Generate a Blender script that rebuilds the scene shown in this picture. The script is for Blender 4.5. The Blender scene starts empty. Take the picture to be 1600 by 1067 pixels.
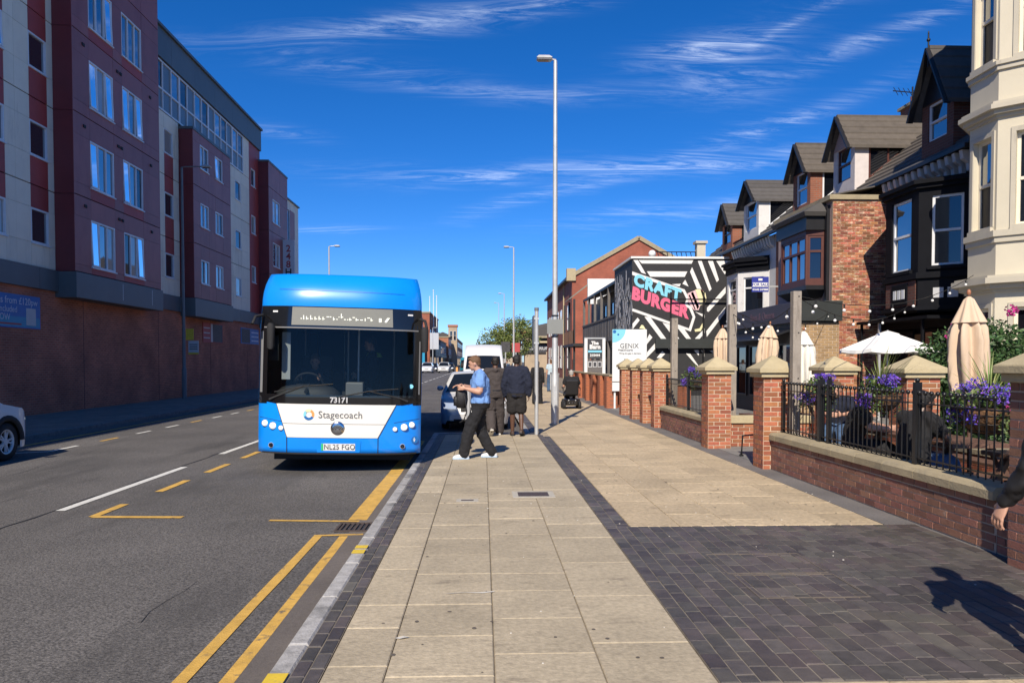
import bpy, math, random
from mathutils import Vector, Matrix
R = math.radians
S = bpy.context.scene
COL = S.collection
rnd = random.Random(11)

# ---------------------------------------------------------------- camera
cd = bpy.data.cameras.new('camera'); cam = bpy.data.objects.new('camera', cd); COL.objects.link(cam)
cd.sensor_fit = 'HORIZONTAL'; cd.sensor_width = 36.0; cd.lens = 27.0
cd.shift_y = 66.5 / 1600.0
cd.clip_start = 0.05; cd.clip_end = 3000
CAM = Vector((0, 0, 1.65))
_yaw = math.atan(45 / 1200); _pit = math.atan(35 / 1200)
cam.location = CAM
cam.rotation_euler = (R(90) - _pit, 0, -_yaw)
S.camera = cam

# ---------------------------------------------------------------- sky and sun
SUN_AZ, SUN_EL = 14.5, 40.0          # light travels towards +Y, 14.5 degrees to the right
wd = bpy.data.worlds.new('World'); S.world = wd; wd.use_nodes = True
wd.cycles.sampling_method = 'MANUAL'; wd.cycles.sample_map_resolution = 256
nt = wd.node_tree; N = nt.nodes; L = nt.links
N.clear()
out = N.new('ShaderNodeOutputWorld'); bg = N.new('ShaderNodeBackground')
sky = N.new('ShaderNodeTexSky'); sky.sky_type = 'NISHITA'; sky.sun_disc = False
sky.sun_elevation = R(SUN_EL); sky.sun_rotation = R(180 + SUN_AZ)
sky.air_density = 1.0; sky.dust_density = 0.0; sky.ozone_density = 5.0; sky.altitude = 2800
bg.inputs['Strength'].default_value = 0.112
tc = N.new('ShaderNodeTexCoord')
sep = N.new('ShaderNodeSeparateXYZ'); L.new(tc.outputs['Generated'], sep.inputs[0])
def wmath(op, a, b=None, c=None, clamp=False):
    n = N.new('ShaderNodeMath'); n.operation = op; n.use_clamp = clamp
    for i, v in enumerate((a, b, c)):
        if v is None: continue
        if isinstance(v, (int, float)): n.inputs[i].default_value = v
        else: L.new(v, n.inputs[i])
    return n.outputs[0]
zz = wmath('ADD', wmath('MAXIMUM', sep.outputs[2], 0.0), 0.13)
u = wmath('DIVIDE', sep.outputs[0], zz); v = wmath('DIVIDE', sep.outputs[1], zz)
comb = N.new('ShaderNodeCombineXYZ'); L.new(u, comb.inputs[0]); L.new(v, comb.inputs[1])
def wnoise(rot, scl, loc, scale, detail, dist, rough=0.6):
    m = N.new('ShaderNodeMapping'); m.inputs['Rotation'].default_value = (0, 0, R(rot)); m.inputs['Scale'].default_value = scl
    m.inputs['Location'].default_value = loc
    L.new(comb.outputs[0], m.inputs[0])
    n = N.new('ShaderNodeTexNoise'); n.inputs['Scale'].default_value = scale; n.inputs['Detail'].default_value = detail
    n.inputs['Distortion'].default_value = dist; n.inputs['Roughness'].default_value = rough
    L.new(m.outputs[0], n.inputs['Vector']); return n.outputs[0]
def wramp(x, a, b):
    n = N.new('ShaderNodeMapRange'); n.interpolation_type = 'SMOOTHSTEP'
    n.inputs['From Min'].default_value = a; n.inputs['From Max'].default_value = b
    L.new(x, n.inputs['Value']); return n.outputs[0]
# long cirrus streaks: azimuth, elevation, half length, half width (radians), tilt (degrees), amount
az = wmath('ARCTAN2', sep.outputs[0], sep.outputs[1]); el = wmath('ARCSINE', sep.outputs[2])
wisp = wnoise(12, (1.0, 5.5, 1), (3.1, 9.4, 0), 2.6, 7, 1.6, 0.72)
warp = wmath('MULTIPLY', wmath('SUBTRACT', wnoise(0, (1, 1, 1), (5, 1, 0), 1.6, 2, 0.4), 0.5), 0.045)
acc = 0.0
fine = wramp(wisp, 0.38, 0.80)
STREAKS = [(-.115,.400,.19,.011,9,.55),(.10,.435,.15,.010,10,.45),(.035,.333,.17,.008,-2,.40),(-.16,.354,.09,.007,0,.28),(.290,.367,.065,.014,4,.95),(.305,.335,.05,.020,0,.40),(.385,.385,.065,.005,20,.5),(.50,.365,.10,.008,13,.6),(.17,.242,.23,.010,2,.75),(.08,.208,.08,.007,12,.55),(.365,.285,.10,.008,14,.55),(.55,.435,.10,.016,8,.6),(-.195,.168,.045,.005,5,.5),(.245,.183,.12,.009,5,.42),(-.03,.237,.055,.007,-5,.35),(-.262,.275,.045,.007,-8,.35),(-.9,.5,.25,.02,10,.5),(1.2,.45,.25,.02,-8,.5),(2.4,.4,.3,.02,6,.5),(-2.2,.5,.3,.02,12,.5)]
for (a0, e0, l0, w0, tl, am) in STREAKS:
    c_, s_ = math.cos(R(tl)), math.sin(R(tl))
    da = wmath('SUBTRACT', az, a0); de = wmath('ADD', wmath('SUBTRACT', el, e0), warp)
    du = wmath('MULTIPLY_ADD', da, c_ / l0, wmath('MULTIPLY', de, s_ / l0)); dv = wmath('MULTIPLY_ADD', da, -s_ / w0, wmath('MULTIPLY', de, c_ / w0))
    g2 = wmath('MULTIPLY_ADD', du, du, wmath('MULTIPLY', dv, dv)); ge = wmath('EXPONENT', wmath('MULTIPLY', g2, -0.8))
    acc = wmath('MULTIPLY_ADD', wmath('MULTIPLY', ge, fine), am, acc)
cl = wmath('MULTIPLY', acc, 0.62, clamp=True)
hs = N.new('ShaderNodeHueSaturation'); hs.inputs['Saturation'].default_value = 1.28; hs.inputs['Value'].default_value = 1.0
L.new(sky.outputs[0], hs.inputs['Color'])
tint = N.new('ShaderNodeMix'); tint.data_type = 'RGBA'; tint.blend_type = 'MULTIPLY'; tint.inputs['Factor'].default_value = 1.0; tint.inputs['B'].default_value = (0.80, 0.87, 1.07, 1)
L.new(hs.outputs[0], tint.inputs['A'])
mx = N.new('ShaderNodeMix'); mx.data_type = 'RGBA'; mx.inputs['B'].default_value = (9.5, 10.5, 12.0, 1)
L.new(cl, mx.inputs['Factor']); L.new(tint.outputs['Result'], mx.inputs['A'])
L.new(mx.outputs['Result'], bg.inputs['Color']); L.new(bg.outputs[0], out.inputs[0])

sd = bpy.data.lights.new('sun', 'SUN'); sd.energy = 4.95; sd.angle = R(0.5); sd.color = (1.0, 0.90, 0.76)
sun = bpy.data.objects.new('sun', sd); COL.objects.link(sun)
_d = Vector((math.sin(R(SUN_AZ)) * math.cos(R(SUN_EL)), math.cos(R(SUN_AZ)) * math.cos(R(SUN_EL)), -math.sin(R(SUN_EL))))
sun.rotation_euler = _d.to_track_quat('-Z', 'Y').to_euler(); sun.location = (-10, -30, 30)
vs = S.view_settings; vs.view_transform = 'Standard'; vs.look = 'None'; vs.exposure = 0.28; vs.gamma = 1.0; vs.use_curve_mapping = False
S.cycles.max_bounces = 8; S.cycles.transparent_max_bounces = 12
S.cycles.use_denoising = True

# ---------------------------------------------------------------- helpers
W = {}
class MB:
    def __init__(s): s.v = []; s.f = []; s.sm = []; s.M = None
    def add(s, vs, fs, smooth=False):
        o = len(s.v)
        if s.M is not None: vs = [tuple(s.M @ Vector(p)) for p in vs]
        s.v += [tuple(p) for p in vs]; s.f += [tuple(i + o for i in f) for f in fs]; s.sm += [smooth] * len(fs); return s
    def box(s, x0, x1, y0, y1, z0, z1):
        return s.add([(x0,y0,z0),(x1,y0,z0),(x1,y1,z0),(x0,y1,z0),(x0,y0,z1),(x1,y0,z1),(x1,y1,z1),(x0,y1,z1)],
              [(0,3,2,1),(4,5,6,7),(0,1,5,4),(1,2,6,5),(2,3,7,6),(3,0,4,7)])
    def chbox(s, x0, x1, y0, y1, z0, z1, c=0.01):
        # box with a chamfer round its top
        return s.add([(x0,y0,z0),(x1,y0,z0),(x1,y1,z0),(x0,y1,z0),(x0,y0,z1-c),(x1,y0,z1-c),(x1,y1,z1-c),(x0,y1,z1-c),
                (x0+c,y0+c,z1),(x1-c,y0+c,z1),(x1-c,y1-c,z1),(x0+c,y1-c,z1)],
              [(0,3,2,1),(0,1,5,4),(1,2,6,5),(2,3,7,6),(3,0,4,7),(4,5,9,8),(5,6,10,9),(6,7,11,10),(7,4,8,11),(8,9,10,11)])
    def frustum(s, r0, z0, r1, z1):
        # r = (x0,x1,y0,y1)
        a, b = r0, r1
        return s.add([(a[0],a[2],z0),(a[1],a[2],z0),(a[1],a[3],z0),(a[0],a[3],z0),(b[0],b[2],z1),(b[1],b[2],z1),(b[1],b[3],z1),(b[0],b[3],z1)],
              [(0,3,2,1),(4,5,6,7),(0,1,5,4),(1,2,6,5),(2,3,7,6),(3,0,4,7)])
    def quad(s, *p): return s.add(list(p), [tuple(range(len(p)))])
    def prism(s, poly, vec):
        n = len(poly); vec = Vector(vec)
        a = [Vector(p) for p in poly]; b = [p + vec for p in a]
        return s.add(a + b, [tuple(range(n - 1, -1, -1)), tuple(range(n, 2 * n))] + [(i, (i + 1) % n, n + (i + 1) % n, n + i) for i in range(n)])
    def beam(s, p, q, w, h=None, up=(0, 0, 1)):
        p, q = Vector(p), Vector(q); d = (q - p).normalized(); up = Vector(up)
        if abs(d.dot(up)) > 0.98: up = Vector((1, 0, 0))
        x = d.cross(up).normalized() * w / 2; y = x.normalized().cross(d) * (h or w) / 2
        vs = [p - x - y, p + x - y, p + x + y, p - x + y, q - x - y, q + x - y, q + x + y, q - x + y]
        return s.add(vs, [(0,3,2,1),(4,5,6,7),(0,1,5,4),(1,2,6,5),(2,3,7,6),(3,0,4,7)])
    def tube(s, pts, r, n=8, smooth=True, flat=1.0, up=(0.13, 0.21, 1)):
        pts = [Vector(p) for p in pts]; k = len(pts)
        rr = r if isinstance(r, (list, tuple)) else [r] * k
        vs = []; up = Vector(up)
        for i, p in enumerate(pts):
            d = (pts[min(i + 1, k - 1)] - pts[max(i - 1, 0)]).normalized()
            a = d.cross(up)
            if a.length < 1e-3: a = d.cross(Vector((1, 0, 0)))
            a.normalize(); b = d.cross(a)
            for j in range(n):
                t = 2 * math.pi * j / n
                vs.append(p + a * math.cos(t) * rr[i] + b * math.sin(t) * rr[i] * flat)
        fs = [(i * n + j, i * n + (j + 1) % n, (i + 1) * n + (j + 1) % n, (i + 1) * n + j) for i in range(k - 1) for j in range(n)]
        s.add(vs, fs, smooth); s.add([vs[j] for j in range(n)], [tuple(range(n - 1, -1, -1))]); s.add(vs[-n:], [tuple(range(n))]); return s
    def loft(s, rings, smooth=True, cap=True):
        n = len(rings[0]); k = len(rings)
        vs = [p for r in rings for p in r]
        s.add(vs, [(i * n + j, i * n + (j + 1) % n, (i + 1) * n + (j + 1) % n, (i + 1) * n + j) for i in range(k - 1) for j in range(n)], smooth)
        if cap: s.add(rings[0], [tuple(range(n - 1, -1, -1))]); s.add(rings[-1], [tuple(range(n))])
        return s
    def grid(s, rows, smooth=True):
        n = len(rows[0]); k = len(rows)
        return s.add([p for r in rows for p in r], [(i * n + j, i * n + j + 1, (i + 1) * n + j + 1, (i + 1) * n + j) for i in range(k - 1) for j in range(n - 1)], smooth)
    def ell(s, c, r, nu=14, nv=9, smooth=True):
        r = r if isinstance(r, (list, tuple)) else (r, r, r); c = Vector(c)
        rings = []
        for i in range(1, nv):
            a = math.pi * i / nv - math.pi / 2
            rings.append([c + Vector((r[0]*math.cos(a)*math.cos(2*math.pi*j/nu), r[1]*math.cos(a)*math.sin(2*math.pi*j/nu), r[2]*math.sin(a))) for j in range(nu)])
        vs = [p for q in rings for p in q] + [c - Vector((0,0,r[2])), c + Vector((0,0,r[2]))]
        k = len(rings); b = k * nu
        fs = [(i*nu+j, i*nu+(j+1)%nu, (i+1)*nu+(j+1)%nu, (i+1)*nu+j) for i in range(k-1) for j in range(nu)]
        fs += [(b, (j+1)%nu, j) for j in range(nu)] + [(b+1, (k-1)*nu+j, (k-1)*nu+(j+1)%nu) for j in range(nu)]
        return s.add(vs, fs, smooth)
    def lathe(s, prof, n=16, c=(0, 0, 0), mod=None, smooth=True, cap=True):
        c = Vector(c); rings = []
        for (r, z) in prof:
            rings.append([c + Vector((math.cos(2*math.pi*j/n), math.sin(2*math.pi*j/n), 0)) * (r * (mod(j, z) if mod else 1)) + Vector((0, 0, z)) for j in range(n)])
        return s.loft(rings, smooth, cap)
    def mesh(s, name):
        me = bpy.data.meshes.new(name); me.from_pydata(s.v, [], s.f)
        me.polygons.foreach_set('use_smooth', s.sm); me.update(); return me
    def build(s, name, mat, parent=None, local=False, bev=0, kind=None):
        return obj(name, s.mesh(name), mat, parent, local, bev, kind)

def obj(name, me, mat, parent=None, local=False, bev=0, kind=None):
    if mat is not None and not me.materials: me.materials.append(mat)
    o = bpy.data.objects.new(name, me); COL.objects.link(o)
    pm = W[parent] if parent is not None else Matrix()
    if parent is not None:
        o.parent = parent
        o.matrix_local = Matrix() if local else pm.inverted()
    W[o] = pm.copy() if local else Matrix()
    if bev:
        m = o.modifiers.new('bevel', 'BEVEL'); m.width = bev; m.segments = 2; m.limit_method = 'ANGLE'; m.angle_limit = R(40)
    if kind: o['kind'] = kind
    return o
def place(me, name, parent, M):
    # one more object sharing a mesh, at world matrix M
    o = bpy.data.objects.new(name, me); COL.objects.link(o)
    if parent is not None: o.parent = parent; o.matrix_local = W[parent].inverted() @ M
    else: o.matrix_local = M
    W[o] = M; return o
def tag(o, label, cat, group=None):
    o['label'] = label; o['category'] = cat
    if group: o['group'] = group
    return o
def thing(name, label, cat, loc=(0, 0, 0), rz=0, group=None, M=None):
    o = bpy.data.objects.new(name, None); COL.objects.link(o); o.empty_display_size = 0.2
    m = M or (Matrix.Translation(loc) @ Matrix.Rotation(R(rz), 4, 'Z'))
    o.matrix_local = m; W[o] = m
    return tag(o, label, cat, group)
def structure(o): o['kind'] = 'structure'; return o
FOLD = bpy.data.textures.new('cloth_folds', 'CLOUDS'); FOLD.noise_scale = 0.075; FOLD.noise_depth = 1
def voxel(mb, name, mat, parent, size=0.012, smooth=4, local=True, fold=0):
    o = mb.build(name, mat, parent, local)
    m = o.modifiers.new('remesh', 'REMESH'); m.mode = 'VOXEL'; m.voxel_size = size; m.use_smooth_shade = True
    if fold:
        d_ = o.modifiers.new('folds', 'DISPLACE'); d_.texture = FOLD; d_.strength = fold; d_.mid_level = 0.5; d_.texture_coords = 'GLOBAL'
    if smooth: q = o.modifiers.new('smooth', 'SMOOTH'); q.factor = 0.5; q.iterations = smooth
    return o
TEXTS = []
def text(s, size, M, mat, parent, name='lettering', bold=0.0, ext=0.002, align='CENTER', shear=0, sx=1.0, space=1.0):
    cu = bpy.data.curves.new(name, 'FONT'); cu.body = s; cu.size = size; cu.extrude = ext; cu.offset = bold
    cu.align_x = align; cu.align_y = 'CENTER'; cu.shear = shear; cu.resolution_u = 3; cu.space_character = space
    o = bpy.data.objects.new('tmp_text', cu); COL.objects.link(o)
    TEXTS.append((o, name, mat, parent, M @ Matrix.Diagonal((sx, 1, 1, 1)))); return o
def flush_text():
    bpy.context.view_layer.update(); dg = bpy.context.evaluated_depsgraph_get()
    made = [(bpy.data.meshes.new_from_object(o.evaluated_get(dg)), o, n, m, p, M) for (o, n, m, p, M) in TEXTS]
    for me, o, n, m, p, M in made:
        me.name = n; me.transform(M); me.materials.clear(); me.materials.append(m)
        q = bpy.data.objects.new(n, me); COL.objects.link(q); q.parent = p; q.matrix_local = W[p].inverted(); W[q] = Matrix()
        cu = o.data; bpy.data.objects.remove(o); bpy.data.curves.remove(cu)
def frame(o, x, y, z=None):
    # matrix whose local x,y(,z) axes are the given world directions
    x = Vector(x).normalized(); y = Vector(y).normalized(); z = Vector(z).normalized() if z else x.cross(y)
    m = Matrix((x, y, z)).transposed().to_4x4(); m.translation = Vector(o); return m
def fy(x, y, z): return frame((x, y, z), (1, 0, 0), (0, 0, 1))      # text facing -Y
def fxn(x, y, z): return frame((x, y, z), (0, -1, 0), (0, 0, 1))    # text facing -X
def fxp(x, y, z): return frame((x, y, z), (0, 1, 0), (0, 0, 1))     # text facing +X

# ---------------------------------------------------------------- materials
MATS = {}
def mat(name, col, rough=0.6, var=0.12, vs=2.0, bump=0.0, bs=60.0, metal=0.0, rv=0.0, spec=0.5, coat=0.0, stain=None, emit=0, hue=0.0, det=5.0, vs2=None, rng=(0.25, 0.75)):
    """Principled; noise variation in world space, per-piece variation rv, optional stain=(col, scale, lo, hi)."""
    if name in MATS: return MATS[name]
    m = bpy.data.materials.new(name); m.use_nodes = True; MATS[name] = m
    t = m.node_tree; n = t.nodes; l = t.links; b = n['Principled BSDF']
    b.inputs['Roughness'].default_value = rough; b.inputs['Metallic'].default_value = metal; b.inputs['Specular IOR Level'].default_value = spec
    if coat: b.inputs['Coat Weight'].default_value = coat; b.inputs['Coat Roughness'].default_value = 0.05
    c = tuple(col) + (1,)
    g = n.new('ShaderNodeNewGeometry')
    src = None
    if var:
        no = n.new('ShaderNodeTexNoise'); no.inputs['Scale'].default_value = vs; no.inputs['Detail'].default_value = det; no.inputs['Roughness'].default_value = 0.65
        l.new(g.outputs['Position'], no.inputs['Vector'])
        mr = n.new('ShaderNodeMapRange'); mr.inputs['From Min'].default_value = rng[0]; mr.inputs['From Max'].default_value = rng[1]
        l.new(no.outputs[0], mr.inputs['Value'])
        x = n.new('ShaderNodeMix'); x.data_type = 'RGBA'
        x.inputs['A'].default_value = tuple(k * (1 - var) for k in col) + (1,); x.inputs['B'].default_value = tuple(min(k * (1 + var), 1) for k in col) + (1,)
        l.new(mr.outputs[0], x.inputs['Factor']); src = x.outputs['Result']
    if vs2:
        no = n.new('ShaderNodeTexNoise'); no.inputs['Scale'].default_value = vs2[0]; no.inputs['Detail'].default_value = 3
        l.new(g.outputs['Position'], no.inputs['Vector'])
        mr = n.new('ShaderNodeMapRange'); mr.inputs['From Min'].default_value = 0.3; mr.inputs['From Max'].default_value = 0.7
        mr.inputs['To Min'].default_value = 1 - vs2[1]; mr.inputs['To Max'].default_value = 1 + vs2[1]
        l.new(no.outputs[0], mr.inputs['Value'])
        h = n.new('ShaderNodeHueSaturation'); l.new(mr.outputs[0], h.inputs['Value'])
        if src: l.new(src, h.inputs['Color'])
        else: h.inputs['Color'].default_value = c
        src = h.outputs[0]
    if stain:
        no = n.new('ShaderNodeTexNoise'); no.inputs['Scale'].default_value = stain[1]; no.inputs['Detail'].default_value = 7; no.inputs['Roughness'].default_value = 0.7
        mp = n.new('ShaderNodeMapping'); mp.inputs['Scale'].default_value = stain[4] if len(stain) > 4 else (1, 1, 1)
        l.new(g.outputs['Position'], mp.inputs[0]); l.new(mp.outputs[0], no.inputs['Vector'])
        mr = n.new('ShaderNodeMapRange'); mr.inputs['From Min'].default_value = stain[2]; mr.inputs['From Max'].default_value = stain[3]
        l.new(no.outputs[0], mr.inputs['Value'])
        x = n.new('ShaderNodeMix'); x.data_type = 'RGBA'; x.inputs['B'].default_value = tuple(stain[0]) + (1,)
        l.new(mr.outputs[0], x.inputs['Factor'])
        if src: l.new(src, x.inputs['A'])
        else: x.inputs['A'].default_value = c
        src = x.outputs['Result']
    if rv:
        oi = n.new('ShaderNodeObjectInfo')
        a = n.new('ShaderNodeMath'); a.operation = 'ADD'; l.new(oi.outputs['Random'], a.inputs[0]); l.new(g.outputs['Random Per Island'], a.inputs[1])
        f = n.new('ShaderNodeMath'); f.operation = 'FRACT'; l.new(a.outputs[0], f.inputs[0])
        mr = n.new('ShaderNodeMapRange'); mr.inputs['To Min'].default_value = 1 - rv; mr.inputs['To Max'].default_value = 1 + rv
        l.new(f.outputs[0], mr.inputs['Value'])
        h = n.new('ShaderNodeHueSaturation'); l.new(mr.outputs[0], h.inputs['Value'])
        if hue:
            a2 = n.new('ShaderNodeMath'); a2.operation = 'MULTIPLY'; l.new(f.outputs[0], a2.inputs[0]); a2.inputs[1].default_value = 7.31
            f2 = n.new('ShaderNodeMath'); f2.operation = 'FRACT'; l.new(a2.outputs[0], f2.inputs[0])
            m2 = n.new('ShaderNodeMapRange'); m2.inputs['To Min'].default_value = 0.5 - hue; m2.inputs['To Max'].default_value = 0.5 + hue
            l.new(f2.outputs[0], m2.inputs['Value']); l.new(m2.outputs[0], h.inputs['Hue'])
        if src: l.new(src, h.inputs['Color'])
        else: h.inputs['Color'].default_value = c
        src = h.outputs[0]
    if src: l.new(src, b.inputs['Base Color'])
    else: b.inputs['Base Color'].default_value = c
    if bump:
        no = n.new('ShaderNodeTexNoise'); no.inputs['Scale'].default_value = bs; no.inputs['Detail'].default_value = 4
        l.new(g.outputs['Position'], no.inputs['Vector'])
        bp = n.new('ShaderNodeBump'); bp.inputs['Strength'].default_value = bump; bp.inputs['Distance'].default_value = 0.02
        l.new(no.outputs[0], bp.inputs['Height']); l.new(bp.outputs[0], b.inputs['Normal'])
    if emit: b.inputs['Emission Color'].default_value = c; b.inputs['Emission Strength'].default_value = emit
    return m
def brickmat(name, c1, c2, mortar, axis='y', w=0.225, h=0.075, ms=0.010, bump=0.5, dirt=0.2):
    """brick courses on a wall running along axis ('x' or 'y')."""
    if name in MATS: return MATS[name]
    m = bpy.data.materials.new(name); m.use_nodes = True; MATS[name] = m
    t = m.node_tree; n = t.nodes; l = t.links; b = n['Principled BSDF']; b.inputs['Roughness'].default_value = 0.85
    g = n.new('ShaderNodeNewGeometry'); sp = n.new('ShaderNodeSeparateXYZ'); l.new(g.outputs['Position'], sp.inputs[0])
    cb = n.new('ShaderNodeCombineXYZ'); l.new(sp.outputs[0 if axis == 'x' else 1], cb.inputs[0]); l.new(sp.outputs[2], cb.inputs[1])
    br = n.new('ShaderNodeTexBrick'); l.new(cb.outputs[0], br.inputs['Vector'])
    br.inputs['Color1'].default_value = tuple(c1) + (1,); br.inputs['Color2'].default_value = tuple(c2) + (1,); br.inputs['Mortar'].default_value = tuple(mortar) + (1,)
    br.inputs['Scale'].default_value = 1; br.inputs['Brick Width'].default_value = w; br.inputs['Row Height'].default_value = h
    br.inputs['Mortar Size'].default_value = ms; br.inputs['Mortar Smooth'].default_value = 0.2
    no = n.new('ShaderNodeTexNoise'); no.inputs['Scale'].default_value = 0.8; no.inputs['Detail'].default_value = 6; l.new(g.outputs['Position'], no.inputs['Vector'])
    mr = n.new('ShaderNodeMapRange'); mr.inputs['From Min'].default_value = 0.3; mr.inputs['From Max'].default_value = 0.7; mr.inputs['To Min'].default_value = 1 - dirt; mr.inputs['To Max'].default_value = 1 + dirt
    l.new(no.outputs[0], mr.inputs['Value'])
    h_ = n.new('ShaderNodeHueSaturation'); l.new(mr.outputs[0], h_.inputs['Value']); l.new(br.outputs['Color'], h_.inputs['Color']); l.new(h_.outputs[0], b.inputs['Base Color'])
    bp = n.new('ShaderNodeBump'); bp.inputs['Strength'].default_value = bump; bp.inputs['Distance'].default_value = 0.01; bp.invert = True
    l.new(br.outputs['Fac'], bp.inputs['Height']); l.new(bp.outputs[0], b.inputs['Normal'])
    return m
def glassmat(name, tint=(0.012, 0.014, 0.018), fres=1.45, extra=0.06, rough=0.02, thru=0.0, wob=0.0):
    """window pane: sky reflection by Fresnel over a dark room, thru = share of real transparency."""
    if name in MATS: return MATS[name]
    m = bpy.data.materials.new(name); m.use_nodes = True; MATS[name] = m
    t = m.node_tree; n = t.nodes; l = t.links; n.remove(n['Principled BSDF']); o = n['Material Output']
    gl = n.new('ShaderNodeBsdfGlossy'); gl.inputs['Roughness'].default_value = rough; gl.inputs['Color'].default_value = (0.95, 0.97, 1, 1)
    di = n.new('ShaderNodeBsdfDiffuse'); di.inputs['Color'].default_value = tuple(tint) + (1,)
    base = di.outputs[0]
    if thru:
        tr = n.new('ShaderNodeBsdfTransparent'); tr.inputs['Color'].default_value = (0.8, 0.86, 0.86, 1)
        mm = n.new('ShaderNodeMixShader'); mm.inputs[0].default_value = thru; l.new(di.outputs[0], mm.inputs[1]); l.new(tr.outputs[0], mm.inputs[2]); base = mm.outputs[0]
    fr = n.new('ShaderNodeFresnel'); fr.inputs['IOR'].default_value = fres
    ad = n.new('ShaderNodeMath'); ad.operation = 'ADD'; ad.use_clamp = True; ad.inputs[1].default_value = extra; l.new(fr.outputs[0], ad.inputs[0])
    mx = n.new('ShaderNodeMixShader'); l.new(ad.outputs[0], mx.inputs[0]); l.new(base, mx.inputs[1]); l.new(gl.outputs[0], mx.inputs[2]); l.new(mx.outputs[0], o.inputs['Surface'])
    if wob:
        no = n.new('ShaderNodeTexNoise'); no.inputs['Scale'].default_value = 1.5
        bp = n.new('ShaderNodeBump'); bp.inputs['Strength'].default_value = wob; bp.inputs['Distance'].default_value = 0.05; l.new(no.outputs[0], bp.inputs['Height']); l.new(bp.outputs[0], gl.inputs['Normal'])
    return m
G_WIN = glassmat('window_glass', extra=0.28, wob=0.05)
G_DARK = glassmat('dark_glass', tint=(0.006, 0.007, 0.010), extra=0.05)
G_CAR = glassmat('vehicle_glass', tint=(0.01, 0.012, 0.013), extra=0.03)
G_THRU = glassmat('windscreen_glass', tint=(0.004, 0.005, 0.006), extra=0.0, thru=0.80, fres=1.33)
BLACK = mat('black_paint', (0.012, 0.012, 0.014), 0.45, 0.2, 6)
WHITE = mat('white_paint', (0.78, 0.78, 0.76), 0.5, 0.05, 4)
UPVC = mat('white_frame', (0.72, 0.73, 0.74), 0.4, 0.05, 4)
IRON = mat('black_iron', (0.012, 0.012, 0.013), 0.35, 0.2, 20)
GALV = mat('galvanised_steel', (0.52, 0.53, 0.53), 0.45, 0.12, 5, metal=0.35)
# ================================================================ ground, road, pavements
ASPH = mat('asphalt', (0.108, 0.100, 0.092), 0.85, 0.66, 52, bump=0.55, bs=70, det=5, rng=(0.34, 0.66), vs2=(0.5, 0.20), stain=((0.058, 0.054, 0.050), 0.75, 0.52, 0.70, (1.0, 0.18, 1)))
GUTTER = mat('gutter_strip', (0.13, 0.112, 0.098), 0.85, 0.2, 30, bump=0.3, bs=80, vs2=(1.2, 0.15))
STONE = mat('tan_paving_stone', (0.41, 0.345, 0.24), 0.8, 0.20, 24.0, bump=0.25, bs=45, rv=0.10, rng=(0.32, 0.68), det=8, vs2=(1.7, 0.11), stain=((0.20, 0.165, 0.118), 5.5, 0.57, 0.74, (.45, 1, 1)))
STONE2 = mat('pale_paving_stone', (0.46, 0.365, 0.235), 0.8, 0.24, 20.0, bump=0.25, bs=45, rv=0.12, rng=(0.32, 0.68), det=8, vs2=(1.4, 0.11), stain=((0.24, 0.185, 0.118), 5.0, 0.57, 0.74, (.45, 1, 1)))
JOINT = mat('joint_sand', (0.22, 0.18, 0.13), 0.95, 0.3, 12, bump=0.3)
JOINTP = mat('pale_joint', (0.26, 0.22, 0.165), 0.95, 0.3, 12, bump=0.3)
BLUEB = mat('blue_black_brick', (0.078, 0.068, 0.062), 0.6, 0.3, 12, bump=0.2, bs=70, rv=0.26, hue=0.04, vs2=(0.7, 0.20), stain=((0.125, 0.104, 0.085), 1.0, 0.48, 0.70))
KERBM = mat('kerb_granite', (0.36, 0.35, 0.335), 0.8, 0.30, 14, bump=0.35, bs=60, rv=0.12, stain=((0.13, 0.125, 0.12), 2.2, 0.5, 0.68))
DKERB = mat('old_kerb_stone', (0.15, 0.145, 0.14), 0.85, 0.3, 8, bump=0.3, rv=0.12)
YEL = mat('yellow_line_paint', (0.60, 0.36, 0.075), 0.75, 0.25, 7, bump=0.3, bs=100, stain=((0.17, 0.135, 0.09), 9, 0.57, 0.69))
YELB = mat('kerb_yellow_paint', (0.68, 0.48, 0.04), 0.7, 0.15, 9, stain=((0.3, 0.25, 0.12), 7, 0.58, 0.7))
WHT = mat('white_line_paint', (0.66, 0.65, 0.60), 0.75, 0.15, 9, bump=0.3, bs=100, stain=((0.2, 0.19, 0.175), 9, 0.57, 0.67))
FLAG = mat('grey_flagstone', (0.22, 0.175, 0.14), 0.9, 0.2, 3, bump=0.2, rv=0.1)
FARG = mat('far_ground', (0.16, 0.15, 0.14), 0.95, 0.3, 0.2)

structure(MB().quad((-1500,-400,-0.3),(1500,-400,-0.3),(1500,2500,-0.3),(-1500,2500,-0.3)).build('ground', FARG))
RZ = -0.10
rows = []
for yy in [-25] + list(range(-20, 120, 4)) + [140, 180, 240, 320, 420]:
    rows.append([(xx, yy, RZ - 0.004 * ((xx + 5.2) / 4) ** 2) for xx in (-10.35, -9, -7.2, -5.2, -3.2, -1.8, -0.9, 1.08)])
road = structure(MB().grid(rows).build('road', ASPH))
def road_z(x): return RZ - 0.004 * ((x + 5.2) / 4) ** 2 + 0.006
structure(MB().box(-1.38, -1.13, -20, 17.5, -0.2, -0.099).build('gutter', GUTTER))

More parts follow.
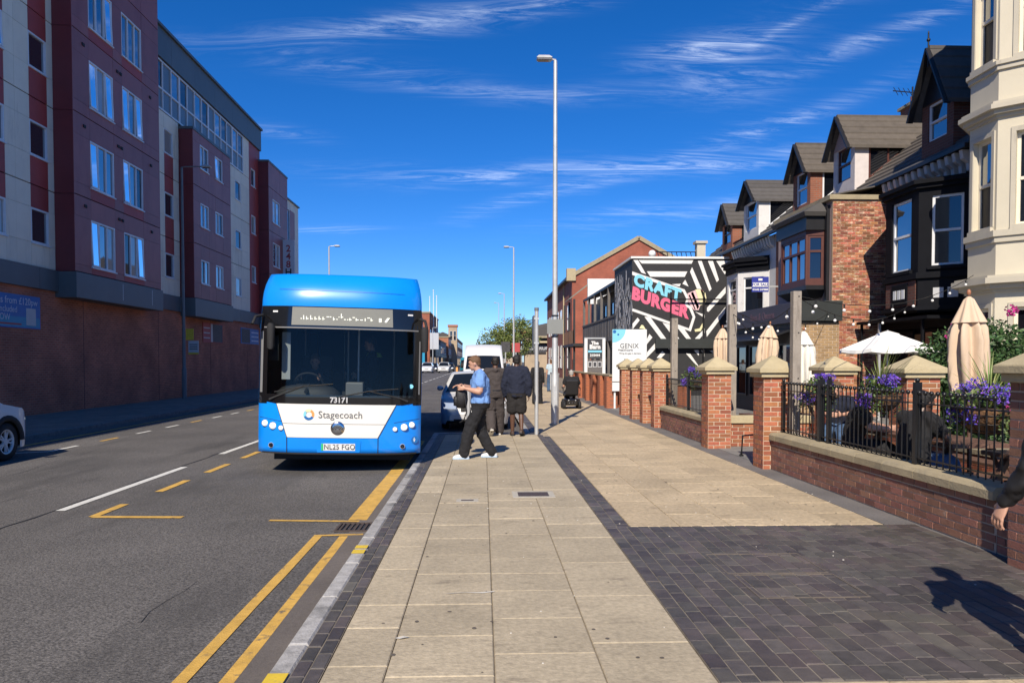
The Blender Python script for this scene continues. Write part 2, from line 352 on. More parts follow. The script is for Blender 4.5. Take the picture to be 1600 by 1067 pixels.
# road markings, one object for each painted line
def line(pts, w, m, label, parent=None, name='road_marking'):
    b = MB()
    for (x0, y0), (x1, y1) in zip(pts, pts[1:]):
        d = Vector((x1 - x0, y1 - y0, 0)); n_ = Vector((-d.y, d.x, 0)).normalized() * w / 2
        k = max(2, int(d.length / 0.7)); rr = []
        for i in range(k + 1):
            t = i / k; p = Vector((x0, y0, 0)) + d * t; e0 = rnd.uniform(-.004, .004); e1 = rnd.uniform(-.004, .004)
            a, c = p + n_ * (1 + e0 / w * 2), p - n_ * (1 + e1 / w * 2)
            rr.append([(a.x, a.y, road_z(a.x)), (c.x, c.y, road_z(c.x))])
        b.grid(rr, False)
    o = b.build(name, m); o['label'] = label; o['category'] = 'road marking'; return o
k = 0
for y0 in [-2.3, 3.4, 9.15, 14.7] + [20.3 + 5.6 * i for i in range(24)]:
    k += 1
    o = line([(-4.96, y0), (-4.96, y0 + 3.75)], 0.115, WHT, 'long white centre line dash on the road', name='centre_line_dash'); o['group'] = 'white dashes along the middle of the road'
    if abs(y0 - 9.15) < .1: o['label'] = 'nearest long white centre line dash, left of the yellow bay corner'; del o['group']
    if abs(y0 - 14.7) < .1: o['label'] = 'white centre line dash running up to the front of the blue bus'; del o['group']
line([(-4.40, 9.55), (-4.40, 8.78), (-3.38, 8.72)], 0.105, YEL, 'yellow L shaped corner of the bus bay on the open road', name='bay_corner_line')
for i, y0 in enumerate([10.45, 12.25, 14.05, 15.85, 17.65, 19.45, 21.3, 23.1]):
    o = line([(-4.36, y0), (-4.36, y0 + 1.0)], 0.11, YEL, 'yellow bus bay dash under or behind the blue bus', name='bay_dash')
    o['group'] = 'yellow dashes of the bus bay behind the front of the bus'
    if i == 0: o['label'] = 'yellow bus bay dash closest to the yellow bay corner'; del o['group']
    if i == 1: o['label'] = 'second yellow bus bay dash from the yellow bay corner'; del o['group']
    if i == 2: o['label'] = 'yellow bus bay dash just beside the left front corner of the bus'; del o['group']
line([(-2.36, 8.52), (-1.36, 8.44)], 0.075, YEL, 'thin yellow line across the lane end at the drain grate', name='bay_end_line')
line([(-1.39, 8.50), (-1.39, 17.0)], 0.20, YEL, 'broad yellow line along the kerb running under the bus', name='broad_kerb_line')
line([(-1.66, -5), (-1.66, 7.72)], 0.085, YEL, 'left one of the double yellow lines along the kerb', name='yellow_line')
line([(-1.40, -5), (-1.40, 7.72)], 0.085, YEL, 'right one of the double yellow lines along the kerb', name='yellow_line')
line([(-1.705, 7.75), (-1.22, 7.80)], 0.06, YEL, 'short yellow bar closing the double yellow lines', name='yellow_end_bar')
line([(-9.55, 6), (-9.55, 60)], 0.09, YEL, 'yellow line in shade along the far left kerb', name='yellow_line')
line([(-8.95, 15.0), (-8.45, 15.25), (-8.45, 16.3)], 0.09, WHT, 'white parking bay corner beside the white car at the left', name='bay_corner_line')
for i in range(9):
    o = line([(-8.42, 17.2 + i * 1.75), (-8.42, 18.0 + i * 1.75)], 0.09, WHT if i % 3 else YEL, 'short dash of the parking bay along the left kerb', name='bay_dash'); o['group'] = 'short dashes of the left parking bay'
# tar seam of the lanes
b = MB()
rr = []
for i in range(60):
    y_ = 2 + i * 0.45; x_ = -5.04 + 0.02 * math.sin(i * 1.7) + rnd.uniform(-.012, .012)
    w_ = rnd.uniform(.006, .018); rr.append([(x_ - w_, y_, road_z(x_) - .002), (x_ + w_, y_, road_z(x_) - .002)])
o = b.grid(rr, False).build('road_seam', mat('tar', (0.02, 0.02, 0.02), 0.6)); structure(o)
# fine cracks in the tarmac
def crack(x, y, dx, dy, n_, w):
    rr = []
    for i in range(n_):
        rr.append([(x - w * rnd.uniform(.3, 1), y, road_z(x) - .0025), (x + w * rnd.uniform(.3, 1), y, road_z(x) - .0025)]); x += dx + rnd.uniform(-.05, .05); y += dy + rnd.uniform(-.04, .04)
    return rr
b = MB()
for a in ((-2.3, 5.2, .01, .25, 5, .003), (-6.2, 8.0, .04, .3, 14, .004), (-7.3, 12, -.03, .35, 12, .005)): b.grid(crack(*a), False)
structure(b.build('road_cracks', mat('tar', (0.02, 0.02, 0.02), 0.6)))
# drain grate
t = thing('drain_grate', 'rusty iron drain grate in the gutter beside the yellow lines', 'drain grate', (-1.33, 8.12, -0.098))
RUST = mat('rusty_iron', (0.07, 0.05, 0.04), 0.7, 0.35, 25, bump=0.3)
MB().box(-.21, .21, -.2, .2, -.03, 0.0).build('pit', BLACK, t, True)
f_ = MB(); f_.box(-.21, .21, -.2, -.175, 0, .012); f_.box(-.21, .21, .175, .2, 0, .012); f_.box(-.21, -.185, -.175, .175, 0, .012); f_.box(.185, .21, -.175, .175, 0, .012)
f_.build('rim', RUST, t, True)
for i in range(7): MB().box(-.185 + .05 * i + .014, -.185 + .05 * i + .036, -.175, .175, .001, .011).build('bar', RUST, t, True)

# ---- right pavement: solid base, separate slabs, bricks and kerb stones on it
LB0, LB1, LBX = 17.9, 46.0, 0.98      # lay-by cut into the pavement
poly = [(-1.0, -12, -0.3), (14, -12, -0.3), (14, 120, -0.3), (-1.0, 120, -0.3), (-1.0, LB1, -0.3), (LBX, LB1, -0.3), (LBX, LB0, -0.3), (-1.0, LB0, -0.3)]
pav = structure(MB().prism(poly, (0, 0, 0.285)).build('pavement', JOINT))
def slabmesh(lx, ly, m, ch=0.006, h=0.028):
    key = (round(lx, 3), round(ly, 3), m.name)
    if key not in SLABS:
        SLABS[key] = MB().chbox(-lx/2, lx/2, -ly/2, ly/2, -h, 0, ch).mesh('slab'); SLABS[key].materials.append(m)
    return SLABS[key]
SLABS = {}
farslab = MB(); farslab2 = MB()
def lay(xs, y0, y1, m, far, lens, ylim, gap=0.006, clip=None):
    for x0, x1 in zip(xs, xs[1:]):
        y = y0 + rnd.choice((0, .15, .3)) - .3; first = True
        while y < y1:
            ln = rnd.choice(lens); a, c = max(y, y0), min(y + ln, y1); y += ln
            if c - a < .05: continue
            if clip and any(a < q[3] and c > q[2] and x0 < q[1] and x1 > q[0] for q in clip): pass
            if a > ylim: far.chbox(x0 + gap/2, x1 - gap/2, a + gap/2, c - gap/2, -.028, rnd.uniform(-.0015, .0015), .005)
            else: place(slabmesh(x1 - x0 - gap, c - a - gap, m), 'slab', pav, Matrix.Translation(((x0+x1)/2, (a+c)/2, rnd.uniform(-.002, .001))) @ Matrix.Rotation(R(rnd.uniform(-.25, .25)), 4, 'X'))
lay([-0.85, -0.52, 0.06, 0.64, 1.215], 0.4, 17.35, STONE, farslab, (.45, .6, .6, .75, .9), 12.5)
lay([1.475, 1.98, 2.5, 3.05, 3.58, 4.07], 7.62, 17.0, STONE2, farslab2, (.45, .6, .75, .9), 12.5)
lay([1.475, 2.1, 2.75, 3.4, 4.07], -2.0, 3.86, STONE2, farslab2, (.6, .75, .9), 12.5)
lay([1.30, 1.98, 2.5, 3.05, 3.58, 4.07], 17.0, 60, STONE2, farslab2, (.6, .75, .9), 12.5)
lay([-0.85, 0.06, 1.3], LB1 + .3, 90, STONE2, farslab2, (.9, 1.2), 12.5)
farslab.build('far_slabs', STONE, pav, kind='stuff'); farslab2.build('far_slabs', STONE2, pav, kind='stuff')
# blue-black bricks: panel beside the wall, band between the slab fields, kerb margin
def bmesh_(lx, ly):
    key = (round(lx, 3), round(ly, 3), 'b')
    if key not in SLABS: SLABS[key] = MB().chbox(-lx/2, lx/2, -ly/2, ly/2, -.02, 0, .005).mesh('paving_brick'); SLABS[key].materials.append(BLUEB)
    return SLABS[key]
cand = []
def bricks_on(x0, x1, y0, y1, bw, bl, gap=.005, st=.5):
    nx = max(1, round((x1 - x0) / bw)); w = (x1 - x0) / nx
    for i in range(nx):
        y = y0 - (bl * st if i % 2 else 0)
        if st not in (.5,): y = y0 - rnd.random() * bl
        while y < y1 - .01:
            a, c = max(y, y0), min(y + bl, y1); y += bl
            if c - a > .03: cand.append((x0 + w * (i + .5), (a + c) / 2, w - gap, round(c - a, 2) - gap))
bricks_on(1.22, 1.47, -2, 3.86, .125, .215)
bricks_on(1.22, 4.38, 3.865, 7.615, .108, .205, .006, st=.37)
bricks_on(1.22, 1.47, 7.62, 17.3, .125, .215)
bricks_on(-1.02, -.855, -2, 17.35, .0825, .215)
bricks_on(-1.02, 1.47, 17.36, LB0 - .13, .2, .13)
bricks_on(LBX + .13, 1.30, LB0, 45, .15, .3)
for i in range(len(cand)): pass
cand.sort(key=lambda q: abs(q[1] - 3.3) if q[1] > 3.3 else 50)
stuffb = MB()
for i, (x, y, lx, ly) in enumerate(cand):
    if i < 300: place(bmesh_(lx, ly), 'paving_brick', pav, Matrix.Translation((x, y, rnd.uniform(-.003, .001))) @ Matrix.Rotation(R(rnd.uniform(-.8, .8)), 4, 'Y') @ Matrix.Rotation(R(rnd.uniform(-.8, .8)), 4, 'X'))
    else: z = rnd.uniform(-.0025, .001); stuffb.chbox(x - lx/2, x + lx/2, y - ly/2, y + ly/2, -.02, z, .005)
stuffb.build('far_paving_bricks', BLUEB, pav, kind='stuff')
b = MB().box(1.22, 4.38, 3.865, 7.615, -.016, -.0065); b.box(-1.02, -.855, -2, 17.35, -.016, -.0065); b.box(1.22, 1.47, 7.62, 17.3, -.016, -.0065)
b.build('brick_bedding', mat('brick_joint', (0.21, 0.18, 0.14), 0.95, 0.4, 6), pav)
# grey strip by the garden walls, patio floor behind them
TAR = mat('worn_bitmac', (0.155, 0.145, 0.14), 0.9, 0.25, 40, bump=0.5, bs=120, vs2=(1.2, 0.15))
MB().box(4.075, 4.46, 7.62, 60, -.016, -.002).build('bitmac_strip', TAR, pav)
MB().box(4.385, 4.46, 3.865, 7.615, -.016, -.004).build('bitmac_edge', TAR, pav)
structure(MB().box(4.46, 12.2, 2, 37, -.02, .004).build('patio_floor', mat('patio_paving', (0.20, 0.195, 0.185), 0.85, 0.2, 3, bump=0.2, bs=40, stain=((0.11, 0.105, 0.1), 1.4, 0.5, 0.7))))
# kerb stones
def kerb(x0, x1, y0, y1, m, parent, name='kerb_stone', ln=0.915):
    alongy = (y1 - y0) > (x1 - x0); a = y0 if alongy else x0; e = y1 if alongy else x1
    while a < e - .02:
        c = min(a + ln, e)
        if alongy: q = MB().chbox(x0, x1, a + .004, c - .004, -.25, rnd.uniform(-.003, .002), .014)
        else: q = MB().chbox(a + .004, c - .004, y0, y1, -.25, rnd.uniform(-.003, .002), .014)
        q.build(name, m, parent); a = c
kerb(-1.145, -1.022, -1.0, LB0, KERBM, pav); kerb(-1.145, LBX + .12, LB0 - .125, LB0, KERBM, pav); kerb(LBX, LBX + .125, LB0, 46, KERBM, pav, ln=1.8)
kerb(-1.145, -1.0, LB1, 100, KERBM, pav, ln=3.6)
def onkerb(y0, y1, lab):
    o = MB().box(-1.138, -1.03, y0, y1, .002, .0045).build('kerb_paint', YELB); tag(o, lab, 'road marking')
onkerb(3.86, 4.06, 'bright yellow paint patch on the kerb nearest the viewer')
onkerb(6.62, 6.74, 'near stripe of the yellow pair painted on the kerb'); onkerb(6.80, 6.90, 'far stripe of the yellow pair painted on the kerb')
# covers let into the pavement
for (x0, x1, y0, y1, lab) in ((.36, .88, 9.28, 9.72, 'larger brown metal cover in a pale concrete frame'), (-.32, -.06, 9.02, 9.2, 'small dark metal cover in a pale concrete frame')):
    t = thing('access_cover', lab + ' on the pavement', 'access cover', ((x0+x1)/2, (y0+y1)/2, 0))
    w = .07 if x1 - x0 > .4 else .055
    fr = MB(); fr.box(x0, x1, y0, y0 + w, -.01, .004); fr.box(x0, x1, y1 - w, y1, -.01, .004); fr.box(x0, x0 + w, y0 + w, y1 - w, -.01, .004); fr.box(x1 - w, x1, y0 + w, y1 - w, -.01, .004)
    fr.build('frame', mat('pale_concrete', (0.42, 0.39, 0.33), 0.9, 0.15, 12), t)
    MB().box(x0 + w, x1 - w, y0 + w, y1 - w, -.01, .005).build('lid', mat('brown_steel', (0.075, 0.055, 0.046), 0.6, 0.3, 20, bump=0.5, bs=90), t)
t = thing('tray_cover', 'outlined brick tray cover sunk into the dark brick paving', 'access cover', (2.3, 5.9, 0))
ST = mat('worn_steel_edge', (0.17, 0.14, 0.11), 0.6, 0.3, 15, metal=0.2)
for nm, (x0, x1, y0, y1) in (('near_tray', (1.93, 2.72, 5.25, 5.84)), ('far_tray', (1.90, 2.70, 5.87, 6.48))):
    fr = MB(); e = .012
    fr.box(x0, x1, y0, y0 + e, -.01, .0035); fr.box(x0, x1, y1 - e, y1, -.01, .0035); fr.box(x0, x0 + e, y0 + e, y1 - e, -.01, .0035); fr.box(x1 - e, x1, y0 + e, y1 - e, -.01, .0035)
    fr.build('tray_frame', ST, t)
# litter and gum
GUM = mat('pale_gum', (0.55, 0.52, 0.46), 0.8, 0.1)
lit = MB()
for i in range(60):
    x, y = rnd.uniform(-.8, 4.2), rnd.uniform(3.9, 13); r = rnd.uniform(.004, .011)
    lit.lathe([(r, .0), (r * .9, .003), (r * .4, .0045)], 6, (x, y, 0))
o = lit.build('gum_spots', GUM); o['kind'] = 'stuff'; o['label'] = 'pale chewing gum spots scattered on the pavement'; o['category'] = 'litter'
lit = MB()
for i in range(170):
    x, y = rnd.uniform(-.8, 4.0), rnd.uniform(3.9, 15); r = rnd.uniform(.006, .016)
    lit.M = Matrix.Translation((x, y, .0005)) @ Matrix.Diagonal((1, rnd.uniform(.6, 1.4), 1, 1)); lit.lathe([(r, 0), (r * .8, .0016)], 7); lit.M = None
o = lit.build('dark_gum_spots', mat('trodden_gum', (0.10, 0.085, 0.07), .9, .3, 30)); o['kind'] = 'stuff'; o['label'] = 'dark trodden gum spots scattered on the pavement'; o['category'] = 'litter'
o = MB().add([(-.30,5.42,.004),(-.14,5.44,.006),(.0,5.43,.004),(.08,5.46,.005),(.078,5.475,.006),(-.02,5.45,.006),(-.2,5.45,.004)], [(0,1,2,3,4,5,6)]).build('straw_wrapper', GUM)
tag(o, 'thin pale straw wrapper lying across a paving joint', 'litter')
o = MB().add([(-.53,4.56,.004),(-.48,4.585,.008),(-.44,4.57,.006),(-.47,4.55,.009),(-.5,4.545,.004)], [(0,1,2,3,4)]).build('paper_scrap', GUM); tag(o, 'small crumpled pale paper scrap on the near slabs', 'litter')

# ---- left pavement
lp = structure(MB().box(-14.2, -10.36, -25, 130, -.3, -.012).build('left_pavement', JOINT))
q = MB()
y = 8
while y < 62:
    for i in range(5): q.chbox(-13.9 + i * .7, -13.9 + i * .7 + .69, y + (.3 if i % 2 else 0), y + .89 + (.3 if i % 2 else 0), -.03, rnd.uniform(-.002, .001), .006)
    y += .9
q.build('flagstones', FLAG, lp, kind='stuff')
kerb(-10.36, -10.22, -5, 62, DKERB, lp, ln=1.83)
# ================================================================ student block on the left
LBX0, BAYX = -13.95, -13.32
CREAM = mat('cream_panel', (0.82, 0.74, 0.58), 0.6, 0.06, 1.5, rv=0.05, stain=((0.5, 0.44, 0.34), 1.3, 0.55, 0.8, (1, 1, .25)))
REDP = mat('red_panel', (0.36, 0.05, 0.042), 0.55, 0.10, 2, rv=0.10)
PLUM = mat('plum_panel', (0.32, 0.095, 0.08), 0.5, 0.12, 1.2, rv=0.10, stain=((0.24, 0.055, 0.05), 1.1, 0.5, 0.75, (1, 1, .3)))
DKRED = mat('dark_red_panel', (0.17, 0.025, 0.028), 0.5, 0.1, 2, rv=0.05)
SLATE = mat('slate_blue_cladding', (0.10, 0.115, 0.12), 0.5, 0.10, 2, rv=0.05)
GREYG = mat('grey_glazing_panel', (0.14, 0.17, 0.19), 0.35, 0.08, 2, rv=0.06)
SEAM = mat('panel_seam', (0.02, 0.02, 0.025), 0.8, 0.1)
ST = [4.60, 7.13, 9.83, 12.53, 15.2]
LBRICK = brickmat('long_brick_wall', (0.50, 0.155, 0.085), (0.36, 0.11, 0.06), (0.46, 0.21, 0.14), 'y', ms=0.012, bump=0.9, dirt=0.28)
BK = thing('apartment_block', 'long red plum and cream clad apartment block over a brick base, left of the road', 'building', (-14.5, 35, 0))
MB().box(-26, LBX0, -5, 62, -.3, 3.93).build('brick_base', LBRICK, BK)
core = MB(); core.box(-26, LBX0 - .22, -5, 25.72, 3.9, 16.0); core.box(-26, LBX0 - .22, 25.72, 48.95, 3.9, 16.0); core.box(-26, LBX0 - .22, 48.95, 58.9, 3.9, 13.2)
core.build('core', SEAM, BK)
def panels(X, ys, zs, colour, wins, outw=1, th=.05, parent=BK):
    """clad a wall at plane X (facing +X): cells between cuts; wins = {(i,k): style}; colour(i,k) -> material"""
    for i, (a, c) in enumerate(zip(ys, ys[1:])):
        for k_, (d, e) in enumerate(zip(zs, zs[1:])):
            w = wins.get((i, k_))
            if w: window_px(X, a, c, d, e, w, parent)
            else:
                m = colour(i, k_)
                if m is None: continue
                MB().box(X - th, X + rnd.uniform(-.002, .002), a + .004, c - .004, d + (.03 if any(abs(d - q_) < .01 for q_ in ST) else .004), e - .004).build('panel', m, parent)
G_PALE = glassmat('curtained_glass', tint=(0.34, 0.32, 0.29), extra=0.10)
def window_px(X, y0, y1, z0, z1, style, parent):
    """window in a wall facing +X: frame, pane(s); style = number of lights, 't' = tilted leaf"""
    n = style if isinstance(style, int) else style[0]; tilt = () if isinstance(style, int) else style[1]
    fr = MB(); w = .055; xi, xo = X - .12, X - .005
    fr.box(xi, xo, y0, y1, z0, z0 + w); fr.box(xi, xo, y0, y1, z1 - w, z1); fr.box(xi, xo, y0, y0 + w, z0 + w, z1 - w); fr.box(xi, xo, y1 - w, y1, z0 + w, z1 - w)
    for j in range(1, n):
        yy = y0 + (y1 - y0) * j / n; fr.box(xi, xo - .01, yy - w/2, yy + w/2, z0 + w, z1 - w)
    fr.box(X - .02, X + .05, y0 - .03, y1 + .03, z0 - .045, z0 - .002)
    f = fr.build('window', UPVC, parent)
    for j in range(n):
        a = y0 + (y1 - y0) * j / n + w * .55; c = y0 + (y1 - y0) * (j + 1) / n - w * .55
        open_ = j in tilt
        g = MB()
        if open_:
            o_ = .055; g.box(X - .05, X - .04, a, c, z0 + w, z1 - w)
            g = MB().prism([(X - .05 + o_, a, z0 + w), (X - .04 + o_, a, z0 + w), (X - .04, a, z1 - w), (X - .05, a, z1 - w)], (0, c - a, 0))
            fr2 = MB()
            for yy in (a, c - .04): fr2.prism([(X - .07 + o_, yy, z0 + w), (X - .02 + o_, yy, z0 + w), (X - .02, yy, z1 - w), (X - .07, yy, z1 - w)], (0, .04, 0))
            fr2.box(X - .07 + o_, X - .02 + o_, a, c, z0 + w - .02, z0 + w + .03)
            fr2.build('open_leaf_frame', UPVC, f)
            MB().box(X - .16, X - .14, a, c, z0 + w, z1 - w).build('dark_opening', BLACK, f)
        else: g.box(X - .07, X - .06, a, c, z0 + w, z1 - w)
        g.build('pane', rnd.choice((G_WIN, G_WIN, G_WIN, G_DARK, G_PALE)), f)
def storeys(n, w0, w1):
    z = [ST[0]]
    for k_ in range(n): z += [ST[0] + w0 - 4.6 + 2.7 * k_, ST[0] + w1 - 4.6 + 2.7 * k_]; z += [ST[k_ + 1]] if k_ + 1 < len(ST) else []
    return z
zs0 = [4.6, 5.35, 6.43, 7.13, 8.05, 9.13, 9.83, 10.75, 11.83, 12.53, 13.45, 14.53, 16.0]
# near cream flank: columns cream | red with windows | cream | red with windows | cream
ys0 = [17.6, 19.7, 20.7, 22.15, 23.15, 23.65, 24.40, 25.38, 25.72]
def col0(i, k_):
    if i in (1, 3, 6): return CREAM if k_ == 0 else REDP
    return CREAM
wn = {}
for i in (1, 3, 6):
    for k_ in (1, 4, 7, 10): wn[(i, k_)] = (1, (0,) if (i, k_) in ((3, 10),) else ())
wn[(3, 7)] = (2, (1,))
panels(LBX0, ys0, zs0, col0, wn)
MB().box(LBX0 - .05, LBX0, -5, 17.6, 4.6, 16.0).build('side_panel', CREAM, BK)
# slate fascia bands over the brick base
def band(x1, y0, y1, z0=3.93, z1=4.6):
    y = y0
    while y < y1 - .01:
        c = min(y + 3.1, y1); MB().box(x1 - .3, x1, y + .006, c - .006, z0, z1 - .004).build('fascia', SLATE, BK); y = c
band(LBX0 + .12, 6, 25.7); band(LBX0 + .12, 32.5, 36.0); band(LBX0 + .12, 41.4, 48.3); band(LBX0 + .12, 53.4, 59)
def bay(y0, y1, z1, cols, wins, zs, side_m, front):
    MB().box(LBX0 - .2, BAYX - .22, y0 + .06, y1 - .06, 4.5, z1 - .05).build('bay_core', SEAM, BK)
    panels(BAYX, cols, zs, front, wins)
    zz_ = [4.6, 7.13, 9.83, 12.53, z1] if z1 > 12.6 else [4.6, 7.13, 9.83, z1]
    for d, e in zip(zz_, zz_[1:]):
        MB().box(LBX0 - .1, BAYX - .004, y0, y0 + .05, d + .007, e - .007).build('side_panel', side_m, BK)
        MB().box(LBX0 - .1, BAYX - .004, y1 - .05, y1, d + .007, e - .007).build('side_panel', side_m, BK)
    MB().box(LBX0 - .3, BAYX + .03, y0 - .03, y1 + .03, z1, z1 + .12).build('coping', SLATE, BK)
    MB().box(LBX0 - .1, BAYX + .06, y0 - .05, y1 + .05, 3.75, 4.592).build('bay_fascia', SLATE, BK, bev=.01)
zb = [4.6, 4.87, 6.46, 7.13, 7.55, 9.14, 9.83, 10.25, 11.84, 12.53, 12.95, 14.54, 15.2, 17.2]
wn = {(i, k_): 3 for i in (1, 3) for k_ in (1, 4, 7, 10)}
wn[(1, 7)] = (3, (0, 2)); wn[(1, 10)] = (3, (2,)); wn[(3, 7)] = (3, (0, 2)); wn[(1, 1)] = (3, (0,)); wn[(3, 4)] = (3, (0,)); wn[(3, 1)] = (3, (2,)); wn[(1, 4)] = (3, (0,))
bay(25.72, 32.42, 17.2, [25.72, 26.8, 28.5, 29.2, 30.86, 32.42], wn, zb, DKRED, lambda i, k_: REDP if (k_ in (0, 3, 9) and i in (1, 3)) else PLUM)
# little vents on the bay
for z in (9.45, 12.15, 6.8):
    for y_ in (26.35, 28.75, 29.0, 31.5): MB().box(BAYX, BAYX + .03, y_, y_ + .15, z, z + .10).build('vent', SEAM, BK)
# recessed stretch with ribbon glazing on top
ys1 = [32.42, 33.4, 34.45, 35.42, 36.05]
z1_ = [4.6, 5.38, 6.45, 7.13, 8.08, 9.12, 9.83, 10.82, 11.9, 12.53]
panels(LBX0, ys1, z1_, lambda i, k_: REDP if (i == 2 and k_ in (2, 3, 5, 6)) else CREAM, {(2, k_): 1 for k_ in (1, 4, 7)})
zb2 = [4.6, 5.35, 6.47, 7.13, 8.03, 9.13, 9.83, 10.75, 11.87, 12.32]
bay(36.1, 41.35, 12.32, [36.1, 37.0, 38.1, 39.02, 40.12, 41.35], {**{(i, k_): 2 for i in (1, 3) for k_ in (1, 4, 7)}, (3, 7): (2, (0,))}, zb2, DKRED, lambda i, k_: PLUM)
panels(LBX0, [41.4, 42.0, 44.1, 45.1, 46.7], z1_, lambda i, k_: CREAM, {(2, k_): 1 for k_ in (1, 4, 7)})
panels(LBX0, [46.7, 47.1, 47.95, 48.95], [4.6, 6.45, 7.45, 9.4, 10.5, 12.25, 13.3, 14.75], lambda i, k_: REDP, {(1, k_): 1 for k_ in (1, 3, 5)})
panels(LBX0, [45.55, 46.7], [12.55, 14.75], lambda i, k_: CREAM, {})
# ribbon glazing: posts, transoms, grey and glass lights
yb = [32.5 + .93 * i for i in range(15)]
fr = MB()
for i, y in enumerate(yb): fr.box(LBX0 - .08, LBX0 + .02, y - (.07 if i % 4 == 0 else .035), y + (.07 if i % 4 == 0 else .035), 12.56, 14.72)
fr.box(LBX0 - .08, LBX0 + .015, 32.42, 45.6, 12.56, 12.64); fr.box(LBX0 - .08, LBX0 + .015, 32.42, 45.6, 14.64, 14.72); fr.box(LBX0 - .08, LBX0 + .015, 32.42, 45.6, 13.45, 13.53)
rib = fr.build('ribbon_glazing', UPVC, BK)
for i, (a, c) in enumerate(zip(yb, yb[1:])):
    MB().box(LBX0 - .05, LBX0 - .03, a + .03, c - .03, 12.62, 13.47).build('pane', GREYG, rib)
    MB().box(LBX0 - .05, LBX0 - .03, a + .03, c - .03, 13.51, 14.66).build('pane', G_DARK if i % 3 == 1 else (GREYG if i % 3 else G_WIN), rib)
for y in [32.4 + 2.76 * i for i in range(6)]: MB().box(LBX0 - .2, LBX0 + .10, y + .005, y + 2.755, 14.76, 16.02).build('roof_fascia', SLATE, BK)
MB().box(-26, LBX0 + .2, 32.42, 49.0, 16.02, 16.14).build('roof_edge', SLATE, BK)
# third bay and the end of the block
zb3 = [4.6, 4.95, 6.5, 7.13, 7.72, 9.22, 9.83, 10.48, 11.95, 12.53, 14.05]
bay(48.6, 53.2, 14.05, [48.6, 49.5, 51.2, 53.2], {(1, k_): 2 for k_ in (1, 4, 7)}, zb3, DKRED, lambda i, k_: PLUM)
panels(LBX0, [53.25, 55.2, 56.4, 57.8, 58.9], [4.6, 7.13, 9.0, 10.3, 12.6, 13.2], lambda i, k_: PLUM if (i < 3 and k_ < 4) else CREAM, {(1, 3): 1})
MB().box(-26, LBX0 + .1, 53.2, 59.0, 13.2, 13.3).build('roof_edge', SLATE, BK)
# posters and the blade sign
def poster(name, lab, y0, y1, z0, z1, m):
    t = thing(name, lab, 'poster', (LBX0 + .03, (y0 + y1) / 2, z0)); MB().box(LBX0 + .004, LBX0 + .03, y0, y1, z0, z1).build('board', m, t); return t
PBLUE = mat('poster_blue', (0.012, 0.135, 0.40), 0.5, 0.12, 2); PCY = mat('poster_cyan', (0.012, 0.26, 0.42), 0.5, 0.15, 2); PTXT = mat('poster_text', (0.55, 0.6, 0.66), 0.5, 0.05)
PRED = mat('poster_red', (0.42, 0.06, 0.06), 0.6); PBLK = mat('poster_dark', (0.05, 0.05, 0.055), 0.6, 0.5, 9); PWH = mat('poster_white', (0.5, 0.5, 0.5), 0.6, 0.1)
t = poster('banner', 'blue rental banner with white lettering on the brick base at the left edge', 19.8, 24.75, 2.66, 3.66, PBLUE)
px_ = LBX0 + .031
MB().box(px_, px_ + .002, 19.85, 24.7, 2.7, 3.0).build('lower_stripe', PCY, t)
text('Ensuite rooms from £120pw', .30, fxp(px_ + .004, 24.6, 3.46), PTXT, t, align='RIGHT'); text('All bills included', .27, fxp(px_ + .004, 23.55, 3.2), PTXT, t, align='RIGHT'); text('BOOK NOW', .27, fxp(px_ + .004, 23.2, 2.96), PTXT, t, align='RIGHT')
MB().box(px_, px_ + .003, 21.9, 23.75, 2.75, 2.80).build('red_line', PRED, t)
MB().box(px_, px_ + .004, 24.0, 24.5, 2.76, 3.28).build('white_patch', PWH, t)
t = poster('poster', 'red and grey poster of an athlete on the brick base behind the lamp post', 38.8, 41.7, 2.62, 3.62, PRED)
MB().box(px_, px_ + .002, 40.2, 41.65, 2.66, 3.58).build('photo', PBLK, t); MB().box(px_, px_ + .002, 39.9, 40.18, 2.66, 3.58).build('stripe', PWH, t)
for z in (3.35, 3.1, 2.85): MB().box(px_, px_ + .002, 38.9, 39.75, z - .03, z + .03).build('text_bar', PWH, t)
t = poster('poster', 'faded blue poster on the brick base beside the bus', 44.8, 48.3, 2.7, 3.62, PBLUE)
MB().box(px_, px_ + .002, 44.9, 46.5, 2.75, 3.57).build('photo', PBLK, t)
for z in (3.4, 3.15, 2.9): MB().box(px_, px_ + .002, 46.8, 48.2, z - .03, z + .03).build('text_bar', PTXT, t)
t = thing('blade_sign', 'pale vertical blade sign with dark letters on the far bay of the block', 'sign', (-12.95, 51.9, 6))
MB().box(-13.36, -12.56, 51.9, 52.02, 5.2, 9.75).build('board', mat('pale_sign', (0.62, 0.6, 0.6), 0.5, 0.05), t)
for i, ch in enumerate('248HA'): text(ch, .62, fy(-12.96, 51.89, 9.15 - .52 * i), BLACK if i > 2 else PRED, t, bold=.012)
for z in (6.2, 8.9): MB().box(-13.36 - .1, -13.36, 51.94, 51.98, z, z + .06).build('bracket', GALV, t)
# brick pilaster lines and a low dark plinth, door shutter
for y in (27.4, 33.6, 39.9, 46.0): MB().box(LBX0 - .02, LBX0 + .004, y, y + .02, 0, 3.9).build('movement_joint', SEAM, BK)
for y in (28.9, 31.4): MB().box(BAYX + .06, BAYX + .062, y, y + .03, 3.9, 4.5).build('fascia_seam', GALV, BK)
